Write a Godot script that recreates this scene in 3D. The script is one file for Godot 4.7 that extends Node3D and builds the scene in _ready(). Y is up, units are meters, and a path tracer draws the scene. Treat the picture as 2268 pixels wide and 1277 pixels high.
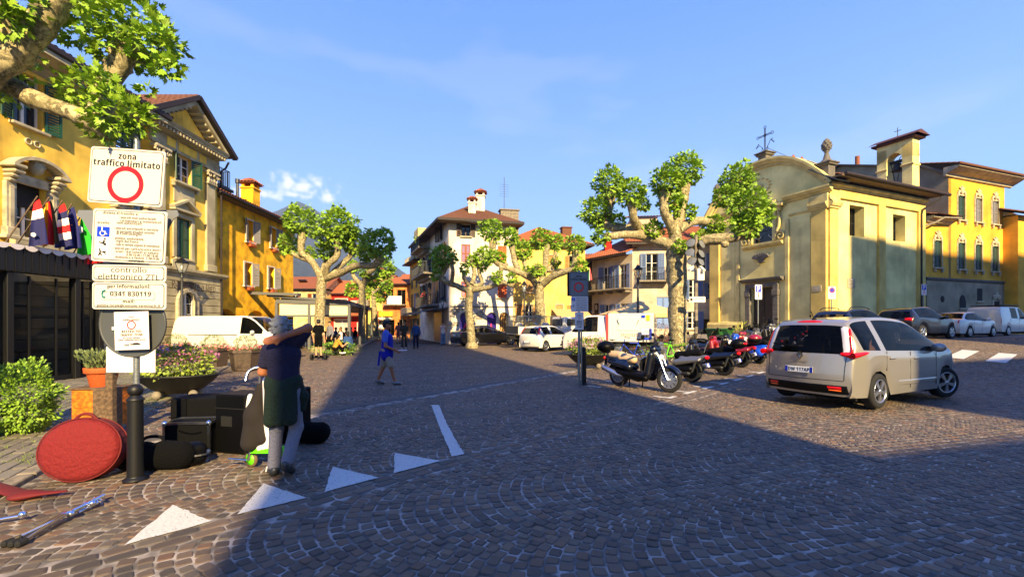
extends Node3D

var rng := RandomNumberGenerator.new()
var M := {}
var cache := {}

func _ready() -> void:
	rng.seed = 7
	# camera: eye 1.6 m above the piazza, level, lens shifted up
	var cam := Camera3D.new()
	cam.name = "camera"
	cam.projection = Camera3D.PROJECTION_FRUSTUM
	cam.near = 0.05
	cam.far = 9000.0
	cam.size = 1.277 * 0.05
	cam.frustum_offset = Vector2(0.0,0.0785 * 0.05)
	cam.position = Vector3(0,1.6,0)
	add_child(cam)
	cam.current = true
	# sky, air and sun
	var env := Environment.new()
	env.background_mode = Environment.BG_SKY
	env.sky = Sky.new()
	env.sky.sky_material = make_sky()
	env.tonemap_mode = Environment.TONE_MAPPER_LINEAR
	env.tonemap_exposure = 2.65
	env.sdfgi_enabled = true
	env.ssao_enabled = true
	env.ssil_enabled = true
	env.fog_enabled = true
	env.fog_light_color = Color(0.76,0.86,1.0)
	env.fog_density = 0.00016
	var we := WorldEnvironment.new()
	we.name = "world_environment"
	we.environment = env
	add_child(we)
	var sun := DirectionalLight3D.new()
	sun.name = "sun"
	sun.light_color = Color(1.0,0.89,0.66)
	sun.light_energy = 1.6
	sun.light_angular_distance = 0.5
	sun.shadow_enabled = true
	sun.sky_mode = DirectionalLight3D.SKY_MODE_LIGHT_ONLY
	add_child(sun)
	sun.look_at_from_position(Vector3.ZERO,SUN,Vector3.UP)
	make_materials()
	make_ground()
	make_markings()
	make_casters()
	make_hills()
	make_hotel()
	make_pavilion()
	make_orange_house()
	make_far_houses()
	make_white_house()
	make_pale_house()
	make_inn()
	make_church()
	make_right_houses()
	make_trees()
	make_vehicles()
	make_scooters()
	make_furniture()
	make_plants()
	make_terrace()
	make_luggage()
	make_people()

const SUN := Vector3(-0.2513,-0.4848,-0.8377)

# ---------- sky ----------
func make_sky() -> ProceduralSkyMaterial:
	var s := ProceduralSkyMaterial.new()
	s.sky_top_color = Color(0.17,0.335,0.66)
	s.sky_horizon_color = Color(0.48,0.625,0.755)
	s.sky_curve = 0.28
	s.ground_bottom_color = Color(0.30,0.28,0.26)
	s.ground_horizon_color = Color(0.55,0.62,0.72)
	s.sky_energy_multiplier = 1.06
	s.sun_angle_max = 1.0
	var w := 2048
	var h := 1024
	var im := Image.create(w,h,false,Image.FORMAT_RGBA8)
	im.fill(Color(1,1,1,0))
	var n := FastNoiseLite.new()
	n.seed = 11
	n.frequency = 0.035
	n.fractal_octaves = 5
	var wisp := FastNoiseLite.new()
	wisp.seed = 5
	wisp.frequency = 0.006
	wisp.fractal_octaves = 5
	var puffs := [[-0.440,0.268,0.045,0.018],[-0.385,0.252,0.022,0.009],[-0.51,0.246,0.034,0.010],[-0.465,0.251,0.055,0.006]]
	for y in range(200,512):
		var el := PI * (0.5 - (y + 0.5) / h)
		for x in range(0,w):
			# azimuth measured from straight ahead (-z) to the right
			var az := wrapf((x + 0.5) / w * TAU,-PI,PI)
			var a := 0.0
			var wv := wisp.get_noise_3d(cos(az) * 230.0,y * 2.4,sin(az) * 230.0)
			a += clampf((wv - 0.22) * 0.35,0.0,0.07)
			if absf(az) < 0.8:
				for k in puffs.size():
					var p = puffs[k]
					var dx: float = (az - p[0]) / p[2]
					var dy: float = (el - p[1]) / p[3]
					if dy < 0.0:
						dy *= 1.6
					var d := dx * dx + dy * dy
					if d < 4.0:
						var m := 1.0 - sqrt(d) * 0.62 + n.get_noise_2d(wrapf(x,-1024,1024) * 3.2,y * 4.2) * 0.95
						a = maxf(a,clampf(m * 1.5 - 0.35,0.0,1.0) * (0.25 if k == 4 else 0.75))
			if a > 0.004:
				im.set_pixel(x,y,Color(0.86,0.72,0.66,a * 0.62))
	s.sky_cover = ImageTexture.create_from_image(im)
	return s

# ---------- geometry helper ----------
class G:
	var v := PackedVector3Array()
	var n := PackedVector3Array()
	var uv := PackedVector2Array()
	var ix := PackedInt32Array()
	var T := Transform3D()
	var back := false
	func at(t: Transform3D) -> G:
		T = t
		back = t.basis.determinant() < 0.0
		return self
	func tri(a: Vector3,b: Vector3,c: Vector3) -> void:
		poly([a,b,c])
	func quad(a: Vector3,b: Vector3,c: Vector3,d: Vector3) -> void:
		poly([a,b,c,d])
	func poly(p: Array) -> void:
		var k := v.size()
		var q := PackedVector3Array()
		for x in p:
			q.append(T * x)
		var m := Vector3.ZERO
		for i in range(1,q.size() - 1):
			m += (q[i] - q[0]).cross(q[i + 1] - q[0])
		m = m.normalized()
		if back:
			m = -m
		for i in q.size():
			v.append(q[i])
			n.append(m)
			uv.append(Vector2(1.0 if i == 1 or i == 2 else 0.0,0.0 if i >= 2 else 1.0))
		for i in range(1,q.size() - 1):
			ix.append(k)
			if back:
				ix.append(k + i)
				ix.append(k + i + 1)
			else:
				ix.append(k + i + 1)
				ix.append(k + i)
	func box(c: Vector3,s: Vector3,b := 0.0) -> void:
		var h := s * 0.5
		b = minf(b,minf(h.x,minf(h.y,h.z)) * 0.9)
		if b <= 0.0:
			for ax in 3:
				for sg in [-1.0,1.0]:
					var u := Vector3.ZERO
					var w := Vector3.ZERO
					var d := Vector3.ZERO
					d[ax] = h[ax] * sg
					u[(ax + 1) % 3] = h[(ax + 1) % 3] * sg
					w[(ax + 2) % 3] = h[(ax + 2) % 3]
					quad(c + d - u - w,c + d + u - w,c + d + u + w,c + d - u + w)
			return
		var i := h - Vector3(b,b,b)
		for ax in 3:
			var a1 := (ax + 1) % 3
			var a2 := (ax + 2) % 3
			for sg in [-1.0,1.0]:
				var u := Vector3.ZERO
				var w := Vector3.ZERO
				var d := Vector3.ZERO
				d[ax] = h[ax] * sg
				u[a1] = i[a1] * sg
				w[a2] = i[a2]
				quad(c + d - u - w,c + d + u - w,c + d + u + w,c + d - u + w)
			for s1 in [-1.0,1.0]:
				for s2 in [-1.0,1.0]:
					var p := Vector3.ZERO
					var q := Vector3.ZERO
					var l := Vector3.ZERO
					p[a1] = h[a1] * s1
					p[a2] = i[a2] * s2
					q[a1] = i[a1] * s1
					q[a2] = h[a2] * s2
					l[ax] = i[ax] * s1 * s2
					quad(c + p - l,c + p + l,c + q + l,c + q - l)
		for sx in [-1.0,1.0]:
			for sy in [-1.0,1.0]:
				for sz in [-1.0,1.0]:
					var a := c + Vector3(h.x * sx,i.y * sy,i.z * sz)
					var e := c + Vector3(i.x * sx,h.y * sy,i.z * sz)
					var f := c + Vector3(i.x * sx,i.y * sy,h.z * sz)
					if sx * sy * sz > 0.0:
						tri(a,e,f)
					else:
						tri(a,f,e)
	func grid(rows: Array,wrap := false,smooth := true) -> void:
		var w: int = rows[0].size()
		var h := rows.size()
		if not smooth:
			for i in h - 1:
				for j in (w if wrap else w - 1):
					var j2 := (j + 1) % w
					quad(rows[i][j],rows[i][j2],rows[i + 1][j2],rows[i + 1][j])
			return
		var k := v.size()
		var acc := PackedVector3Array()
		acc.resize(w * h)
		for r in rows:
			for p in r:
				v.append(T * p)
		for j in w:
			for i in h:
				uv.append(Vector2(float(j) / (w - 1),1.0 - float(i) / (h - 1)))
		for i in h - 1:
			for j in (w if wrap else w - 1):
				var j2 := (j + 1) % w
				var a := i * w + j
				var b := i * w + j2
				var c := (i + 1) * w + j2
				var d := (i + 1) * w + j
				var m := (v[k + c] - v[k + a]).cross(v[k + d] - v[k + b])
				if back:
					m = -m
				acc[a] += m
				acc[b] += m
				acc[c] += m
				acc[d] += m
				if back:
					ix.append_array(PackedInt32Array([k + a,k + b,k + c,k + a,k + c,k + d]))
				else:
					ix.append_array(PackedInt32Array([k + a,k + c,k + b,k + a,k + d,k + c]))
		for m in acc:
			n.append(m.normalized() if m.length_squared() > 1e-18 else Vector3.UP)
		# uv in row order
		for i in h:
			for j in w:
				uv[k + i * w + j] = Vector2(float(j) / (w - 1),1.0 - float(i) / (h - 1))
	func tube(path: Array,radii: Array,sides := 8,caps := true) -> void:
		var rows := []
		var side := Vector3.ZERO
		for i in path.size():
			var p: Vector3 = path[i]
			var t: Vector3 = (path[mini(i + 1,path.size() - 1)] - path[maxi(i - 1,0)]).normalized()
			if side == Vector3.ZERO:
				side = t.cross(Vector3.UP if absf(t.y) < 0.9 else Vector3.RIGHT).normalized()
			side = (side - t * side.dot(t)).normalized()
			var up := side.cross(t)
			var ring := PackedVector3Array()
			var r: float = radii[mini(i,radii.size() - 1)]
			for s in sides:
				var a := TAU * s / sides
				ring.append(p + (side * cos(a) - up * sin(a)) * r)
			rows.append(ring)
		grid(rows,true)
		if caps:
			var lo: Array = Array(rows[0])
			lo.reverse()
			poly(lo)
			poly(Array(rows[-1]))
	func rod(a: Vector3,b: Vector3,r: float,sides := 6) -> void:
		tube([a,b],[r],sides)
	func bar(a: Vector3,b: Vector3,w: float,d: float) -> void:
		var t := (b - a).normalized()
		var s := t.cross(Vector3.UP if absf(t.y) < 0.95 else Vector3.RIGHT).normalized()
		var u := s.cross(t)
		var q := []
		for e in [a,b]:
			q.append([e - s * w / 2 - u * d / 2,e + s * w / 2 - u * d / 2,e + s * w / 2 + u * d / 2,e - s * w / 2 + u * d / 2])
		for i in 4:
			var j := (i + 1) % 4
			quad(q[0][j],q[0][i],q[1][i],q[1][j])
		quad(q[0][0],q[0][1],q[0][2],q[0][3])
		quad(q[1][3],q[1][2],q[1][1],q[1][0])
	func lathe(prof: Array,seg := 16,o := Vector3.ZERO) -> void:
		var rows := []
		for p in prof:
			var ring := PackedVector3Array()
			for s in seg:
				var a := TAU * s / seg
				ring.append(o + Vector3(cos(a) * p[0],p[1],-sin(a) * p[0]))
			rows.append(ring)
		grid(rows,true)
	func ball(c: Vector3,r: Vector3,seg := 12) -> void:
		var rows := []
		var h := seg / 2
		for i in h + 1:
			var b := -PI / 2 + PI * i / h
			var ring := PackedVector3Array()
			for s in seg:
				var a := TAU * s / seg
				ring.append(c + Vector3(cos(a) * cos(b) * r.x,sin(b) * r.y,-sin(a) * cos(b) * r.z))
			rows.append(ring)
		grid(rows,true)
	func ext(p: PackedVector2Array,z0: float,z1: float,b := 0.0) -> void:
		if Geometry2D.is_polygon_clockwise(p):
			p = p.duplicate()
			p.reverse()
		var q := p
		if b > 0.0:
			var o := Geometry2D.offset_polygon(p,-b)
			if o.size() == 1 and o[0].size() == p.size():
				q = o[0]
				if Geometry2D.is_polygon_clockwise(q):
					q.reverse()
				var best := 0
				for i in q.size():
					if q[i].distance_squared_to(p[0]) < q[best].distance_squared_to(p[0]):
						best = i
				var r := PackedVector2Array()
				for i in q.size():
					r.append(q[(i + best) % q.size()])
				q = r
			else:
				b = 0.0
		var t := Geometry2D.triangulate_polygon(q)
		for i in range(0,t.size(),3):
			var a := q[t[i]]
			var c := q[t[i + 1]]
			var d := q[t[i + 2]]
			if (c - a).cross(d - a) < 0.0:
				var e := c
				c = d
				d = e
			tri(Vector3(a.x,a.y,z1),Vector3(c.x,c.y,z1),Vector3(d.x,d.y,z1))
			tri(Vector3(a.x,a.y,z0),Vector3(d.x,d.y,z0),Vector3(c.x,c.y,z0))
		for i in p.size():
			var j := (i + 1) % p.size()
			quad(Vector3(p[i].x,p[i].y,z0),Vector3(p[j].x,p[j].y,z0),Vector3(p[j].x,p[j].y,z1 - b),Vector3(p[i].x,p[i].y,z1 - b))
			if b > 0.0:
				quad(Vector3(p[i].x,p[i].y,z1 - b),Vector3(p[j].x,p[j].y,z1 - b),Vector3(q[j].x,q[j].y,z1),Vector3(q[i].x,q[i].y,z1))
	func flat(p: PackedVector2Array,z: float) -> void:
		var t := Geometry2D.triangulate_polygon(p)
		for i in range(0,t.size(),3):
			var a := p[t[i]]
			var c := p[t[i + 1]]
			var d := p[t[i + 2]]
			if (c - a).cross(d - a) < 0.0:
				var e := c
				c = d
				d = e
			tri(Vector3(a.x,a.y,z),Vector3(c.x,c.y,z),Vector3(d.x,d.y,z))
	func mesh() -> ArrayMesh:
		var a := []
		a.resize(Mesh.ARRAY_MAX)
		a[Mesh.ARRAY_VERTEX] = v
		a[Mesh.ARRAY_NORMAL] = n
		a[Mesh.ARRAY_TEX_UV] = uv
		a[Mesh.ARRAY_INDEX] = ix
		var m := ArrayMesh.new()
		m.add_surface_from_arrays(Mesh.PRIMITIVE_TRIANGLES,a)
		return m

# ---------- scene helper ----------
func V(x: float,y: float,z: float) -> Vector3:
	return Vector3(x,y,z)

func thing(called: String,label: String,category: String,at := Vector3.ZERO,yaw := 0.0,group := "") -> Node3D:
	var o := Node3D.new()
	o.name = called
	add_child(o,true)
	o.position = at
	o.rotation.y = yaw
	tag(o,label,category,group)
	return o

func tag(o: Node,label: String,category: String,group := "") -> void:
	o.set_meta("label",label)
	o.set_meta("category",category)
	if group:
		o.set_meta("group",group)

func part(parent: Node,called: String,shape,mat: Material,xf := Transform3D(),label := "") -> MeshInstance3D:
	var o := MeshInstance3D.new()
	o.name = called
	o.mesh = shape.mesh() if shape is G else shape
	o.material_override = mat
	o.transform = xf
	if label:
		o.set_meta("label",label)
	parent.add_child(o,true)
	return o

func struct(called: String,shape,mat: Material,parent: Node = self) -> MeshInstance3D:
	var o := part(parent,called,shape,mat)
	o.set_meta("kind","structure")
	return o

func stuff(o: Node) -> void:
	o.set_meta("kind","stuff")

func scatter(parent: Node,called: String,m: Mesh,mat: Material,where: Array,colors := []) -> MultiMeshInstance3D:
	var mm := MultiMesh.new()
	mm.transform_format = MultiMesh.TRANSFORM_3D
	mm.use_colors = colors.size() > 0
	mm.mesh = m
	mm.instance_count = where.size()
	for i in where.size():
		mm.set_instance_transform(i,where[i])
		if colors.size():
			mm.set_instance_color(i,colors[i])
	var o := MultiMeshInstance3D.new()
	o.name = called
	o.multimesh = mm
	o.material_override = mat
	parent.add_child(o,true)
	return o

func copy(o: Node3D,label: String,at: Vector3,yaw := 0.0) -> Node3D:
	var c: Node3D = o.duplicate()
	add_child(c,true)
	c.set_meta("label",label)
	c.position = at
	c.rotation.y = yaw
	return c

func TQ(p: Vector3) -> Transform3D:
	return Transform3D(Basis.IDENTITY,p)

func TR(p: Vector3,yaw := 0.0) -> Transform3D:
	return Transform3D(Basis(Vector3.UP,yaw),p)

# frame of a wall from ground point a to b as (x, depth) seen left to right from outside: x along, y up, z outward
func wall_frame(ax: float,ad: float,bx: float,bd: float,y := 0.0) -> Transform3D:
	var u := Vector3(bx - ax,0,-(bd - ad)).normalized()
	return Transform3D(Basis(u,Vector3.UP,u.cross(Vector3.UP)),Vector3(ax,y,-ad))

func sm(a: float,b: float,x: float) -> float:
	return smoothstep(a,b,x)

func land(x: float,z: float) -> float:
	return 0.85 * sm(3.0,17.0,x) * sm(11.0,25.0,-z)

func on(x: float,d: float,up := 0.0) -> Vector3:
	return Vector3(x,land(x,-d) + up,-d)

var fonts := {}
func font(bold := true,mono := false) -> SystemFont:
	var k := "%s%s" % [bold,mono]
	if not fonts.has(k):
		var f := SystemFont.new()
		f.font_names = PackedStringArray(["Droid Sans Mono" if mono else "Droid Sans"])
		f.font_weight = 700 if bold else 400
		fonts[k] = f
	return fonts[k]

# flat lettering centred on xf, as tall as h (font height) and squeezed to width w if given
func text(parent: Node,s: String,h: float,xf: Transform3D,mat: Material,bold := true,w := 0.0,called := "lettering") -> MeshInstance3D:
	var t := TextMesh.new()
	t.text = s
	t.font = font(bold)
	t.font_size = 48
	t.pixel_size = h / 48.0
	t.depth = 0.002
	t.curve_step = 1.5
	var o := MeshInstance3D.new()
	o.name = called
	o.mesh = t
	o.material_override = mat
	if w > 0.0:
		var l := t.get_aabb().size.x
		if l > 0.0:
			xf = xf * Transform3D(Basis.from_scale(Vector3(w / l,1,1)),Vector3.ZERO)
	o.transform = xf
	parent.add_child(o,true)
	return o

# ---------- materials ----------
func noise_tex(sd: int,freq: float,oct: int,lo: float,hi: float,size := 512,normal := false,kind := FastNoiseLite.TYPE_SIMPLEX_SMOOTH) -> NoiseTexture2D:
	var f := FastNoiseLite.new()
	f.seed = sd
	f.frequency = freq
	f.fractal_octaves = oct
	f.noise_type = kind
	var t := NoiseTexture2D.new()
	t.width = size
	t.height = size
	t.seamless = true
	t.noise = f
	if normal:
		t.as_normal_map = true
		t.bump_strength = hi
	else:
		var g := Gradient.new()
		g.set_color(0,Color(lo,lo,lo))
		g.set_color(1,Color(hi,hi,hi))
		t.color_ramp = g
	return t

func mat(key: String,c: Color,rough := 0.8,metal := 0.0,tex := "",scale := 1.0,bump := 0.0) -> StandardMaterial3D:
	var m := StandardMaterial3D.new()
	m.resource_name = key
	m.albedo_color = c
	m.roughness = rough
	m.metallic = metal
	if tex:
		m.albedo_texture = TX[tex]
		m.uv1_triplanar = true
		m.uv1_world_triplanar = false
		m.uv1_scale = Vector3(scale,scale,scale)
		if bump > 0.0:
			m.heightmap_enabled = true
			m.heightmap_texture = TX[tex]
			m.heightmap_scale = bump
	M[key] = m
	return m

var TX := {}
func make_materials() -> void:
	TX["soft"] = noise_tex(1,0.006,6,0.70,1.12,1024)
	TX["fine"] = noise_tex(2,0.05,5,0.66,1.1,512)
	TX["patch"] = noise_tex(3,0.012,4,0.30,1.25,512)
	TX["streak"] = streak_tex()
	TX["bark"] = bark_tex()
	TX["wood"] = noise_tex(6,0.03,4,0.55,1.1,256)
	TX["tile"] = noise_tex(7,0.03,3,0.45,1.15,512)
	TX["paint"] = paint_tex()
	mat("stone_trim",Color(0.74,0.69,0.57),0.85,0,"soft",0.35,0.6)
	mat("stone_grey",Color(0.42,0.40,0.37),0.9,0,"soft",0.5,0.8)
	mat("hotel_wall",Color(1.0,0.83,0.33),0.9,0,"streak",0.16,0.4)
	mat("hotel_stone",Color(0.70,0.66,0.54),0.9,0,"streak",0.2,0.4)
	mat("orange_wall",Color(1.0,0.75,0.08),0.9,0,"soft",0.2,0.5)
	mat("church_wall",Color(0.94,0.88,0.58),0.92,0,"streak",0.13,0.8)
	mat("church_pilaster",Color(0.88,0.77,0.43),0.92,0,"streak",0.15,0.8)
	mat("church_trim",Color(0.86,0.79,0.52),0.9,0,"streak",0.3,0.6)
	mat("yellow_old",Color(0.90,0.68,0.20),0.92,0,"streak",0.12,0.6)
	mat("grey_plaster",Color(0.62,0.58,0.48),0.92,0,"streak",0.18,0.8)
	mat("white_wall",Color(0.90,0.86,0.80),0.9,0,"streak",0.15,0.3)
	mat("pale_wall",Color(0.93,0.80,0.42),0.9,0,"streak",0.15,0.3)
	mat("cream_wall",Color(0.90,0.78,0.50),0.9,0,"soft",0.2,0.3)
	mat("inn_wall",Color(0.78,0.72,0.64),0.9,0,"streak",0.15,0.4)
	mat("red_wall",Color(0.78,0.12,0.08),0.9,0,"soft",0.2,0.3)
	mat("peach_wall",Color(0.84,0.50,0.24),0.9,0,"soft",0.2,0.3)
	mat("balcony_yellow",Color(0.85,0.62,0.16),0.9,0,"soft",0.2,0.3)
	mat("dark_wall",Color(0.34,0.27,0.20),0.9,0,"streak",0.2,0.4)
	mat("concrete",Color(0.52,0.48,0.42),0.9,0,"soft",0.6,0.5)
	mat("roof_tile",Color(0.62,0.36,0.24),0.85,0,"tile",1.3,0.5)
	mat("roof_orange",Color(0.74,0.43,0.26),0.85,0,"tile",1.3,0.5)
	mat("roof_old",Color(0.50,0.32,0.22),0.9,0,"tile",1.3,0.5)
	mat("roof_edge",Color(0.14,0.09,0.08),0.7)
	mat("shutter_green",Color(0.05,0.24,0.15),0.55)
	mat("shutter_grey",Color(0.46,0.45,0.46),0.6)
	mat("shutter_brown",Color(0.50,0.24,0.08),0.6)
	mat("shutter_rust",Color(0.80,0.32,0.06),0.6)
	mat("shutter_blue",Color(0.33,0.42,0.60),0.6)
	mat("shutter_dark",Color(0.26,0.20,0.17),0.6)
	mat("shutter_tan",Color(0.70,0.52,0.28),0.7)
	mat("shutter_teal",Color(0.14,0.24,0.20),0.6)
	mat("frame_white",Color(0.84,0.82,0.77),0.5)
	mat("frame_brown",Color(0.20,0.11,0.06),0.6)
	mat("room_dark",Color(0.10,0.10,0.11),0.9)
	mat("curtain",Color(0.62,0.60,0.58),0.9)
	mat("iron",Color(0.07,0.07,0.075),0.5,0.3)
	mat("iron_grey",Color(0.32,0.33,0.34),0.45,0.6,"fine",3.0)
	mat("galvanised",Color(0.60,0.62,0.62),0.42,0.7,"fine",2.0)
	mat("steel",Color(0.75,0.76,0.78),0.22,1.0)
	mat("chrome",Color(0.9,0.9,0.92),0.08,1.0)
	mat("pavilion_black",Color(0.045,0.045,0.05),0.45,0,"fine",3.0)
	mat("awning_grey",Color(0.36,0.36,0.36),0.7)
	mat("awning_cream",Color(0.90,0.84,0.66),0.9)
	mat("awning_tan",Color(0.72,0.60,0.42),0.9)
	mat("umbrella",Color(0.82,0.70,0.48),0.95)
	mat("wood_dark",Color(0.17,0.10,0.065),0.6,0,"wood",1.5,0.3)
	mat("wood_grey",Color(0.42,0.33,0.24),0.8,0,"wood",2.0,0.4)
	mat("wood_orange",Color(0.86,0.46,0.06),0.6,0,"wood",1.5,0.2)
	mat("terracotta",Color(0.80,0.36,0.14),0.8,0,"fine",2.0,0.2)
	mat("corten",Color(0.33,0.27,0.22),0.55,0.2,"soft",1.2,0.2)
	mat("bowl",Color(0.10,0.095,0.08),0.5,0.3,"soft",1.0,0.2)
	mat("black_plastic",Color(0.035,0.035,0.04),0.45,0,"fine",4.0)
	mat("black_matte",Color(0.035,0.035,0.042),0.8,0,"fine",6.0,0.2)
	mat("black_cloth",Color(0.035,0.034,0.04),0.95,0,"fine",5.0,0.3)
	mat("rubber",Color(0.06,0.06,0.062),0.85)
	mat("alloy",Color(0.74,0.74,0.76),0.28,0.9)
	mat("underbody",Color(0.02,0.02,0.02),0.9)
	mat("red_cloth",Color(0.47,0.015,0.03),0.85,0,"fine",2.5,0.5)
	mat("plate",Color(0.85,0.85,0.84),0.4)
	mat("plate_blue",Color(0.04,0.14,0.58),0.4)
	mat("ink",Color(0.06,0.06,0.07),0.6)
	mat("ink_soft",Color(0.22,0.22,0.24),0.6)
	mat("sign_face",Color(0.76,0.74,0.70),0.5)
	mat("sign_grey",Color(0.46,0.47,0.48),0.5,0.3)
	mat("disc_grey",Color(0.30,0.31,0.31),0.5,0.3)
	mat("sign_red",Color(0.86,0.03,0.03),0.45)
	mat("sign_blue",Color(0.03,0.20,0.72),0.45)
	mat("sign_green",Color(0.02,0.45,0.14),0.6)
	mat("sign_teal",Color(0.05,0.45,0.45),0.45)
	mat("paper",Color(0.86,0.82,0.81),0.7)
	mat("white_paint",Color(0.80,0.79,0.76),0.75,0,"paint",0.5)
	mat("beige_seat",Color(0.74,0.62,0.48),0.7)
	mat("bin_green",Color(0.10,0.32,0.08),0.5)
	mat("lime",Color(0.38,0.86,0.04),0.45)
	mat("lit_bulb",Color(0.85,0.85,0.82),0.3)
	for k in [["car_silver",Color(0.58,0.56,0.53),0.5],["car_black",Color(0.018,0.018,0.024),0.0],["car_white",Color(0.80,0.79,0.76),0.0],["car_dark",Color(0.045,0.04,0.042),0.3],["blue_vespa",Color(0.03,0.28,0.78),0.0],["red_paint",Color(0.50,0.012,0.02),0.0],["navy_paint",Color(0.02,0.035,0.09),0.2],["grey_paint",Color(0.42,0.42,0.42),0.5]]:
		var m := mat(k[0],k[1],0.34,k[2])
		m.clearcoat_enabled = true
		m.clearcoat = 0.9
		m.clearcoat_roughness = 0.06
	var g := mat("glass",Color(0.82,0.88,0.9,0.10),0.02)
	g.transparency = BaseMaterial3D.TRANSPARENCY_ALPHA
	g = mat("tinted",Color(0.02,0.025,0.03,0.72),0.03)
	g.transparency = BaseMaterial3D.TRANSPARENCY_ALPHA
	g = mat("car_glass",Color(0.012,0.014,0.014,0.72),0.03)
	g.transparency = BaseMaterial3D.TRANSPARENCY_ALPHA
	for k in ["car_glass","tinted"]:
		M[k].metallic_specular = 0.2
	for k in ["black_matte","black_cloth","black_plastic"]:
		M[k].metallic_specular = 0.25
	M["red_cloth"].heightmap_texture = TX["soft"]
	M["red_cloth"].heightmap_scale = 3.0
	M["black_cloth"].heightmap_texture = TX["soft"]
	M["black_cloth"].heightmap_scale = 3.0
	mat("pane_dark",Color(0.03,0.035,0.045),0.04)
	mat("pane_sky",Color(0.10,0.12,0.17),0.05)
	mat("red_lens",Color(0.80,0.02,0.03),0.12)
	mat("clear_lens",Color(0.82,0.80,0.80),0.12,0.2)
	mat("amber_lens",Color(0.9,0.38,0.05),0.15)
	for k in [["leaf",Color(0.26,0.40,0.045)],["hedge",Color(0.20,0.34,0.04)],["box_leaf",Color(0.16,0.26,0.05)],["red_leaf",Color(0.30,0.06,0.06)],["petal",Color(1,1,1)]]:
		var m := mat(k[0],Color(1,1,1) if k[0] != "red_leaf" else k[1],0.55)
		m.vertex_color_use_as_albedo = true
		m.backlight_enabled = true
		m.backlight = Color(0.5,0.5,0.5)
	var b := mat("bark",Color(1,1,1),0.9)
	b.albedo_texture = TX["bark"]
	b.uv1_triplanar = true
	b.uv1_scale = Vector3(0.34,0.34,0.34)
	b.heightmap_enabled = true
	b.heightmap_texture = TX["patch"]
	b.heightmap_scale = 1.5
	var c := mat("cobble",Color(1,1,1),0.62,0,"fine",3.0,0.35)
	c.vertex_color_use_as_albedo = true

func streak_tex() -> ImageTexture:
	# weathered plaster: soft blotches with vertical runs
	var f := FastNoiseLite.new()
	f.seed = 21
	f.frequency = 0.008
	f.fractal_octaves = 6
	var s := FastNoiseLite.new()
	s.seed = 22
	s.frequency = 0.02
	s.fractal_octaves = 4
	var a := f.get_seamless_image(512,512,false,false,0.2)
	var im := Image.create(512,512,false,Image.FORMAT_RGB8)
	var b := s.get_seamless_image(512,512,false,false,0.2)
	for y in 512:
		for x in 512:
			var p := a.get_pixel(x,y).r
			var q := b.get_pixel(x,y / 12 + 100).r
			var k := clampf(0.74 + p * 0.34 - maxf(0.0,q - 0.55) * 0.30,0.0,1.0)
			im.set_pixel(x,y,Color(k,k * (0.985 + 0.015 * p),k * (0.96 + 0.04 * p)))
	im.generate_mipmaps()
	return ImageTexture.create_from_image(im)

func bark_tex() -> ImageTexture:
	# plane bark: pale patches where scales have fallen, olive and grey-brown plates
	var f := FastNoiseLite.new()
	f.seed = 31
	f.noise_type = FastNoiseLite.TYPE_CELLULAR
	f.frequency = 0.045
	f.cellular_return_type = FastNoiseLite.RETURN_CELL_VALUE
	f.domain_warp_enabled = true
	f.domain_warp_amplitude = 26.0
	f.domain_warp_frequency = 0.03
	var g := FastNoiseLite.new()
	g.seed = 32
	g.frequency = 0.06
	g.fractal_octaves = 4
	var im := Image.create(512,512,false,Image.FORMAT_RGB8)
	var a := f.get_seamless_image(512,512,false,false,0.15)
	var b := g.get_seamless_image(512,512,false,false,0.15)
	var pal := [Color(0.86,0.80,0.64),Color(0.60,0.54,0.38),Color(0.40,0.37,0.27),Color(0.74,0.68,0.52),Color(0.32,0.30,0.23),Color(0.52,0.48,0.33),Color(0.82,0.76,0.60)]
	for y in 512:
		for x in 512:
			var i := clampi(int(a.get_pixel(x,y).r * 6.99),0,6)
			var k := 0.82 + 0.36 * b.get_pixel(x,y).r
			im.set_pixel(x,y,pal[i] * k)
	return ImageTexture.create_from_image(im)

func paint_tex() -> ImageTexture:
	# road paint with hairline cracks along the joints and worn specks
	var f := FastNoiseLite.new()
	f.seed = 41
	f.noise_type = FastNoiseLite.TYPE_CELLULAR
	f.frequency = 0.018
	f.cellular_return_type = FastNoiseLite.RETURN_DISTANCE2_SUB
	var g := FastNoiseLite.new()
	g.seed = 42
	g.frequency = 0.04
	g.fractal_octaves = 5
	var im := Image.create(1024,1024,false,Image.FORMAT_RGB8)
	var a := f.get_seamless_image(1024,1024,false,false,0.1)
	var b := g.get_seamless_image(1024,1024,false,false,0.1)
	for y in 1024:
		for x in 1024:
			var d := a.get_pixel(x,y).r
			var q := b.get_pixel(x,y).r
			var k := 0.86 + 0.14 * q
			if d < 0.04 + 0.05 * q:
				k *= 0.60
			if q > 0.80:
				k *= 0.45
			im.set_pixel(x,y,Color(k,k,k))
	return ImageTexture.create_from_image(im)

# a point of the place from its bearing (measured on the photograph) and its depth in metres
func P(px: float,py: float,d: float) -> Vector3:
	return Vector3((px - 1134.0) * d / 1000.0,1.6 + (717.0 - py) * d / 1000.0,-d)

# the point of level ground seen at that bearing
func GP(px: float,py: float) -> Vector3:
	var d := 1600.0 / (py - 717.0)
	return Vector3((px - 1134.0) * d / 1000.0,0,-d)

const BAND_A := Vector2(-2.80,3.28)
const BAND_B := Vector2(-0.81,5.28)
const STRIP_A := Vector2(-3.5,8.08)
const STRIP_B := Vector2(1.57,14.8)

func off_line(p: Vector2,a: Vector2,b: Vector2) -> float:
	var u := (b - a).normalized()
	return (p - a).cross(u)

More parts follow.
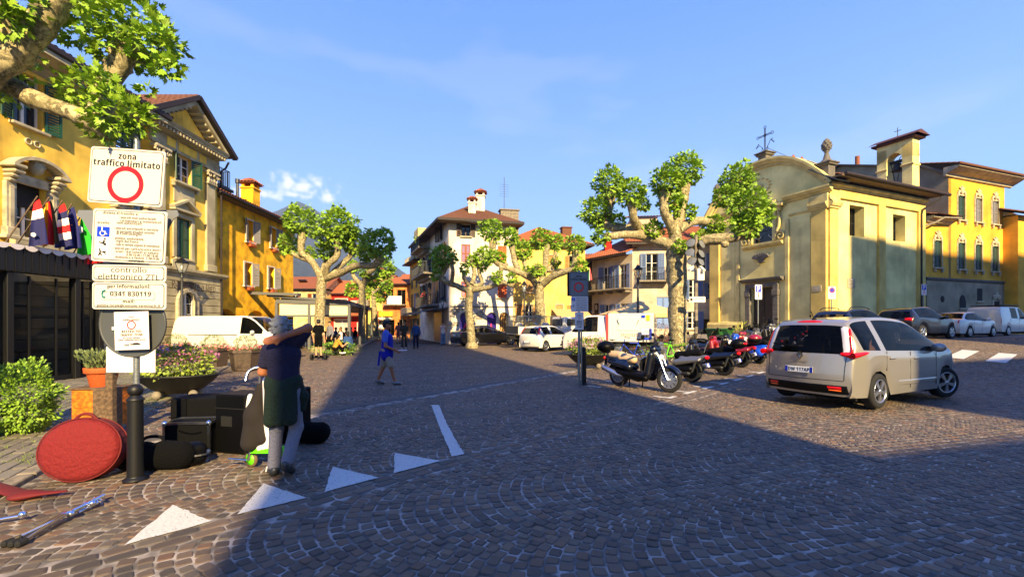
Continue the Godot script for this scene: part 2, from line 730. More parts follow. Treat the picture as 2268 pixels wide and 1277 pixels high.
# the edge of the paved footway along the hotel: x of its border at depth d
func footway_x(d: float) -> float:
	return -6.0 - 0.46 * (d - 6.9)

func make_ground() -> void:
	# one sheet to the horizon
	var xs := []
	for k in [-2400.0,-1500.0,-500.0,-150.0,-70.0]:
		xs.append(k)
	for i in range(-40,61):
		xs.append(float(i))
	for k in [80.0,200.0,600.0,1500.0]:
		xs.append(k)
	var zs := []
	for k in [60.0,30.0,10.0]:
		zs.append(k)
	for i in range(4,-66,-1):
		zs.append(float(i))
	for k in [-90.0,-150.0,-400.0,-1000.0,-2700.0]:
		zs.append(k)
	var rows := []
	for z in zs:
		var r := PackedVector3Array()
		for x in xs:
			r.append(V(x,land(x,z) - 0.020,z))
		rows.append(r)
	var g := G.new()
	g.grid(rows)
	var gm := mat("ground",Color(0.36,0.33,0.31),0.9,0,"patch",0.4,0.8)
	var ground := struct("ground",g,gm)
	# mortar bed of the cobbles
	rows = []
	var z := -1.8
	while z >= -40.0:
		var r := PackedVector3Array()
		for i in 61:
			var x := lerpf(-1.25,1.3,i / 60.0) * (-z) - 0.5 + i / 60.0
			r.append(V(x,land(x,z) - 0.0075,z))
		rows.append(r)
		z -= 0.6
	g = G.new()
	g.grid(rows)
	var bed := struct("mortar_joints",g,mat("mortar",Color(0.62,0.58,0.54),0.95,0,"patch",0.55,0.3))
	# cobbles: four shapes, eight tones
	var shapes := []
	for k in 5:
		shapes.append(cobble_mesh(k))
	var tones := [Color(0.132,0.093,0.061),Color(0.164,0.115,0.077),Color(0.099,0.073,0.052),Color(0.197,0.115,0.065),Color(0.151,0.120,0.085),Color(0.078,0.063,0.047),Color(0.222,0.150,0.090),Color(0.170,0.097,0.056)]
	var tone_mats := []
	for k in tones.size():
		var m: StandardMaterial3D = M["cobble"].duplicate()
		m.vertex_color_use_as_albedo = false
		m.albedo_color = tones[k].linear_to_srgb()
		tone_mats.append(m)
	var stones := []   # [transform, tone]
	var e := (BAND_B - BAND_A).normalized()
	var fe := Vector2(0.96,0.28)
	var q := Vector2(fe.y,-fe.x)
	var R := 1.02
	var half := deg_to_rad(50.0)
	var W := 2.0 * R * sin(half)
	var step := 0.112
	for k in range(-42,16):
		var shift := rng.randf() * step
		for m in range(-480,530):
			var a := m * step + shift
			# skip whole arcs far from view
			var mid := fe * a + q * (k * W) + BAND_A
			if mid.y < 1.0 or mid.y > 41.0 or absf(mid.x) > 1.35 * mid.y + 2.0:
				continue
			var cnt := int(round(2.0 * half * R / 0.109))
			for i in cnt:
				var ph := -half * 1.03 + (i + 0.5) * 2.06 * half / cnt + rng.randfn(0,0.006)
				var p := BAND_A + fe * (a + R * (1.0 - cos(ph))) + q * (k * W + R * sin(ph))
				if p.y < 2.0 or p.y > 40.0 or p.x < -1.22 * p.y - 0.3 or p.x > 1.26 * p.y + 0.3:
					continue
				if p.x < footway_x(p.y) + 0.05 or no_paving(p.x,p.y):
					continue
				var d1 := off_line(p,BAND_A,BAND_B)
				var d2 := off_line(p,STRIP_A,STRIP_B)
				if (d1 > -0.042 and d1 < 0.288) or (d2 > -0.052 and d2 < 0.302):
					continue
				var dir := -fe * cos(ph) + q * sin(ph)
				var tilt := Vector3(rng.randfn(0,0.03),0,rng.randfn(0,0.03))
				var b := Basis.from_euler(Vector3(tilt.x,atan2(dir.x,-dir.y) + rng.randfn(0,0.03),tilt.z))
				b = b * Basis.from_scale(Vector3(0.0965 + rng.randfn(0,0.005),1.0,step * (0.20 + 0.665 * cos(ph)) - 0.001 + rng.randfn(0,0.003)))
				var y := land(p.x,-p.y) + rng.randfn(0,0.0015)
				stones.append([Transform3D(b,V(p.x,y,-p.y)),pick_tone()])
	# straight rows: two courses of setts along the give-way line, wide pale slabs in the strip
	var ang := atan2(e.x,-e.y)
	for rowi in 2:
		var s := -8.0
		while s < 40.0:
			var l := rng.randf_range(0.15,0.24)
			var p := BAND_A + e * (s + l / 2) + Vector2(-e.y,e.x) * (-(0.06 + rowi * 0.128))
			s += l + 0.012
			if p.y < 2.0 or p.x > 1.26 * p.y:
				continue
			if no_paving(p.x,p.y):
				continue
			var b := Basis(Vector3.UP,ang) * Basis.from_scale(Vector3(0.112,1.0,l))
			stones.append([Transform3D(b,V(p.x,land(p.x,-p.y),-p.y)),pick_tone()])
	stones.sort_custom(func(a,b): return a[0].origin.z > b[0].origin.z)
	var near := 0
	var rest := []
	for k in shapes.size():
		rest.append([[],[]])
	for i in stones.size():
		var t: Transform3D = stones[i][0]
		var s := i % shapes.size()
		var d := -t.origin.z
		var px := t.origin.x / d
		var py := (1.6 - t.origin.y) / d
		if near < 300 and absf(px) < 1.13 and py < 0.565:
			part(ground,"cobble",shapes[s],tone_mats[stones[i][1]],t)
			near += 1
		else:
			rest[s][0].append(t)
			rest[s][1].append(tones[stones[i][1]])
	for k in shapes.size():
		stuff(scatter(ground,"cobbles",shapes[k],M["cobble"],rest[k][0],rest[k][1]))
	# pale kerbstones of the strip
	var su := (STRIP_B - STRIP_A).normalized()
	var slab := mat("strip_stone",Color(0.36,0.34,0.32),0.8,0,"soft",1.5,0.4)
	var s := -2.6
	var sb := atan2(su.x,-su.y)
	while s < 10.5:
		var l := rng.randf_range(0.7,1.1)
		var p := STRIP_A + su * (s + l / 2) + Vector2(su.y,-su.x) * -0.125
		var bx := G.new()
		bx.box(V(0,-0.02,0),V(0.27,0.05,l - 0.012),0.006)
		part(ground,"kerbstone",bx,slab,Transform3D(Basis(Vector3.UP,sb),V(p.x,land(p.x,-p.y) - 0.002,-p.y)))
		s += l
	# footway in front of the hotel: a slightly raised bed with rectangular flags and a kerb
	g = G.new()
	var line := []
	for i in 16:
		var d := 2.4 + i * 1.6
		line.append(V(footway_x(d),0.022,-d))
	for i in line.size() - 1:
		g.quad(V(-26,0.022,line[i].z),line[i],line[i + 1],V(-26,0.022,line[i + 1].z))
		g.quad(line[i] - V(0,0.06,0),line[i + 1] - V(0,0.06,0),line[i + 1],line[i])
	var way := struct("footway",g,mat("footway",Color(0.48,0.46,0.36),0.95,0,"patch",0.6,0.8))
	var kerb := mat("kerb_stone",Color(0.55,0.50,0.42),0.85,0,"soft",1.2,0.5)
	for i in 22:
		var d := 3.0 + i * 0.85
		var a := V(footway_x(d),0,-d)
		var b := V(footway_x(d + 0.83),0,-d - 0.83)
		var bx := G.new()
		bx.box(V(0,0,0),V(0.16,0.09,a.distance_to(b)),0.012)
		part(way,"kerbstone",bx,kerb,Transform3D(Basis(Vector3.UP,atan2(b.x - a.x,b.z - a.z)),(a + b) / 2 + V(-0.08,0.0,0)))
	var flags := []
	var cols := []
	var fw := Vector2(-0.418,0.908)
	var fq := Vector2(-0.908,-0.418)
	for r in range(0,60):
		var c0 := rng.randf() * 0.3
		var c := -4.0
		while c < 26.0:
			var l := rng.randf_range(0.26,0.44)
			var p := Vector2(-6.0,6.9) + fw * (c + c0 + l / 2) + fq * (0.26 + r * 0.17)
			c += l + 0.018
			if p.y < 3.2 or p.x < -1.2 * p.y or p.y > 24:
				continue
			var b := Basis(Vector3.UP,atan2(fw.x,-fw.y)) * Basis.from_scale(V(0.153,1.0,l))
			flags.append(Transform3D(b,V(p.x,0.036 + rng.randfn(0,0.002),-p.y)))
			var k := rng.randf_range(0.8,1.2)
			cols.append(Color(0.23 * k,0.20 * k,0.15 * k))
	stuff(scatter(way,"paving_setts",shapes[4],M["cobble"],flags,cols))
	# grass in the joints
	var blade := G.new()
	for i in 5:
		var a := i * 1.3
		blade.tri(V(cos(a) * 0.012,0,sin(a) * 0.012),V(cos(a) * 0.018 + 0.006,0,sin(a) * 0.018),V(cos(a) * 0.05,0.05,sin(a) * 0.05))
	var where := []
	cols = []
	for i in 2600:
		var d := rng.randf_range(5.0,15.0)
		var x := footway_x(d) - pow(rng.randf(),2.0) * 2.6 - 0.05
		where.append(Transform3D(Basis(Vector3.UP,rng.randf() * TAU).scaled(Vector3.ONE * rng.randf_range(0.4,1.0)),V(x,0.028,-d)))
		cols.append(Color(0.15,0.2,0.03) * rng.randf_range(0.6,1.2))
	var gr := scatter(self,"grass",blade.mesh(),M["leaf"],where,cols)
	stuff(gr)
	gr.set_meta("label","short green grass growing in the joints of the footway")
	gr.set_meta("category","grass")

func pick_tone() -> int:
	var r := rng.randf()
	if r < 0.26: return 0
	if r < 0.46: return 1
	if r < 0.60: return 2
	if r < 0.67: return 3
	if r < 0.82: return 4
	if r < 0.92: return 5
	if r < 0.96: return 6
	return 7

func no_paving(x: float,d: float) -> bool:
	return (x > 12.5 and d > 30.0) or (x < -16.0) or (x > 30.0)

func cobble_mesh(k: int) -> ArrayMesh:
	# unit in plan, top at y = 0, worn rounded edges
	var r := RandomNumberGenerator.new()
	r.seed = 90 + k
	var g := G.new()
	var o := []
	for c in [Vector2(-0.5,0.5),Vector2(0.5,0.5),Vector2(0.5,-0.5),Vector2(-0.5,-0.5)]:
		o.append(c + Vector2(r.randf_range(-0.04,0.04),r.randf_range(-0.04,0.04)))
	var lo := []
	var mid := []
	var top := []
	for i in 4:
		for s in [-0.22,0.22]:
			# two points at each corner make it blunt
			var to: Vector2 = o[(i + 3) % 4] if s < 0 else o[(i + 1) % 4]
			var c: Vector2 = o[i].lerp(to,0.13)
			lo.append(V(c.x,-0.03,c.y))
			mid.append(V(c.x,-0.006,c.y))
			top.append(V(c.x * 0.86,r.randf_range(-0.0015,0.0015),c.y * 0.86))
	for i in 8:
		var j := (i + 1) % 8
		g.quad(lo[i],lo[j],mid[j],mid[i])
		g.quad(mid[i],mid[j],top[j],top[i])
	g.poly(top)
	return g.mesh()

# a painted patch laid over the cobbles
func painted(g: G,p: Array,up := 0.006) -> void:
	var c := PackedVector2Array()
	for x in p:
		c.append(Vector2(x.x,-x.z))
	# roughen the outline a little
	var o := PackedVector2Array()
	for i in c.size():
		var a := c[i]
		var b := c[(i + 1) % c.size()]
		var n := maxi(1,int(a.distance_to(b) / 0.06))
		for k in n:
			o.append(a.lerp(b,float(k) / n) + Vector2(rng.randfn(0,0.0035),rng.randfn(0,0.0035)))
	var t := Geometry2D.triangulate_polygon(o)
	for i in range(0,t.size(),3):
		var v := []
		for k in 3:
			var q := o[t[i + k]]
			v.append(V(q.x,land(q.x,-q.y) + up,-q.y))
		if (v[1] - v[0]).cross(v[2] - v[0]).y < 0.0:
			v.reverse()
		g.tri(v[0],v[1],v[2])

func make_markings() -> void:
	var tri := [[275,1208,467,1155,383,1118],[525,1140,678,1103,583,1071],[718,1090,838,1058,737,1034],[873,1048,976,1021,873,1003]]
	var names := ["white give-way triangle nearest the silver stand on the cobbles","white give-way triangle just below the man's shoes","white give-way triangle third from the stand in the row","smallest white give-way triangle beside the white bar"]
	for k in 4:
		var g := G.new()
		var t = tri[k]
		painted(g,[GP(t[0],t[1]),GP(t[2],t[3]),GP(t[4],t[5])])
		var o := part(self,"road_marking",g,M["white_paint"])
		tag(o,names[k],"road marking","give-way triangles")
	var g := G.new()
	painted(g,[GP(955,897),GP(972,897),GP(990,940),GP(1028,1006),GP(1001,1011),GP(975,950)])
	tag(part(self,"road_marking",g,M["white_paint"]),"long white painted bar beyond the give-way triangles","road marking")
	# ticks of the scooter bays
	var a := GP(1488,882)
	var b := GP(1690,828)
	var u := (b - a).normalized()
	var w := V(u.z,0,-u.x)
	if w.x > 0:
		w = -w
	var tick := ["angled white corner mark by the front wheel of the dark maxi-scooter","white T-shaped bay mark right of the dark scooter's wheel","third white T-shaped scooter bay mark from the near corner","white T-shaped bay mark behind the black scooter's wheel","fifth white T-shaped scooter bay mark from the near corner","white T-shaped bay mark before the blue scooter","white T-shaped bay mark next to the silver car's bumper"]
	for k in 7:
		var c := a + u * (a.distance_to(b) * k / 6.0)
		g = G.new()
		painted(g,[c - u * (0.3 if k else 0.05),c + u * 0.3,c + u * 0.3 + w * 0.11,c + u * 0.06 + w * 0.11,c + u * 0.06 + w * 0.42,c - u * 0.05 + w * 0.42,c - u * 0.05 + w * 0.11,c - u * (0.3 if k else 0.05) + w * 0.11])
		tag(part(self,"road_marking",g,M["white_paint"]),tick[k],"road marking","scooter bay marks")
	for k in 2:
		var c: Vector3 = [GP(1315,856),GP(1354,845)][k]
		g = G.new()
		painted(g,[c - u * 0.05 - w * 0.22,c + u * 0.05 - w * 0.22,c + u * 0.05 + w * 0.2,c - u * 0.05 + w * 0.2])
		tag(part(self,"road_marking",g,M["white_paint"]),["short white dash on the cobbles right of the far bollard","short white dash by the dark scooter's rear wheel"][k],"road marking")
	# zebra crossing on the right
	var d := V(0.80,0,-0.60)
	var s := V(0.60,0,0.80)
	for k in range(-3,3):
		var c := V(17.0,0,-16.2) + s * (k * 1.05)
		g = G.new()
		painted(g,[c,c + s * 0.5,c + s * 0.5 + d * 1.6,c + s * 0.5 + d * 3.2,c + d * 3.2,c + d * 1.6],0.008)
		tag(part(self,"road_marking",g,M["white_paint"]),["zebra stripe farthest behind the silver car","zebra stripe second from the far end","white zebra stripe beside the silver car's bonnet","white zebra stripe right of the one by the silver car","zebra stripe at the right edge","zebra stripe nearest the viewer at the right edge"][k + 3],"road marking","zebra crossing")

# houses and the bell tower behind the viewer, whose shadows lie on the piazza
func make_casters() -> void:
	var l := Vector3(-0.2873,0,-0.9578)
	var q := Vector3(0.9578,0,-0.2873)
	var list := [["bell_tower",-1.1,5.95,37.5,7.0],["parish_house",5.9,10.8,14.0,8.0],["town_house",10.7,29.3,19.9,9.0],["corner_house",29.2,60.0,36.2,9.0]]
	var says := ["tall bell tower behind the viewer","low house behind the viewer beside the bell tower","broad house behind the viewer","tall corner house behind the viewer on the right"]
	for k in 4:
		var c = list[k]
		var t: float = (c[1] + c[2]) / 2.0
		var w: float = (c[2] - c[1]) / 1.044
		# front face crosses depth -18 along the light
		var p := V(t + 5.4,0,18.0)
		var mid: Vector3 = p - l * (c[4] / 2.0)
		var b := Basis(q,Vector3.UP,q.cross(Vector3.UP))
		var o := thing(c[0],says[k],"building",mid)
		var g := G.new()
		g.at(Transform3D(b,Vector3.ZERO))
		g.box(V(0,c[3] / 2.0,0),V(w,c[3],c[4]))
		part(o,"wall",g,M["cream_wall"])
		o.set_meta("kind","structure")

func make_hills() -> void:
	var n := FastNoiseLite.new()
	n.seed = 77
	n.frequency = 0.0035
	n.fractal_octaves = 5
	var layers := [
		[2600.0,1700.0,[[-300,560],[300,470],[420,455],[520,480],[590,474],[628,462],[660,445],[690,458],[720,478],[770,512],[830,556],[880,592],[912,615],[1000,655],[1300,700]],Color(0.15,0.19,0.23),"hazy rocky mountain rising behind the roofs"],
		[1500.0,950.0,[[-300,600],[300,540],[500,520],[590,508],[640,540],[690,580],[720,604],[760,610],[800,600],[850,592],[905,628],[980,672],[1100,705]],Color(0.18,0.22,0.22),"nearer rocky hill slope behind the plane trees"]]
	for k in 2:
		var L = layers[k]
		var pts: Array = L[2]
		var rows := []
		for j in 26:
			var f := 1.0 - j / 25.0
			var r := PackedVector3Array()
			var px: float = -300.0
			while px <= 1300.0:
				var py := 700.0
				for i in pts.size() - 1:
					if px >= pts[i][0] and px <= pts[i + 1][0]:
						var s: float = float(px - pts[i][0]) / (pts[i + 1][0] - pts[i][0])
						py = lerpf(pts[i][1],pts[i + 1][1],s)
				var d: float = lerpf(L[0],L[1],f)
				var top := P(px,py,L[0])
				var x: float = (px - 1134.0) * L[0] / 1000.0
				var y := top.y * pow(1.0 - f,1.25) + n.get_noise_2d(x * 1.3,d * 2.0) * 90.0 * (0.12 + 1.8 * f * (1.0 - f)) - 4.0 * f
				var dz := n.get_noise_2d(x * 2.0 + 900.0,y * 3.0) * 160.0 * f * (1.0 - f) * 3.0
				r.append(V(x * d / L[0] * 0.5 + x * 0.5,maxf(y,-6.0),-d + dz))
				px += 8.0
			rows.append(r)
		var g := G.new()
		g.grid(rows)
		var m := mat("hill_%d" % k,L[3],1.0,0,"patch",0.004)
		var o := struct("mountain",g,m)
		o.set_meta("label",L[4])

# ---------- building helpers ----------
# a wall face in its own frame (x along, y up, z out) with rectangular openings and their reveals
func wall(g: G,w: float,h: float,holes: Array,depth := 0.25) -> void:
	var xs := [0.0,w]
	var ys := [0.0,h]
	for r in holes:
		for v in [r.position.x,r.end.x]:
			if v > 0.0 and v < w and not xs.has(v):
				xs.append(v)
		for v in [r.position.y,r.end.y]:
			if v > 0.0 and v < h and not ys.has(v):
				ys.append(v)
	xs.sort()
	ys.sort()
	for i in xs.size() - 1:
		for j in ys.size() - 1:
			var c := Vector2((xs[i] + xs[i + 1]) / 2,(ys[j] + ys[j + 1]) / 2)
			var open := false
			for r in holes:
				if r.has_point(c):
					open = true
			if not open:
				g.quad(V(xs[i],ys[j],0),V(xs[i + 1],ys[j],0),V(xs[i + 1],ys[j + 1],0),V(xs[i],ys[j + 1],0))
	for r in holes:
		var a: Vector2 = r.position
		var b: Vector2 = r.end
		g.quad(V(a.x,a.y,-depth),V(a.x,a.y,0),V(a.x,b.y,0),V(a.x,b.y,-depth))
		g.quad(V(b.x,a.y,0),V(b.x,a.y,-depth),V(b.x,b.y,-depth),V(b.x,b.y,0))
		g.quad(V(a.x,b.y,0),V(b.x,b.y,0),V(b.x,b.y,-depth),V(a.x,b.y,-depth))
		g.quad(V(a.x,a.y,-depth),V(b.x,a.y,-depth),V(b.x,a.y,0),V(a.x,a.y,0))

# corner pieces that turn the top of a rectangular opening into an arch
func arch_top(g: G,x0: float,x1: float,y: float,rise: float,depth := 0.25) -> void:
	var n := 8
	var c := (x0 + x1) / 2
	var r := (x1 - x0) / 2
	for s in n * 2:
		var a0 := PI * s / (n * 2)
		var a1 := PI * (s + 1) / (n * 2)
		var p := Vector2(c - cos(a0) * r,y + sin(a0) * rise)
		var q := Vector2(c - cos(a1) * r,y + sin(a1) * rise)
		g.quad(V(p.x,p.y,0.0),V(q.x,q.y,0.0),V(q.x,y + rise,0.0),V(p.x,y + rise,0.0))
		g.quad(V(p.x,p.y,-depth),V(q.x,q.y,-depth),V(q.x,q.y,0),V(p.x,p.y,0))

func shutter_mesh(w: float,h: float,pitch := 0.09) -> ArrayMesh:
	var k := "shut%.2f_%.2f" % [w,h]
	if not cache.has(k):
		var g := G.new()
		var f := 0.07
		g.box(V(f / 2,h / 2,0),V(f,h,0.045))
		g.box(V(w - f / 2,h / 2,0),V(f,h,0.045))
		for y in [f / 2,h * 0.5,h - f / 2]:
			g.box(V(w / 2,y,0),V(w - 2 * f,f,0.041))
		var n := int((h - 2 * f) / pitch)
		for i in n:
			var y := f + (i + 0.5) * (h - 2 * f) / n
			g.quad(V(f,y - 0.035,0.016),V(w - f,y - 0.035,0.016),V(w - f,y + 0.035,-0.012),V(f,y + 0.035,-0.012))
			g.quad(V(f,y - 0.041,0.010),V(f,y - 0.035,0.016),V(f,y + 0.035,-0.012),V(f,y + 0.029,-0.018))
		cache[k] = g.mesh()
	return cache[k]

func casement_mesh(w: float,h: float,bars: int,leaves := 2) -> ArrayMesh:
	var k := "case%.2f_%.2f_%d_%d" % [w,h,bars,leaves]
	if not cache.has(k):
		var g := G.new()
		var f := 0.055
		g.box(V(f / 2,h / 2,0),V(f,h,0.06))
		g.box(V(w - f / 2,h / 2,0),V(f,h,0.06))
		g.box(V(w / 2,f / 2,0),V(w - 2 * f,f,0.06))
		g.box(V(w / 2,h - f / 2,0),V(w - 2 * f,f,0.06))
		if leaves == 2:
			g.box(V(w / 2,h / 2,0.004),V(0.10,h - 2 * f,0.06))
		for i in bars:
			g.box(V(w / 2,f + (i + 1) * (h - 2 * f) / (bars + 1),0),V(w - 2 * f,0.03,0.04))
		cache[k] = g.mesh()
	return cache[k]

# a window in the frame xf; o: depth, frame, pane, bars, shut (open, closed, half), smat, sill, surround, proud
func win(b: Node,xf: Transform3D,x: float,y: float,w: float,h: float,o := {}) -> Node3D:
	var d: float = o.get("depth",0.2)
	var node := part(b,"window",casement_mesh(w,h,o.get("bars",1),o.get("leaves",2)),M[o.get("frame","frame_white")],xf * TQ(V(x,y,-d + 0.04)))
	var pk := "pane%.2f_%.2f" % [w,h]
	if not cache.has(pk):
		var g := G.new()
		g.quad(V(0.01,0.01,0),V(w - 0.01,0.01,0),V(w - 0.01,h - 0.01,0),V(0.01,h - 0.01,0))
		cache[pk] = g.mesh()
	if o.get("shut","") != "closed":
		part(node,"pane",cache[pk],M[o.get("pane","pane_dark")],TQ(V(0,0,-0.02)))
	var sh: String = o.get("shut","")
	var s: Material = M[o.get("smat","shutter_green")]
	if sh == "open":
		var sw := w / 2.0
		var sp: float = o.get("swing",0.12)
		part(b,"shutter",shutter_mesh(sw,h),s,xf * Transform3D(Basis(Vector3.UP,PI + sp),V(x - 0.01,y,0.05)))
		part(b,"shutter",shutter_mesh(sw,h),s,xf * Transform3D(Basis(Vector3.UP,-sp),V(x + w + 0.01,y,0.05)))
	elif sh == "closed":
		part(b,"shutter",shutter_mesh(w / 2 - 0.005,h),s,xf * TQ(V(x,y,-0.06)))
		part(b,"shutter",shutter_mesh(w / 2 - 0.005,h),s,xf * TQ(V(x + w / 2 + 0.005,y,-0.06)))
	if o.get("sill",true):
		var g := G.new()
		g.box(V(w / 2,-0.05,0.06),V(w + 0.24,0.09,0.2),0.01)
		part(b,"sill",g,M[o.get("trim","stone_trim")],xf * TQ(V(x,y,0)))
	if o.has("surround"):
		var t: float = o.surround
		var p: float = o.get("proud",0.05)
		var g := G.new()
		g.box(V(-t / 2,h / 2,p / 2),V(t,h,p),0.008)
		g.box(V(w + t / 2,h / 2,p / 2),V(t,h,p),0.008)
		g.box(V(w / 2,h + t / 2,p / 2),V(w + 2 * t,t,p),0.008)
		part(b,"window_surround",g,M[o.get("trim","stone_trim")],xf * TQ(V(x,y,0)))
	return node

# corrugated tile slope: a, b along the eave from left to right as seen from outside, c, d along the ridge from right to left
func tiles(g: G,a: Vector3,b: Vector3,c: Vector3,d: Vector3,pitch := 0.24,course := 0.42) -> void:
	var wl := maxf(a.distance_to(b),d.distance_to(c))
	var hl := maxf(a.distance_to(d),b.distance_to(c))
	var cols := maxi(2,int(wl / pitch))
	var rows := maxi(1,int(hl / course))
	var up := (b - a).cross(d - a)
	if up.length() < 0.001:
		up = (b - a).cross(c - a)
	up = up.normalized()
	var grid := []
	for i in rows:
		for e in 2:
			var t := (i + e * 0.999) / rows
			var p0 := a.lerp(d,t)
			var p1 := b.lerp(c,t)
			var r := PackedVector3Array()
			for j in cols * 4 + 1:
				var s := float(j) / (cols * 4)
				var k := j % 4
				var hgt: float = [0.0,0.05,0.07,0.05][k]
				r.append(p0.lerp(p1,s) + up * (hgt + 0.03 + (0.028 if e == 0 else 0.0)))
			grid.append(r)
	g.grid(grid,false,false)
	# a closed underside
	g.quad(d,c,b,a)

# railing of thin bars between two points
func railing(g: G,a: Vector3,b: Vector3,h: float,gap := 0.12,r := 0.012) -> void:
	g.bar(a + V(0,h,0),b + V(0,h,0),0.045,0.03)
	g.bar(a + V(0,0.06,0),b + V(0,0.06,0),0.03,0.02)
	var n := maxi(1,int(a.distance_to(b) / gap))
	for i in n + 1:
		var p := a.lerp(b,float(i) / n)
		g.bar(p + V(0,0.0,0),p + V(0,h,0),r * 2,r * 2)

func cap_chimney(parent: Node,at: Vector3,w: float,h: float,wallm: String,called := "chimney") -> void:
	var g := G.new()
	g.box(V(0,h / 2,0),V(w,h,w))
	g.box(V(0,h + 0.05,0),V(w + 0.14,0.1,w + 0.14),0.02)
	for sx in [-1,1]:
		for sz in [-1,1]:
			g.box(V(sx * w * 0.38,h + 0.22,sz * w * 0.38),V(w * 0.2,0.24,w * 0.2))
	var c := part(parent,called,g,M[wallm],TQ(at))
	var r := G.new()
	var y := h + 0.34
	var e := w * 0.68
	tiles(r,V(-e,y,e),V(e,y,e),V(0.05,y + w * 0.45,0),V(-0.05,y + w * 0.45,0),0.2,0.3)
	tiles(r,V(e,y,-e),V(-e,y,-e),V(-0.05,y + w * 0.45,0),V(0.05,y + w * 0.45,0),0.2,0.3)
	tiles(r,V(e,y,e),V(e,y,-e),V(0.05,y + w * 0.45,0),V(0.05,y + w * 0.45,0),0.2,0.3)
	tiles(r,V(-e,y,-e),V(-e,y,e),V(-0.05,y + w * 0.45,0),V(-0.05,y + w * 0.45,0),0.2,0.3)
	part(c,"chimney_cap",r,M["roof_orange"])

# bent half-round moulding or cornice: a profile (out, up) run along x from x0 to x1
func run(g: G,prof: Array,x0: float,x1: float,y := 0.0) -> void:
	var lo := []
	var hi := []
	for p in prof:
		lo.append(V(x0,y + p[1],p[0]))
		hi.append(V(x1,y + p[1],p[0]))
	for i in prof.size() - 1:
		g.quad(lo[i],hi[i],hi[i + 1],lo[i + 1])
	g.poly(hi)
	lo.reverse()
	g.poly(lo)

const CORNICE := [[0.0,0.0],[0.06,0.0],[0.06,0.06],[0.12,0.10],[0.20,0.22],[0.24,0.22],[0.24,0.32],[0.0,0.36]]
const STRING := [[0.0,0.0],[0.07,0.03],[0.10,0.10],[0.15,0.12],[0.15,0.22],[0.0,0.26]]

func downpipe(parent: Node,pts: Array,m := "roof_edge") -> void:
	var g := G.new()
	g.tube(pts,[0.05],8)
	for i in range(1,pts.size()):
		var a: Vector3 = pts[i - 1]
		var b: Vector3 = pts[i]
		if a.distance_to(b) > 2.0:
			for k in [0.15,0.5,0.85]:
				g.rod(a.lerp(b,k) - (b - a).normalized() * 0.03,a.lerp(b,k) + (b - a).normalized() * 0.03,0.06,8)
	part(parent,"downpipe",g,M[m])

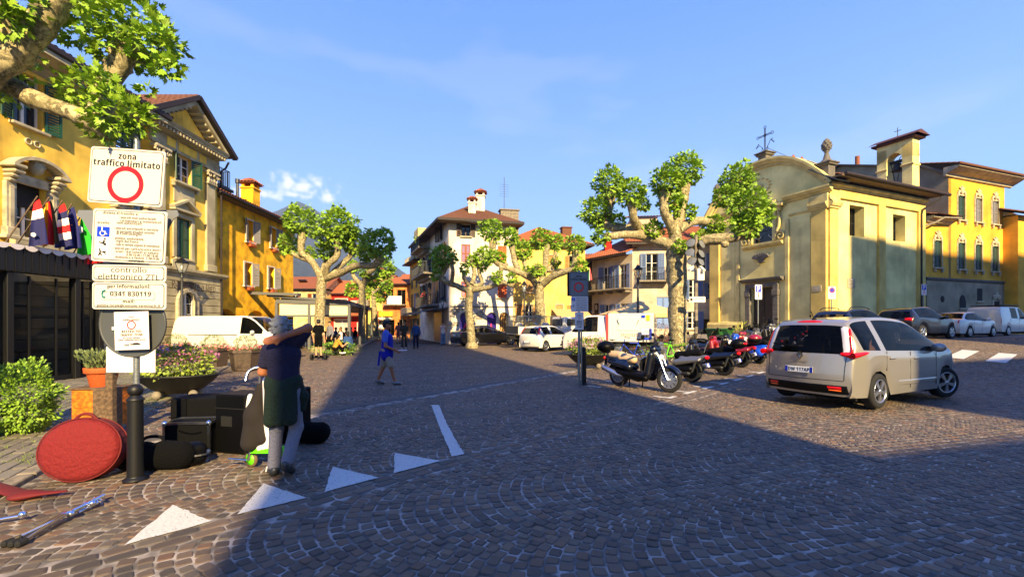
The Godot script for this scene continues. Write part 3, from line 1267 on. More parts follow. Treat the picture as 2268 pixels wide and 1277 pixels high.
# ---------- the hotel on the left ----------
func make_hotel() -> void:
	var b := thing("hotel","yellow stuccoed hotel with green shutters and a pedimented corner bay","building",V(-16,0,-16))
	b.position = Vector3.ZERO
	var F := wall_frame(-16, 6.0, -16, 24.0)      # x = depth - 6
	var g := G.new().at(F)
	var holes := []
	for u in [8.45,12.2]:
		holes.append(Rect2(u,8.1,0.95,1.75))
		holes.append(Rect2(u + 0.02,4.4,1.0,2.05))
	holes.append(Rect2(4.6,8.1,0.95,1.75))
	wall(g,13.6,10.6,holes,0.3)
	part(b,"wall",g,M["hotel_wall"])
	for u in [4.6,8.45]:
		win(b,F,u,8.1,0.95,1.75,{"shut": "open","pane": "pane_sky","swing": 0.25,"depth": 0.28})
	win(b,F,12.2,8.1,0.95,1.75,{"shut": "closed"})
	for u in [8.47,12.22]:
		win(b,F,u,4.4,1.0,2.05,{"bars": 2,"sill": false,"depth": 0.3})
		# dark roller blind in the upper half
		g = G.new().at(F)
		g.box(V(u + 0.5,5.95,-0.22),V(0.98,1.0,0.02))
		part(b,"blind",g,M["room_dark"])
		ornate_window(b,F,u,4.4,1.0,2.05)
	# eave: soffit, fascia and gutter
	g = G.new().at(F)
	g.box(V(6.6,10.36,0.5),V(14.0,0.16,1.1))
	run(g,CORNICE,0.0,13.5,9.98)
	part(b,"soffit",g,M["hotel_stone"])
	g = G.new().at(F)
	g.box(V(6.7,10.56,1.04),V(14.2,0.22,0.18),0.04)
	part(b,"gutter",g,M["roof_edge"])
	g = G.new().at(F)
	tiles(g,V(0,10.62,1.0),V(14.0,10.62,1.0),V(14.0,13.2,-5.5),V(0,13.2,-5.5))
	part(b,"roof",g,M["roof_old"])
	# round vents
	for p in [[8.9,7.62],[9.17,7.62],[10.75,5.15],[11.02,5.15]]:
		g = G.new().at(F * Transform3D(Basis(Vector3.RIGHT,PI / 2),V(p[0],p[1],0)))
		g.lathe([[0.075,0.0],[0.075,0.0],[0.115,0.0],[0.115,0.05],[0.075,0.06],[0.075,-0.04],[0.0,-0.04]],14)
		part(b,"vent",g,M["hotel_stone"])
	# ---- corner bay, standing proud, with pilasters and a pediment
	var B := wall_frame(-15.65,19.5,-15.65,23.95)
	g = G.new().at(B)
	holes = [Rect2(1.55,8.25,0.92,1.3),Rect2(1.45,4.7,0.98,1.9)]
	var w := 4.45
	var gy := G.new().at(B * TQ(V(0,4.2,0)))
	wall(gy,w,5.35,[Rect2(1.55,4.05,0.92,1.3),Rect2(1.45,0.5,0.98,1.9)],0.25)
	part(b,"wall",gy,M["hotel_wall"])
	# return walls of the bay
	g = G.new()
	g.quad(V(-15.65,0,-23.95),V(-26,0,-23.95),V(-26,10.3,-23.95),V(-15.65,10.3,-23.95))
	g.quad(V(-16,0,-19.5),V(-15.65,0,-19.5),V(-15.65,10.3,-19.5),V(-16,10.3,-19.5))
	part(b,"wall",g,M["hotel_wall"])
	win(b,B,1.55,8.25,0.92,1.3,{"shut": "open","smat": "shutter_green","pane": "pane_sky","bars": 2,"swing": 0.5,"surround": 0.16,"proud": 0.06,"trim": "hotel_stone"})
	win(b,B,1.45,4.7,0.98,1.9,{"shut": "closed","surround": 0.2,"proud": 0.09,"trim": "hotel_stone"})
	# panel under the upper window, triangular hood over the lower
	g = G.new().at(B)
	g.box(V(2.01,7.72,0.02),V(1.35,0.86,0.05),0.01)
	g.box(V(2.01,8.19,0.12),V(1.6,0.12,0.26),0.02)
	g.box(V(1.25,8.05,0.09),V(0.12,0.16,0.16),0.02)
	g.box(V(2.77,8.05,0.09),V(0.12,0.16,0.16),0.02)
	part(b,"window_panel",g,M["hotel_stone"])
	g = G.new().at(B)
	g.box(V(1.94,4.42,0.04),V(1.5,0.34,0.09),0.01)
	part(b,"window_panel",g,M["hotel_stone"])
	g = G.new().at(B)
	g.box(V(1.94,6.9,0.14),V(1.7,0.1,0.3),0.015)
	g.ext(PackedVector2Array([Vector2(1.2,6.98),Vector2(2.68,6.98),Vector2(1.94,7.36)]),0.0,0.08)
	for s in [-1.0,1.0]:
		g.bar(V(1.94 + s * 0.88,6.98,0.15),V(1.94,7.46,0.15),0.3,0.1)
	part(b,"window_hood",g,M["hotel_stone"])
	# pilasters with capitals
	for u in [0.42,3.8]:
		var p := G.new().at(B)
		p.box(V(u,6.75,0.06),V(0.66,4.6,0.12),0.02)
		p.box(V(u,4.45,0.09),V(0.8,0.34,0.2),0.03)
		var pil := part(b,"pilaster",p,M["hotel_stone"])
		capital(pil,B,u,8.75)
	# entablature, frieze panels, cornice with dentils
	g = G.new().at(B)
	g.box(V(2.2,9.92,0.05),V(4.5,0.75,0.14))
	part(b,"frieze",g,M["hotel_stone"])
	g = G.new().at(B)
	for p in [[1.05,0.5],[2.1,1.2],[3.15,0.5]]:
		g.box(V(p[0],9.86,0.13),V(p[1],0.38,0.03))
	part(b,"frieze_panel",g,M["hotel_wall"])
	var C := wall_frame(-15.65,19.06,-15.65,23.9)
	g = G.new().at(C)
	run(g,[[0.1,0.0],[0.16,0.02],[0.62,0.1],[0.62,0.2],[0.66,0.2],[0.72,0.3],[0.0,0.34]],0.0,4.84,10.22)
	part(b,"cornice",g,M["hotel_stone"])
	g = G.new().at(C)
	for i in 22:
		g.box(V(0.2 + i * 0.21,10.2,0.36),V(0.11,0.14,0.5),0.015)
	part(b,"modillions",g,M["hotel_stone"])
	g = G.new().at(C)
	g.ext(PackedVector2Array([Vector2(0.5,10.55),Vector2(4.3,10.55),Vector2(2.4,11.85)]),0.0,0.1)
	part(b,"tympanum",g,M["hotel_wall"])
	g = G.new().at(C)
	for s in [-1.0,1.0]:
		g.bar(V(2.42 + s * 2.42,10.5,0.34),V(2.42,12.1,0.34),0.6,0.16)
		for i in 8:
			var t := (i + 0.6) / 8.6
			var q := V(2.42 + s * 2.3,10.42,0.3).lerp(V(2.42,11.95,0.3),t)
			g.box(q,V(0.12,0.12,0.5),0.01)
	part(b,"raking_cornice",g,M["hotel_stone"])
	g = G.new().at(C)
	for s in [-1.0,1.0]:
		g.bar(V(2.42 + s * 2.9,10.48,0.72),V(2.42,12.38,0.72),0.24,0.2)
	part(b,"gutter",g,M["roof_edge"])
	g = G.new().at(C)
	tiles(g,V(-0.5,10.5,-4.5),V(-0.5,10.5,0.8),V(2.42,12.42,0.8),V(2.42,12.42,-4.5))
	tiles(g,V(5.35,10.5,0.8),V(5.35,10.5,-4.5),V(2.42,12.42,-4.5),V(2.42,12.42,0.8))
	part(b,"roof",g,M["roof_old"])
	downpipe(b,[V(-15.1,10.2,-24.05),V(-15.3,9.9,-24.1),V(-15.55,9.75,-24.12),V(-15.55,4.2,-24.12),V(-15.55,0.1,-24.12)])
	# ground floor: rusticated courses and the string over them
	var R := wall_frame(-15.6,14.0,-15.6,24.3)
	var course := 0.36
	for i in 11:
		g = G.new().at(R)
		var y0 := i * course + 0.01
		# an arched window breaks the courses
		for seg in [[0.0,7.0],[8.15,10.3]]:
			var x0: float = seg[0]
			var x1: float = seg[1]
			if y0 > 3.25:
				if seg[0] > 0.0:
					continue
				x1 = 10.3
			g.box(V((x0 + x1) / 2,y0 + course / 2 - 0.01,-0.15),V(x1 - x0,course - 0.025,0.36),0.015)
		if y0 < 0.9:
			g.box(V(7.575,y0 + course / 2 - 0.01,-0.17),V(1.15,course - 0.025,0.3),0.0)
		part(b,"stone_course",g,M["hotel_stone"])
	g = G.new().at(R)
	g.quad(V(0,0,-0.1),V(10.3,0,-0.1),V(10.3,4.0,-0.1),V(0,4.0,-0.1))
	g.quad(V(10.3,0,-0.05),V(10.3,0,-6.0),V(10.3,4.0,-6.0),V(10.3,4.0,-0.05))
	part(b,"wall",g,M["stone_grey"])
	g = G.new().at(R)
	run(g,[[0.0,0.0],[0.08,0.02],[0.12,0.12],[0.2,0.14],[0.2,0.26],[0.0,0.3]],0.0,10.5,3.96)
	part(b,"string_course",g,M["hotel_stone"])
	# arched ground floor window with its moulded frame
	g = G.new().at(R)
	var arc := []
	for i in 13:
		var a := PI * i / 12.0
		arc.append(V(7.575 - cos(a) * 0.62,2.55 + sin(a) * 0.66,0.06))
	arc.push_front(V(6.955,0.95,0.06))
	arc.append(V(8.195,0.95,0.06))
	for i in arc.size() - 1:
		g.bar(arc[i],arc[i + 1],0.2,0.16)
	g.box(V(7.575,0.9,0.08),V(1.6,0.14,0.3),0.02)
	part(b,"window_surround",g,M["stone_trim"])
	win(b,R,7.08,0.98,1.0,2.15,{"bars": 3,"sill": false,"depth": 0.1,"pane": "pane_sky"})
	text(b,"Ristorante a lago",0.5,R * TQ(V(8.0,3.42,0.14)),M["frame_brown"],false,3.0)
	# the balcony of the house behind, above the orange roof
	g = G.new()
	railing(g,V(-16.4,9.4,-25.2),V(-16.4,9.4,-26.2),1.0)
	railing(g,V(-16.4,9.4,-26.2),V(-18,9.4,-26.2),1.0)
	g.box(V(-17.0,9.3,-25.6),V(1.5,0.14,1.5))
	part(b,"balcony",g,M["iron"])

func ornate_window(b: Node,F: Transform3D,u: float,y: float,w: float,h: float) -> void:
	# stone jambs with consoles carrying a broken arched hood with a shell
	var g := G.new().at(F)
	for s in [-1.0,1.0]:
		var c: float = u + w / 2 + s * (w / 2 + 0.17)
		g.box(V(c,y + h * 0.42,0.07),V(0.32,h * 0.84,0.14),0.02)
		g.box(V(c,y + h * 0.42,0.15),V(0.14,h * 0.7,0.03),0.01)
		g.box(V(c,y + 0.12,0.1),V(0.38,0.3,0.22),0.02)
		# console in three rolls
		for k in 3:
			g.box(V(c,y + h * (0.86 + k * 0.065),0.12 + k * 0.05),V(0.30 + k * 0.03,0.11,0.24 + k * 0.1),0.04)
	g.box(V(u + w / 2,y + h * 0.93,0.06),V(w,0.3,0.12),0.01)
	g.box(V(u + w / 2,y - 0.05,0.12),V(w + 0.9,0.12,0.3),0.02)
	part(b,"window_surround",g,M["stone_trim"])
	g = G.new().at(F)
	var n := 14
	for i in n:
		var a := PI * (0.17 + 0.66 * i / n)
		var a2 := PI * (0.17 + 0.66 * (i + 1) / n)
		var c := V(u + w / 2,y + h * 1.06 - 0.42,0.27)
		g.bar(c + V(-cos(a) * 1.02,sin(a) * 0.86,0),c + V(-cos(a2) * 1.02,sin(a2) * 0.86,0),0.44,0.1)
	for s in [-1.0,1.0]:
		g.box(V(u + w / 2 + s * 0.72,y + h * 1.07,0.25),V(0.42,0.1,0.5),0.02)
	part(b,"window_hood",g,M["stone_trim"])
	g = G.new().at(F)
	g.ball(V(u + w / 2,y + h * 1.16,0.2),V(0.22,0.26,0.2),12)
	g.ball(V(u + w / 2 - 0.12,y + h * 1.27,0.3),V(0.12,0.1,0.1),10)
	g.ball(V(u + w / 2 + 0.14,y + h * 1.28,0.3),V(0.13,0.11,0.1),10)
	for i in 7:
		var a := PI * (0.1 + 0.8 * i / 6.0)
		g.ball(V(u + w / 2 + cos(a) * 0.16,y + h * 1.16 - 0.02 + sin(a) * 0.22,0.32),V(0.045,0.07,0.05),8)
	part(b,"keystone",g,M["hotel_stone"])

func capital(pil: Node,B: Transform3D,u: float,y: float) -> void:
	var g := G.new().at(B)
	g.box(V(u,y + 0.62,0.16),V(0.9,0.12,0.34),0.02)
	g.box(V(u,y + 0.05,0.1),V(0.74,0.08,0.24),0.02)
	for s in [-1.0,1.0]:
		for k in 10:
			var a := k * 0.7
			var r := 0.14 - k * 0.011
			g.ball(V(u + s * 0.31 + cos(a) * r * s,y + 0.45 + sin(a) * r,0.24),V(0.05,0.05,0.06),8)
	for k in 5:
		g.ball(V(u - 0.28 + k * 0.14,y + 0.22,0.17),V(0.075,0.16,0.08),8)
	g.ball(V(u,y + 0.5,0.26),V(0.1,0.1,0.07),8)
	part(pil,"capital",g,M["stone_trim"])

# ---------- the dark glazed restaurant pavilion ----------
func make_pavilion() -> void:
	var b := thing("restaurant_pavilion","black glazed restaurant pavilion with a scalloped canopy edge before the hotel","pavilion")
	b.position = Vector3.ZERO
	var x := -12.5
	var F := wall_frame(x,5.0,x,13.8)
	var g := G.new().at(F)
	g.box(V(4.4,3.22,-0.1),V(8.9,0.62,0.3),0.02)
	for i in 44:
		g.box(V(0.1 + i * 0.2,3.2,0.06),V(0.012,0.58,0.02))
	part(b,"fascia",g,M["pavilion_black"])
	g = G.new()
	g.box(V(-14.3,3.5,-9.4),V(3.4,0.06,8.8))
	g.box(V(-14.3,0.03,-9.4),V(3.4,0.06,8.8))
	g.quad(V(-15.95,0,-5),V(-15.95,0,-13.8),V(-15.95,3.5,-13.8),V(-15.95,3.5,-5))
	part(b,"roof",g,M["pavilion_black"])
	# scalloped pelmet above the fascia
	g = G.new().at(F)
	for i in 26:
		var c := 0.2 + i * 0.34
		var p := PackedVector2Array()
		for k in 9:
			var a := PI * k / 8.0
			p.append(Vector2(c + cos(a) * 0.165,3.60 - sin(a) * 0.14))
		g.ext(p,0.08,0.10)
	part(b,"scalloped_edge",g,M["paper"])
	# posts and glass
	for u in [0.1,2.9,5.6,6.25,8.0,8.75]:
		g = G.new().at(F)
		g.box(V(u,1.45,-0.1),V(0.16 if u != 5.6 else 0.45,2.9,0.2),0.01)
		part(b,"post",g,M["pavilion_black"])
	for s in [[0.2,2.8],[2.98,5.38],[6.33,7.92],[8.08,8.67]]:
		g = G.new().at(F)
		g.quad(V(s[0],0.12,-0.12),V(s[1],0.12,-0.12),V(s[1],2.9,-0.12),V(s[0],2.9,-0.12))
		part(b,"pane",g,M["tinted"])
		g = G.new().at(F)
		var w: float = s[1] - s[0]
		g.box(V(s[0] + w / 2,0.12,-0.11),V(w,0.1,0.06))
		for k in [0.28,0.72]:
			g.box(V(s[0] + w * k,1.5,-0.11),V(0.035,2.7,0.05))
		part(b,"glazing_bar",g,M["iron"])
	# end wall facing the parked van
	g = G.new()
	g.quad(V(-12.5,0.05,-13.8),V(-15.9,0.05,-13.8),V(-15.9,2.9,-13.8),V(-12.5,2.9,-13.8))
	part(b,"pane",g,M["tinted"])
	# furniture seen dimly through the glass
	for i in 5:
		var o := thing("dining_table",["dark table behind the pavilion glass by the first pane","dark table second behind the pavilion glass","dark table in the middle behind the pavilion glass","dark table near the far pane of the pavilion","dark table at the far end inside the pavilion"][i],"table",V(-14.0,0.06,-6.2 - i * 1.65),0,"tables inside the pavilion")
		var t := G.new()
		t.box(V(0,0.74,0),V(0.8,0.04,0.8),0.01)
		part(o,"tabletop",t,M["wood_dark"])
		t = G.new()
		t.rod(V(0,0.03,0),V(0,0.72,0),0.04)
		t.lathe([[0.0,0.0],[0.25,0.0],[0.25,0.02],[0.04,0.04]],12)
		part(o,"leg",t,M["iron"])

# ---------- the orange house ----------
func make_orange_house() -> void:
	var b := thing("orange_house","deep orange house with grey shutters and flower boxes","building")
	b.position = Vector3.ZERO
	var F := wall_frame(-16.2,24.0,-16.2,33.4)
	var g := G.new().at(F)
	var wins := [[3.45,6.65,0.78,1.35],[6.2,6.75,0.78,1.35],[3.25,3.95,0.82,1.4],[5.9,4.0,0.82,1.4]]
	var holes := []
	for w in wins:
		holes.append(Rect2(w[0],w[1],w[2],w[3]))
	holes.append(Rect2(0.35,0.0,2.3,2.45))
	holes.append(Rect2(3.4,0.0,2.3,2.45))
	wall(g,9.4,8.6,holes,0.5)
	arch_top(g,0.35,2.65,1.45,1.0,0.5)
	arch_top(g,3.4,5.7,1.45,1.0,0.5)
	g.quad(V(9.4,0,0),V(9.4,0,-9),V(9.4,8.6,-9),V(9.4,8.6,0))
	part(b,"wall",g,M["orange_wall"])
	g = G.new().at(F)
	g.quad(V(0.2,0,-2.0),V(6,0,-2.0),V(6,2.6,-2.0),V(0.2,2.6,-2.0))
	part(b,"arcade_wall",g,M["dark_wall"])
	for w in wins:
		win(b,F,w[0],w[1],w[2],w[3],{"shut": "open","smat": "shutter_grey","swing": 0.55,"surround": 0.07,"proud": 0.03,"trim": "frame_white","bars": 1,"depth": 0.35})
		var fb := G.new().at(F)
		fb.box(V(w[0] + w[2] / 2,w[1] - 0.22,0.17),V(0.62,0.16,0.2),0.02)
		part(b,"flower_box",fb,M["terracotta"])
		flower_tuft(b,F * TQ(V(w[0] + w[2] / 2,w[1] - 0.1,0.17)),0.3,26,Color(0.75,0.10,0.05))
	g = G.new().at(F)
	g.box(V(4.7,8.62,0.3),V(9.6,0.12,0.66))
	part(b,"soffit",g,M["wood_grey"])
	g = G.new().at(F)
	tiles(g,V(-0.1,8.66,0.72),V(9.75,8.66,0.72),V(9.75,10.9,-5),V(-0.1,10.9,-5))
	part(b,"roof",g,M["roof_tile"])
	g = G.new().at(F)
	g.tube([V(-0.1,8.62,0.74),V(9.75,8.62,0.74)],[0.07],8)
	part(b,"gutter",g,M["roof_edge"])
	cap_chimney(b,F * V(5.5,8.9,-0.9),0.8,1.45,"orange_wall")
	g = G.new().at(F)
	g.rod(V(3.6,8.9,-0.6),V(3.6,10.2,-0.6),0.08,8)
	g.rod(V(3.6,10.2,-0.6),V(3.6,10.45,-0.6),0.13,8)
	part(b,"flue",g,M["iron_grey"])
	g = G.new().at(F)
	g.rod(V(0.9,5.2,0.06),V(0.9,6.3,0.06),0.02)
	part(b,"iron_tie",g,M["iron"])

func house_box(b: Node,F: Transform3D,w: float,h: float,d: float,m: String,holes := [],depth := 0.2) -> void:
	var g := G.new().at(F)
	wall(g,w,h,holes,depth)
	g.quad(V(w,0,0),V(w,0,-d),V(w,h,-d),V(w,h,0))
	g.quad(V(0,0,-d),V(0,0,0),V(0,h,0),V(0,h,-d))
	g.quad(V(w,0,-d),V(0,0,-d),V(0,h,-d),V(w,h,-d))
	part(b,"wall",g,M[m])

# pitched roof with its ridge along x over a box house
func ridge_roof(b: Node,F: Transform3D,w: float,h: float,d: float,rise: float,m: String,over := 0.5) -> void:
	var g := G.new().at(F)
	tiles(g,V(-over,h - 0.1,over),V(w + over,h - 0.1,over),V(w + over,h + rise,-d / 2),V(-over,h + rise,-d / 2))
	tiles(g,V(w + over,h - 0.1,-d - over),V(-over,h - 0.1,-d - over),V(-over,h + rise,-d / 2),V(w + over,h + rise,-d / 2))
	part(b,"roof",g,M[m])
	g = G.new().at(F)
	g.tri(V(w,h,0),V(w,h,-d),V(w,h + rise - 0.15,-d / 2))
	part(b,"gable",g,M["cream_wall"])
	g = G.new().at(F)
	g.tri(V(0,h,-d),V(0,h,0),V(0,h + rise - 0.15,-d / 2))
	part(b,"gable",g,M["cream_wall"])
	g = G.new().at(F)
	g.tube([V(-over,h - 0.08,over + 0.05),V(w + over,h - 0.08,over + 0.05)],[0.07],6)
	part(b,"gutter",g,M["roof_edge"])

# hipped roof on a box
func hip_roof(b: Node,F: Transform3D,w: float,h: float,d: float,rise: float,m: String,over := 0.6) -> void:
	var g := G.new().at(F)
	var a := V(-over,h,over)
	var c := V(w + over,h,over)
	var e := V(w + over,h,-d - over)
	var f := V(-over,h,-d - over)
	var r1: Vector3
	var r2: Vector3
	if w > d:
		r1 = V(d / 2,h + rise,-d / 2)
		r2 = V(w - d / 2,h + rise,-d / 2)
		tiles(g,a,c,r2,r1)
		tiles(g,c,e,r2,r2)
		tiles(g,e,f,r1,r2)
		tiles(g,f,a,r1,r1)
	else:
		r1 = V(w / 2,h + rise,-w / 2)
		r2 = V(w / 2,h + rise,-d + w / 2)
		tiles(g,a,c,r1,r1)
		tiles(g,c,e,r2,r1)
		tiles(g,e,f,r2,r2)
		tiles(g,f,a,r1,r2)
	part(b,"roof",g,M[m])
	g = G.new().at(F)
	for s in [[a,c],[c,e],[f,a]]:
		g.bar(s[0] - V(0,0.02,0),s[1] - V(0,0.02,0),0.12,0.16)
	part(b,"gutter",g,M["roof_edge"])

# ---------- houses at the far end of the street ----------
func make_far_houses() -> void:
	var d := 55.0
	# cream house
	var b := thing("far_house","cream house with brown shutters and a weathered tile roof beyond the plane tree","building")
	var F := wall_frame(-29.0,d,-22.8,d)
	var hs := [Rect2(2.2,4.1,0.7,1.2),Rect2(4.6,4.1,1.0,1.2)]
	house_box(b,F,6.2,5.7,7,"cream_wall",hs)
	win(b,F,2.2,4.1,0.7,1.2,{"shut": "open","smat": "shutter_brown"})
	win(b,F,4.6,4.1,1.0,1.2,{"shut": "open","smat": "shutter_brown"})
	ridge_roof(b,F,6.2,5.9,7,1.75,"roof_tile",0.4)
	cap_chimney(b,F * V(5.6,6.4,-1.4),0.7,0.9,"cream_wall")
	var g := G.new().at(F * Transform3D(Basis(Vector3.RIGHT,-0.42),V(2.9,6.85,-1.35)))
	g.box(V(0,0.08,0),V(1.0,0.1,0.8),0.02)
	part(b,"skylight",g,M["pane_sky"])
	# red house
	b = thing("far_house","bright red house with white windows and a niche picture","building")
	F = wall_frame(-22.8,57,-17.6,57)
	hs = [Rect2(0.5,3.3,1.5,1.45),Rect2(4.4,3.3,0.8,1.45),Rect2(0.4,0.5,1.8,1.7),Rect2(3.3,0.5,1.2,1.2)]
	house_box(b,F,5.2,5.3,7,"red_wall",hs)
	for r in hs:
		win(b,F,r.position.x,r.position.y,r.size.x,r.size.y,{"bars": 1,"surround": 0.08,"trim": "frame_white","pane": "curtain"})
	g = G.new().at(F)
	g.box(V(2.8,3.95,0.03),V(0.8,1.2,0.06),0.02)
	part(b,"picture_panel",g,M["awning_cream"])
	g = G.new().at(F)
	g.ext(PackedVector2Array([Vector2(2.55,3.45),Vector2(3.05,3.45),Vector2(3.0,4.2),Vector2(2.8,4.45),Vector2(2.6,4.2)]),0.061,0.07)
	part(b,"picture_figure",g,M["shutter_blue"])
	g = G.new().at(F)
	tiles(g,V(-0.2,2.55,1.2),V(5.4,2.55,1.2),V(5.4,3.05,0.05),V(-0.2,3.05,0.05))
	part(b,"canopy_roof",g,M["roof_orange"])
	ridge_roof(b,F,5.2,5.45,7,1.9,"roof_orange",0.4)
	g = G.new().at(F)
	g.box(V(4.0,6.9,-1.7),V(0.75,1.1,0.6))
	part(b,"chimney",g,M["red_wall"])
	# cream house with rust shutters
	b = thing("far_house","pale yellow house with two rust coloured shuttered windows by the street","building")
	F = wall_frame(-18.0,54,-15.2,54)
	hs = [Rect2(1.55,4.9,0.85,1.0),Rect2(1.55,1.6,0.85,1.55),Rect2(0.1,3.3,0.9,1.0)]
	house_box(b,F,2.8,6.5,8,"pale_wall",hs)
	win(b,F,1.55,4.9,0.85,1.0,{"shut": "closed","smat": "shutter_brown"})
	win(b,F,1.55,1.6,0.85,1.55,{"shut": "closed","smat": "shutter_brown"})
	win(b,F,0.1,3.3,0.9,1.0,{"shut": "closed","smat": "shutter_dark"})
	ridge_roof(b,F,2.8,6.5,8,1.3,"roof_tile",0.4)
	cap_chimney(b,F * V(1.9,7.0,-1.6),0.7,0.8,"cream_wall")
	g = G.new().at(F)
	g.box(V(0.4,4.1,0.4),V(1.3,0.7,0.8))
	part(b,"balcony",g,M["concrete"])
	# peach house
	b = thing("far_house","peach coloured house with an orange roof and a white balcony cloth","building")
	F = wall_frame(-15.2,53,-11.8,53)
	hs = [Rect2(0.35,3.9,0.9,1.7),Rect2(1.7,3.9,1.0,1.7),Rect2(0.4,0.2,1.0,1.9),Rect2(1.9,0.2,0.9,1.9)]
	house_box(b,F,3.4,6.2,9,"peach_wall",hs)
	for r in hs:
		win(b,F,r.position.x,r.position.y,r.size.x,r.size.y,{"frame": "frame_brown","bars": 0})
	g = G.new().at(F)
	g.box(V(1.5,3.8,0.45),V(2.6,0.12,0.9))
	part(b,"balcony",g,M["concrete"])
	g = G.new().at(F)
	g.box(V(1.6,4.35,0.9),V(1.7,0.95,0.04))
	part(b,"balcony_cloth",g,M["paper"])
	ridge_roof(b,F,3.4,6.3,9,1.2,"roof_orange",0.4)
	g = G.new().at(F)
	g.box(V(0.55,2.75,0.7),V(1.6,0.5,0.14),0.02)
	part(b,"shop_sign",g,mat("sign_yellow",Color(0.92,0.72,0.05),0.6))
	g = G.new().at(F)
	g.box(V(0.5,2.2,0.5),V(1.5,0.3,0.9),0.03)
	part(b,"awning",g,M["awning_cream"])
	# house with a long orange roof behind
	b = thing("far_house","peach gabled house with a long orange roof and two chimneys behind","building")
	F = wall_frame(-15.6,62,-11.5,62)
	house_box(b,F,4.6,7.2,8,"cream_wall",[])
	ridge_roof(b,F,4.6,7.2,8,1.6,"roof_orange",0.4)
	cap_chimney(b,F * V(2.6,7.9,-1.6),0.7,0.9,"cream_wall")
	cap_chimney(b,F * V(4.2,8.1,-1.6),0.8,1.2,"cream_wall")

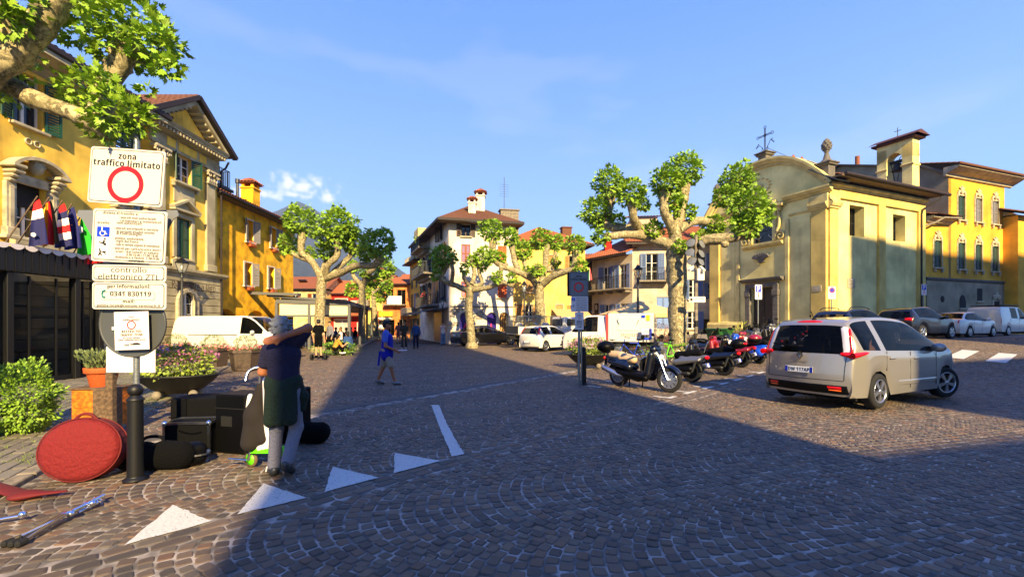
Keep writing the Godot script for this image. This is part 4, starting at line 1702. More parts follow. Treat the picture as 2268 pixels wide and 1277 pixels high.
# ---------- white house with balconies and its ochre neighbour ----------
func make_white_house() -> void:
	var b := thing("white_house","tall white house with brown shutters, arched shop doors and a wide eave","building")
	b.position = Vector3.ZERO
	var F := wall_frame(-5.05,36.0,-0.2,37.2)
	var W := 5.0
	var hs := [Rect2(1.0,9.55 - 0.9,0.75,0.95),Rect2(1.0,6.55,0.75,1.45),Rect2(4.0,6.6,0.75,1.4),Rect2(1.0,3.75,0.75,1.25),Rect2(4.0,3.75,0.75,1.25),Rect2(0.9,0.0,0.9,2.55),Rect2(3.1,0.0,0.78,2.55),Rect2(4.15,0.0,0.78,2.55)]
	var g := G.new().at(F)
	wall(g,W + 0.3,9.75,hs,0.25)
	for a in [[0.9,1.8],[3.1,3.88],[4.15,4.93]]:
		arch_top(g,a[0],a[1],2.15,0.4,0.25)
	part(b,"wall",g,M["white_wall"])
	win(b,F,1.0,8.65,0.75,0.95,{"shut": "open","smat": "shutter_dark","frame": "frame_brown"})
	win(b,F,1.0,6.55,0.75,1.45,{"shut": "closed","smat": "shutter_brown"})
	win(b,F,4.0,6.6,0.75,1.4,{"shut": "closed","smat": "shutter_rust"})
	win(b,F,1.0,3.75,0.75,1.25,{"shut": "closed","smat": "shutter_rust"})
	win(b,F,4.0,3.75,0.75,1.25,{"shut": "closed","smat": "shutter_rust"})
	# arched shop windows with purple print, one brown door
	var violet := mat("shop_violet",Color(0.16,0.10,0.46),0.25)
	var pink := mat("shop_pink",Color(0.85,0.15,0.35),0.4)
	for k in 3:
		var a = [[0.9,0.9],[3.1,0.78],[4.15,0.78]][k]
		g = G.new().at(F)
		g.quad(V(a[0],0,-0.2),V(a[0] + a[1],0,-0.2),V(a[0] + a[1],2.55,-0.2),V(a[0],2.55,-0.2))
		part(b,"shop_window" if k < 2 else "door",g,violet if k < 2 else M["shutter_tan"])
		g = G.new().at(F)
		if k < 2:
			g.ext(PackedVector2Array([Vector2(a[0] + 0.2,0.8),Vector2(a[0] + a[1] - 0.2,0.8),Vector2(a[0] + a[1] - 0.3,1.3),Vector2(a[0] + a[1] / 2,1.75),Vector2(a[0] + 0.3,1.3)]),-0.19,-0.185)
			part(b,"window_print",g,pink)
		else:
			for i in 4:
				g.box(V(a[0] + 0.1 + i * 0.195,1.2,-0.17),V(0.05,2.3,0.05))
			part(b,"door_bars",g,M["frame_brown"])
	g = G.new().at(F)
	g.box(V(2.9,3.0,0.03),V(5.6,0.07,0.06))
	part(b,"string_course",g,M["stone_grey"])
	# bare masonry showing round the shop windows
	for i in 46:
		g = G.new().at(F)
		var c := Vector2(0.15 + fmod(i * 0.37,2.7),1.5 + (i % 8) * 0.18)
		if c.x > 0.85 and c.x < 1.85 and c.y < 2.65:
			continue
		g.box(V(c.x,c.y,0.0),V(rng.randf_range(0.18,0.32),0.14,rng.randf_range(0.02,0.05)),0.012)
		part(b,"stone",g,M["concrete"] if i % 3 else M["stone_trim"])
	# street side with balconies, going back on the left
	var S := wall_frame(-9.85,48.3,-5.05,36.0)
	var L := 13.2
	var sh := []
	for u in [2.0,5.0,8.2,11.2]:
		sh.append(Rect2(u,3.4,0.9,2.1))
		sh.append(Rect2(u,6.4,0.9,1.9))
	sh.append(Rect2(9.8,8.7,1.0,1.3))
	g = G.new().at(S)
	wall(g,L,9.75,sh,0.25)
	part(b,"wall",g,M["white_wall"])
	for r in sh:
		win(b,S,r.position.x,r.position.y,r.size.x,r.size.y,{"shut": "open","smat": "shutter_dark","frame": "frame_brown","sill": false,"swing": 0.5})
	for k in 3:
		var y: float = [3.3,6.3,9.0][k]
		var x0: float = [3.6,1.0,0.5][k]
		var x1: float = [9.6,8.0,5.5][k]
		g = G.new().at(S)
		g.box(V((x0 + x1) / 2,y - 0.1,0.55),V(x1 - x0,0.18,1.1),0.03)
		g.box(V((x0 + x1) / 2,y - 0.35,0.3),V(x1 - x0 - 0.6,0.35,0.4),0.05)
		var bal := part(b,"balcony",g,M["concrete"])
		g = G.new().at(S)
		railing(g,V(x0,y,1.05),V(x1,y,1.05),0.95)
		railing(g,V(x0,y,0.05),V(x0,y,1.05),0.95)
		railing(g,V(x1,y,0.05),V(x1,y,1.05),0.95)
		part(bal,"railing",g,M["iron_grey"])
		flower_tuft(bal,S * TQ(V(x1 - 1.2,y + 0.85,1.1)),0.5,40,Color(0.8,0.12,0.12) if k == 0 else Color(0.25,0.4,0.06))
	# roof: wide eaves, gable to the left front
	g = G.new()
	var e1 := F * V(-0.9,9.75,1.0)
	var e2 := F * V(6.0,9.75,0.9)
	var r2 := F * V(3.3,12.35,-5.5)
	var e0 := S * V(-0.5,9.75,1.1)
	var r0 := S * V(1.0,12.0,-5.0)
	tiles(g,e1,e2,r2,F * V(2.4,12.35,-5.0))
	tiles(g,e0,e1,F * V(2.4,12.35,-5.0),r0)
	tiles(g,e2,F * V(6.6,9.75,-11),F * V(3.3,12.35,-8),r2)
	part(b,"roof",g,M["roof_old"])
	g = G.new()
	g.bar(e1,e2,0.14,0.2)
	g.bar(e0,e1,0.14,0.2)
	part(b,"gutter",g,M["roof_edge"])
	g = G.new()
	g.quad(e1 - V(0,0.12,0),F * V(-0.9,9.63,-0.1),F * V(6.0,9.63,-0.1),e2 - V(0,0.12,0))
	part(b,"soffit",g,M["wood_grey"])
	cap_chimney(b,F * V(3.2,11.3,-3.6),0.75,1.6,"white_wall")
	cap_chimney(b,F * V(2.2,10.6,-2.0),0.6,1.2,"white_wall")
	for k in 3:
		cap_chimney(b,S * V([1.5,4.5,9.0][k],[11.2,11.0,11.4][k],-3.5),0.7,0.7,"cream_wall")
	# flat-roofed upper storey at the street end, with a hanging garden
	g = G.new().at(S)
	g.box(V(-0.8,10.2,-1.2),V(2.6,3.2,3.0))
	part(b,"stair_tower",g,M["cream_wall"])
	# bar canopy and its dark front by the street corner
	g = G.new().at(S)
	g.box(V(9.6,1.35,0.06),V(3.4,2.5,0.1))
	part(b,"bar_front",g,mat("bar_front",Color(0.05,0.04,0.10),0.4))
	g = G.new().at(S)
	g.quad(V(3.5,2.55,2.4),V(13.4,2.55,2.2),V(13.4,3.0,0.05),V(3.5,3.0,0.05))
	g.box(V(8.45,2.5,2.3),V(10.0,0.22,0.06),0.01)
	part(b,"awning",g,M["awning_grey"])
	for u in [3.6,7.0]:
		g = G.new().at(S)
		g.bar(V(u,0,2.3),V(u,2.5,2.3),0.08,0.08)
		part(b,"awning_post",g,M["iron_grey"])
	# ochre neighbour further along the street
	b = thing("ochre_house","narrow ochre house with blue and green shutters beyond the white house","building")
	var O := wall_frame(-12.0,53.0,-9.85,48.3)
	var oh := [Rect2(0.7,5.6,0.9,2.0),Rect2(3.0,5.6,0.9,2.0),Rect2(0.7,3.1,0.9,1.9),Rect2(3.2,3.1,0.9,1.9),Rect2(1.0,0.0,1.0,2.2),Rect2(3.2,0,1.0,2.2)]
	g = G.new().at(O)
	wall(g,5.17,8.4,oh,0.2)
	g.quad(V(0,0,-5),V(0,0,0),V(0,8.4,0),V(0,8.4,-5))
	part(b,"wall",g,M["balcony_yellow"])
	for k in oh.size():
		var r: Rect2 = oh[k]
		win(b,O,r.position.x,r.position.y,r.size.x,r.size.y,{"shut": "closed" if k < 3 else "open","smat": "shutter_teal" if k != 3 else "shutter_blue","frame": "frame_white","sill": false})
	g = G.new().at(O)
	g.box(V(1.8,2.95,0.55),V(3.6,0.9,1.1),0.03)
	part(b,"balcony",g,M["concrete"])
	g = G.new().at(O)
	g.box(V(2.4,8.45,0.25),V(5.8,0.14,1.1))
	part(b,"roof",g,M["roof_edge"])
	g = G.new().at(O)
	for i in 8:
		g.lathe([[0.13,0.0],[0.18,0.25],[0.1,0.4],[0.17,0.5]],8,V(0.4 + i * 0.62,8.55,0.55))
	part(b,"roof_balustrade",g,M["stone_trim"])

# ---------- pale yellow house ----------
func make_pale_house() -> void:
	var b := thing("pale_house","pale yellow house with tan shutters and a hipped orange roof","building")
	b.position = Vector3.ZERO
	var F := wall_frame(-0.1,38.5,6.4,39.8)
	var hs := [Rect2(5.2,6.2,0.8,1.35),Rect2(3.3,6.2,0.8,1.35)]
	for u in [0.35,1.3,2.35,4.0,5.3]:
		hs.append(Rect2(u,1.9,0.62,1.35))
	for u in [1.3,5.3]:
		hs.append(Rect2(u,4.3,0.62,1.2))
	house_box(b,F,6.7,8.5,8,"pale_wall",hs)
	for k in hs.size():
		var r: Rect2 = hs[k]
		win(b,F,r.position.x,r.position.y,r.size.x,r.size.y,{"shut": "closed" if k % 3 else "open","smat": "shutter_tan","surround": 0.1,"trim": "stone_trim"})
	hip_roof(b,F,6.7,8.5,8,2.1,"roof_orange")
	var g := G.new().at(F)
	g.box(V(0.6,10.6,-4.0),V(1.7,3.2,0.9))
	g.box(V(0.6,12.25,-4.0),V(1.9,0.12,1.1),0.02)
	part(b,"chimney",g,M["concrete"])
	g = G.new().at(F)
	g.box(V(5.9,9.8,-3),V(0.9,1.6,0.7))
	g.box(V(5.9,10.65,-3),V(1.05,0.1,0.85),0.02)
	part(b,"chimney",g,M["roof_old"])
	g = G.new().at(F)
	g.rod(V(0.15,12.2,-4.0),V(0.15,15.4,-4.0),0.03)
	for i in 6:
		g.rod(V(-0.3,13.6 + i * 0.22,-4.0),V(0.6,13.6 + i * 0.22,-4.0),0.012)
	part(b,"aerial",g,M["iron_grey"])
	g = G.new().at(F * Transform3D(Basis(Vector3.RIGHT,1.2),V(-0.8,10.7,-3.0)))
	g.lathe([[0.0,0.0],[0.25,0.04],[0.45,0.14],[0.46,0.15],[0.25,0.06],[0.0,0.02]],16)
	part(b,"satellite_dish",g,M["frame_white"])
	g = G.new().at(F)
	g.quad(V(3.6,2.3,1.6),V(6.7,2.3,1.6),V(6.7,2.9,0.05),V(3.6,2.9,0.05))
	g.box(V(5.15,2.22,1.6),V(3.1,0.16,0.03))
	part(b,"awning",g,M["awning_tan"])
	# lower dark house between it and the inn
	b = thing("dark_house","dark brown house with a wooden balcony between the yellow house and the inn","building")
	F = wall_frame(6.9,42.6,8.2,42.3)
	house_box(b,F,2.4,7.4,6,"dark_wall",[Rect2(0.4,4.7,0.9,1.6),Rect2(0.4,0.3,0.9,2.6)])
	win(b,F,0.4,4.7,0.9,1.6,{"frame": "frame_white","bars": 0})
	win(b,F,0.4,0.3,0.9,2.6,{"frame": "frame_brown","bars": 0,"sill": false})
	ridge_roof(b,F,2.4,7.4,6,1.2,"roof_tile",0.4)
	g = G.new().at(F)
	g.box(V(1.0,3.6,0.5),V(2.6,0.14,1.0))
	railing(g,V(-0.3,3.67,0.95),V(2.3,3.67,0.95),1.0)
	part(b,"balcony",g,M["wood_dark"])

# ---------- the inn with blue shutters ----------
func make_inn() -> void:
	var b := thing("inn","cream inn with blue shutters, iron balconies and a painted inn sign","building")
	b.position = Vector3.ZERO
	# left wing, turned towards the street
	var S := wall_frame(7.3,41.2,9.9,37.1)
	var y0 := 0.4
	var hs := [Rect2(1.45,4.6,0.85,2.0),Rect2(3.4,4.6,0.85,2.0),Rect2(1.6,1.2,0.8,2.1),Rect2(3.55,1.2,0.8,2.1)]
	var g := G.new().at(S)
	wall(g,4.85,7.4,hs,0.22)
	g.quad(V(0,0,-6),V(0,0,0),V(0,7.4,0),V(0,7.4,-6))
	part(b,"wall",g,M["inn_wall"])
	for r in hs:
		win(b,S,r.position.x,r.position.y,r.size.x,r.size.y,{"shut": "open","smat": "shutter_blue","swing": 0.2,"bars": 2,"sill": false})
	g = G.new().at(S)
	g.box(V(2.4,4.5,0.5),V(5.0,0.14,1.0),0.02)
	for i in 5:
		g.box(V(0.3 + i * 1.1,4.32,0.35),V(0.16,0.26,0.7),0.03)
	var bal := part(b,"balcony",g,M["concrete"])
	g = G.new().at(S)
	railing(g,V(-0.1,4.58,0.95),V(4.9,4.58,0.95),1.0)
	railing(g,V(-0.1,4.58,0.05),V(-0.1,4.58,0.95),1.0)
	part(bal,"railing",g,M["iron"])
	for u in [1.6,3.55]:
		g = G.new().at(S)
		railing(g,V(u,1.2,0.06),V(u + 0.8,1.2,0.06),0.8)
		part(b,"window_railing",g,M["iron"])
	# painted inn sign: a framed figure over two words
	g = G.new().at(S)
	g.box(V(0.62,3.0,0.02),V(0.5,0.9,0.03))
	g.box(V(0.62,2.4,0.02),V(0.9,0.22,0.03))
	part(b,"wall_emblem",g,M["frame_brown"])
	g = G.new().at(S)
	g.ball(V(0.62,3.1,0.05),V(0.16,0.25,0.02),12)
	part(b,"wall_emblem",g,M["inn_wall"])
	text(b,"Albergo",0.42,S * TQ(V(0.72,2.02,0.012)),M["ink_soft"],false,1.25)
	text(b,"del Sole",0.36,S * TQ(V(0.8,1.6,0.012)),M["ink_soft"],false,1.2)
	# flag on the balcony
	var f := thing("flag","small green white red flag hanging at the inn balcony","flag",S * V(1.05,5.2,1.0))
	f.rotation.y = S.basis.get_euler().y
	g = G.new()
	g.rod(V(0,-0.3,0),V(0.05,1.4,0.3),0.015)
	part(f,"flagpole",g,M["wood_grey"])
	flag_cloth(f,V(0.05,1.35,0.3),0.45,1.1,["sign_green","paper","sign_red"],true)
	# main front
	var F := wall_frame(9.9,37.1,16.6,36.4)
	hs = [Rect2(1.1,5.15,0.95,2.2),Rect2(5.1,5.9,0.75,1.4),Rect2(1.95,1.2,1.05,2.6),Rect2(4.5,3.6,0.7,1.6),Rect2(6.0,3.6,0.65,1.3),Rect2(5.6,0.2,1.0,1.8),Rect2(4.4,1.2,0.8,1.4)]
	g = G.new().at(F)
	wall(g,6.75,8.2,hs,0.22)
	part(b,"wall",g,M["inn_wall"])
	for k in hs.size():
		var r: Rect2 = hs[k]
		win(b,F,r.position.x,r.position.y,r.size.x,r.size.y,{"shut": ["open","open","closed","open","open","","open"][k],"smat": "shutter_blue","frame": "frame_white" if k != 5 else "frame_brown","swing": 0.2,"bars": 2,"sill": k in [3,4,6]})
	g = G.new().at(F)
	g.box(V(1.6,5.05,0.4),V(2.4,0.14,0.9),0.02)
	g.box(V(1.6,4.9,0.3),V(1.8,0.2,0.5),0.04)
	bal = part(b,"balcony",g,M["concrete"])
	g = G.new().at(F)
	railing(g,V(0.45,5.12,0.8),V(2.75,5.12,0.8),1.0)
	railing(g,V(0.45,5.12,0.03),V(0.45,5.12,0.8),1.0)
	railing(g,V(2.75,5.12,0.03),V(2.75,5.12,0.8),1.0)
	part(bal,"railing",g,M["iron"])
	# roofs
	g = G.new()
	tiles(g,S * V(-0.6,7.35,0.9),S * V(5.0,7.35,0.9),S * V(5.6,9.9,-5.0),S * V(-0.6,9.9,-5.0))
	tiles(g,F * V(-0.6,8.15,0.7),F * V(6.9,8.15,0.7),F * V(6.9,10.6,-5.5),F * V(-0.6,10.6,-5.5))
	part(b,"roof",g,M["roof_orange"])
	g = G.new()
	g.bar(S * V(-0.6,7.3,0.92),S * V(5.0,7.3,0.92),0.12,0.14)
	g.bar(F * V(-0.6,8.1,0.72),F * V(6.9,8.1,0.72),0.12,0.14)
	for i in 12:
		var p := S * V(i * 0.42,7.28,0.45)
		g.bar(p,p + S.basis.z * 0.45 - V(0,0.05,0),0.08,0.1)
	part(b,"eave",g,M["wood_dark"])
	# dormer block and its chimney
	g = G.new().at(F)
	g.box(V(1.2,9.6,-2.5),V(2.2,2.0,2.4))
	part(b,"dormer",g,M["inn_wall"])
	g = G.new().at(F)
	tiles(g,V(-0.2,10.6,-1.1),V(2.6,10.6,-1.1),V(2.6,11.2,-3.9),V(-0.2,11.2,-3.9))
	part(b,"roof",g,M["roof_orange"])
	cap_chimney(b,F * V(4.6,10.0,-3.5),0.8,2.0,"peach_wall")
	cap_chimney(b,S * V(0.6,8.1,-1.4),0.6,0.9,"red_wall")

# ---------- the church ----------
func make_church() -> void:
	var b := thing("church","pale yellow baroque church with an arched gable, iron cross and dark door","church")
	b.position = Vector3.ZERO
	var y0 := 0.2
	var F := wall_frame(15.5,35.1,18.9,27.0)
	var W := 8.79
	# facade: wings set back, middle bay proud
	var g := G.new().at(F)
	wall(g,W,9.95,[Rect2(3.6,0.0,1.7,4.1),Rect2(3.7,7.2,1.55,2.4)],0.35)
	part(b,"wall",g,M["church_wall"])
	# gable outline
	var top := PackedVector2Array()
	var inner := PackedVector2Array()
	var n := 28
	for i in n + 1:
		var s := -1.0 + 2.0 * i / n
		top.append(Vector2(W / 2 + s * 4.75,9.95 + 2.75 * (1.0 - pow(absf(s),2.3))))
		inner.append(Vector2(W / 2 + s * 4.15,9.95 + 2.2 * (1.0 - pow(absf(s),2.3))))
	g = G.new().at(F)
	var poly := top.duplicate()
	g.ext(poly,-0.9,-0.02)
	part(b,"gable",g,M["church_wall"])
	# moulded arch band following the gable
	g = G.new().at(F)
	var prof := [[-0.9,0.0],[0.36,0.0],[0.36,-0.14],[0.28,-0.18],[0.2,-0.34],[0.08,-0.38],[0.08,-0.52],[0.0,-0.54]]
	var rows := []
	for i in n + 1:
		var s := -1.0 + 2.0 * i / n
		var c := Vector2(W / 2 + s * 4.8,10.0 + 2.8 * (1.0 - pow(absf(s),2.3)))
		var slope := -2.8 * 2.3 * pow(absf(s),1.3) * signf(s) / 4.8
		var nn := Vector2(-slope,1.0).normalized()
		var r := PackedVector3Array()
		for p in prof:
			r.append(V(c.x + nn.x * p[1],c.y + nn.y * p[1],p[0]))
		rows.append(r)
	rows.reverse()
	g.grid(rows,false,false)
	part(b,"arch_band",g,M["church_trim"])
	# lead flashing on the end of the band
	g = G.new().at(F)
	g.bar(V(W - 0.9,11.05,-0.2),V(W + 0.75,9.98,-0.2),1.25,0.05)
	part(b,"flashing",g,M["iron_grey"])
	# horizontal cornice of the wings
	for seg in [[-0.3,2.6],[6.1,W + 0.3]]:
		g = G.new().at(F)
		run(g,[[0.0,0.0],[0.1,0.03],[0.14,0.12],[0.3,0.2],[0.34,0.3],[0.4,0.32],[0.4,0.42],[0.0,0.46]],seg[0],seg[1],9.45)
		run(g,[[0.0,0.0],[0.07,0.03],[0.1,0.12],[0.0,0.16]],seg[0] + 0.25,seg[1] - 0.25,8.55)
		part(b,"cornice",g,M["church_trim"])
	# curved cornice over the window in the middle bay
	g = G.new().at(F)
	for i in 12:
		var s0 := -1.0 + i / 6.0
		var s1 := -1.0 + (i + 1) / 6.0
		g.bar(V(W / 2 + s0 * 1.75,9.75 + 0.35 * cos(s0 * PI),0.22),V(W / 2 + s1 * 1.75,9.75 + 0.35 * cos(s1 * PI),0.22),0.4,0.16)
	part(b,"cornice",g,M["church_trim"])
	# stucco sprays in the gable
	g = G.new().at(F)
	for k in 26:
		var a := k * 0.42
		var r := 0.15 + k * 0.035
		g.ball(V(W / 2 - 0.2 + cos(a) * r * 1.2,11.0 + sin(a) * r * 0.75,0.02),V(0.14,0.06,0.05),6)
	part(b,"stucco_ornament",g,M["church_trim"])
	# pilasters
	for p in [[0.44,0.9],[W - 0.45,0.92]]:
		g = G.new().at(F)
		g.box(V(p[0],4.3,0.08),V(p[1],8.6,0.2),0.02)
		part(b,"pilaster",g,M["church_pilaster"])
		g = G.new().at(F)
		run(g,[[0.0,0.0],[0.22,0.02],[0.25,0.1],[0.32,0.14],[0.42,0.3],[0.42,0.38],[0.24,0.4],[0.24,0.9],[0.0,0.9]],p[0] - p[1] / 2 - 0.08,p[0] + p[1] / 2 + 0.1,8.5)
		part(b,"capital",g,M["church_trim"])
	# thin pilaster strips either side of the middle bay, shallow panels in the wings
	for u in [2.5,6.25]:
		g = G.new().at(F)
		g.box(V(u,4.8,0.04),V(0.28,7.2,0.1),0.03)
		part(b,"pilaster_strip",g,M["church_trim"])
	for s in [[1.0,2.2],[6.6,7.75]]:
		g = G.new().at(F)
		g.box(V((s[0] + s[1]) / 2,4.6,0.01),V(s[1] - s[0],7.4,0.05),0.02)
		part(b,"panel",g,M["church_wall"])
	# plinth
	for s in [[-0.15,3.0],[5.9,W + 0.1]]:
		g = G.new().at(F)
		run(g,[[0.0,0.0],[0.28,0.0],[0.28,1.15],[0.24,1.22],[0.2,1.32],[0.0,1.36]],s[0],s[1],0.4)
		part(b,"plinth",g,M["church_trim"])
	# door: stone case, cornice, two dark leaves with panels
	g = G.new().at(F)
	for s in [3.38,5.52]:
		g.box(V(s,2.1,0.08),V(0.38,4.2,0.24),0.02)
		g.box(V(s,3.7,0.13),V(0.46,0.4,0.28),0.03)
	g.box(V(4.45,4.25,0.08),V(2.5,0.3,0.24),0.02)
	run(g,[[0.0,0.0],[0.2,0.0],[0.24,0.08],[0.42,0.14],[0.44,0.24],[0.0,0.27]],2.85,6.05,4.48)
	part(b,"door_surround",g,M["stone_grey"])
	for s in [3.62,4.47]:
		g = G.new().at(F * TQ(V(s,0.3,-0.22)))
		g.box(V(0.41,1.9,0),V(0.81,3.8,0.06))
		for k in 3:
			g.box(V(0.41,0.65 + k * 1.2,0.035),V(0.58,0.95,0.03),0.012)
		part(b,"door",g,M["wood_dark"])
	# window with volutes
	var wn := win(b,F,3.7,7.2,1.55,2.4,{"frame": "iron","leaves": 1,"bars": 2,"depth": 0.3,"surround": 0.26,"proud": 0.14,"trim": "church_trim","sill": false})
	g = G.new().at(F)
	run(g,[[0.0,0.0],[0.18,0.02],[0.22,0.1],[0.3,0.14],[0.3,0.22],[0.0,0.24]],2.95,6.0,6.85)
	part(b,"sill",g,M["church_trim"])
	g = G.new().at(F)
	for s in [-1.0,1.0]:
		var pts := []
		for k in 22:
			var a := k * 0.42
			var r := 0.34 * (1.0 - k / 26.0)
			pts.append(V(4.475 + s * (1.25 - cos(a) * r + 0.1),7.42 + sin(a) * r,0.12))
		g.tube(pts,[0.07],6)
		pts = []
		for k in 14:
			var t := k / 13.0
			pts.append(V(4.475 + s * (1.0 + 0.32 * sin(t * PI) * (1.0 - t) + 0.12),7.75 + t * 1.9,0.12))
		g.tube(pts,[0.1,0.1,0.1,0.1,0.09,0.09,0.08],6)
		g.box(V(4.475 + s * 1.3,9.35,0.1),V(0.3,0.6,0.2),0.06)
	part(b,"volute",g,M["church_trim"])
	# iron tracery of the window
	g = G.new().at(F)
	for s in [-1.0,1.0]:
		var pts := []
		for k in 9:
			var a := PI * k / 8.0
			pts.append(V(4.475 + s * 0.5 + cos(a) * 0.22,7.7 - sin(a) * 0.2,-0.18))
		g.tube(pts,[0.02],5)
	part(b,"tracery",g,M["frame_white"])
	# scallop shell
	g = G.new().at(F * TQ(V(4.45,6.12,0.05)))
	for k in 9:
		var a := PI * (0.08 + 0.84 * k / 8.0)
		g.tube([V(cos(a) * 0.12,-0.2 + sin(a) * 0.05,0.04),V(cos(a) * 0.36,-0.05 + sin(a) * 0.2,0.16),V(cos(a) * 0.62,0.02 + sin(a) * 0.3,0.14)],[0.05,0.09,0.1],7)
	g.ball(V(0.0,-0.26,0.06),V(0.3,0.1,0.1),10)
	part(b,"shell_ornament",g,M["stone_grey"])
	# plaques
	g = G.new().at(F)
	g.box(V(8.25,3.75,0.19),V(0.55,0.36,0.03),0.005)
	part(b,"plaque",g,M["stone_trim"])
	# finials: pine cones on pedestals, iron cross on its own
	for u in [0.25,8.5]:
		var o := F * TQ(V(u,10.1 if u < 1 else 10.5,-0.35))
		g = G.new().at(o)
		g.box(V(0,0.3,0),V(0.62,0.75,0.62),0.02)
		g.box(V(0,0.72,0),V(0.86,0.12,0.86),0.03)
		g.box(V(0,0.82,0),V(1.0,0.1,1.0),0.03)
		g.lathe([[0.42,0.86],[0.3,1.0],[0.2,1.1],[0.12,1.42],[0.1,1.5],[0.17,1.54],[0.1,1.6]],10)
		var fin := part(b,"finial",g,M["stone_grey"])
		g = G.new().at(o)
		g.lathe([[0.1,1.56],[0.24,1.72],[0.27,1.9],[0.2,2.14],[0.08,2.32],[0.0,2.36]],12)
		for k in 40:
			var a := k * 2.4
			var t := k / 40.0
			var r := 0.26 * sin(PI * (0.22 + 0.7 * t))
			g.ball(V(cos(a) * r,1.62 + t * 0.66,sin(a) * r),V(0.06,0.06,0.06),6)
		part(fin,"pine_cone",g,M["stone_grey"])
	# a bird on the right hand cone
	var X := F * TQ(V(W / 2,12.55,-0.3))
	g = G.new().at(X)
	g.box(V(0,0.3,0),V(0.62,0.7,0.6),0.02)
	g.box(V(0,0.68,0),V(0.86,0.14,0.86),0.04)
	g.box(V(0,0.8,0),V(1.0,0.08,1.0),0.02)
	part(b,"cross_pedestal",g,M["stone_grey"])
	g = G.new().at(X)
	g.rod(V(-0.04,0.8,0),V(-0.04,2.55,0),0.022)
	g.rod(V(0.04,0.8,0),V(0.04,2.55,0),0.022)
	g.rod(V(-0.46,2.02,0),V(0.46,2.02,0),0.022)
	g.rod(V(-0.46,2.10,0),V(0.46,2.10,0),0.022)
	for p in [V(0,2.62,0),V(-0.55,2.06,0),V(0.55,2.06,0),V(0,2.06,0)]:
		var ring := []
		for k in 9:
			var a := TAU * k / 8.0
			ring.append(p + V(cos(a) * 0.09,sin(a) * 0.09,0))
		g.tube(ring,[0.02],5)
	for s in [-1.0,1.0]:
		g.tube([V(0.05 * s,0.95,0),V(0.2 * s,1.25,0),V(0.42 * s,1.62 if s > 0 else 1.5,0),V(0.6 * s,1.66 if s > 0 else 1.4,0)],[0.018],5)
		for k in 3:
			g.ball(V((0.5 + k * 0.08) * s,1.58 - k * 0.09,0),V(0.05,0.05,0.05),6)
		g.tube([V(0.1 * s,0.85,0),V(0.24 * s,1.1,0.0),V(0.2 * s,1.3,0)],[0.018],5)
	part(b,"iron_cross",g,M["iron"])
	g = G.new().at(X)
	g.rod(V(0.1,1.2,0),V(1.6,0.0,-0.5),0.012,4)
	part(b,"stay_wire",g,M["iron"])
	# ---- side wall
	var S := wall_frame(18.9,27.0,28.2,30.94)
	var L := 10.1
	g = G.new().at(S)
	wall(g,L,10.0,[Rect2(2.06,7.05,1.5,1.9),Rect2(6.6,7.05,1.4,1.75)],0.65)
	part(b,"wall",g,M["church_wall"])
	for r in [[2.06,1.5,1.9],[6.6,1.4,1.75]]:
		win(b,S,r[0],7.05,r[1],r[2],{"frame": "iron_grey","leaves": 2,"bars": 1,"depth": 0.62,"sill": false})
	g = G.new().at(S)
	for p in [[0.0,0.75],[4.85,5.55],[9.3,10.1]]:
		g.box(V((p[0] + p[1]) / 2,4.6,0.07),V(p[1] - p[0],9.2,0.16),0.015)
	g.box(V(L / 2,9.45,0.068),V(L,0.5,0.156),0.015)
	part(b,"pilaster",g,M["church_pilaster"])
	g = G.new().at(S)
	run(g,[[0.0,0.0],[0.2,0.02],[0.25,0.12],[0.36,0.2],[0.36,0.3],[0.0,0.34]],-0.1,L,9.72)
	run(g,[[0.0,0.0],[0.22,0.02],[0.25,0.1],[0.32,0.14],[0.4,0.3],[0.4,0.38],[0.22,0.4],[0.22,0.8],[0.0,0.8]],-0.14,0.82,8.5)
	part(b,"cornice",g,M["church_trim"])
	g = G.new().at(S)
	g.box(V(2.2,4.1,0.02),V(0.72,0.6,0.03),0.005)
	g.box(V(2.2,4.1,0.035),V(0.5,0.42,0.02),0.003)
	part(b,"plaque",g,M["stone_trim"])
	g = G.new().at(S)
	for i in 4:
		g.box(V(2.2,4.24 - i * 0.09,0.047),V(0.36 - (i % 2) * 0.1,0.025,0.004))
	part(b,"inscription",g,M["stone_grey"])
	g = G.new().at(S)
	g.box(V(L / 2,10.2,0.5),V(L + 0.6,0.1,1.0))
	part(b,"soffit",g,M["wood_grey"])
	g = G.new().at(S)
	tiles(g,V(0.7,10.3,1.0),V(L + 0.9,10.3,1.0),V(L + 0.9,12.2,-4.4),V(0.7,12.2,-4.4))
	part(b,"roof",g,M["roof_old"])
	g = G.new().at(S)
	g.tube([V(-0.1,10.3,1.06),V(L + 0.9,10.26,1.06)],[0.1],8)
	part(b,"gutter",g,M["roof_edge"])
	downpipe(b,[S * V(L + 0.1,10.2,1.0),S * V(L,9.9,0.9),S * V(L - 0.55,9.35,0.25),S * V(L - 0.6,9.0,0.2),S * V(L - 0.6,3.6,0.2),S * V(L - 0.6,0.8,0.2)])
	g = G.new().at(S)
	g.quad(V(L,0,0),V(L,0,-8),V(L,10.2,-8),V(L,10.2,0))
	g.quad(V(0,0,-8.8),V(0,10,-8.8),V(L,10,-8.8),V(L,0,-8.8))
	part(b,"wall",g,M["church_wall"])
	# twin capped chimneys behind the gable
	for k in 2:
		g = G.new().at(S * TQ(V(1.5 + k * 0.85,11.2,-3.2)))
		g.box(V(0,0.3,0),V(0.5,0.9,0.5))
		for i in 4:
			g.box(V([-0.2,0.2,-0.2,0.2][i],0.9,[-0.2,-0.2,0.2,0.2][i]),V(0.12,0.4,0.12))
		g.lathe([[0.5,1.1],[0.48,1.14],[0.03,1.85],[0.0,1.86]],4)
		part(b,"chimney",g,M["roof_tile"])
	# bell gable
	var Bt := Transform3D(F.basis,S * V(8.9,0,-0.02))
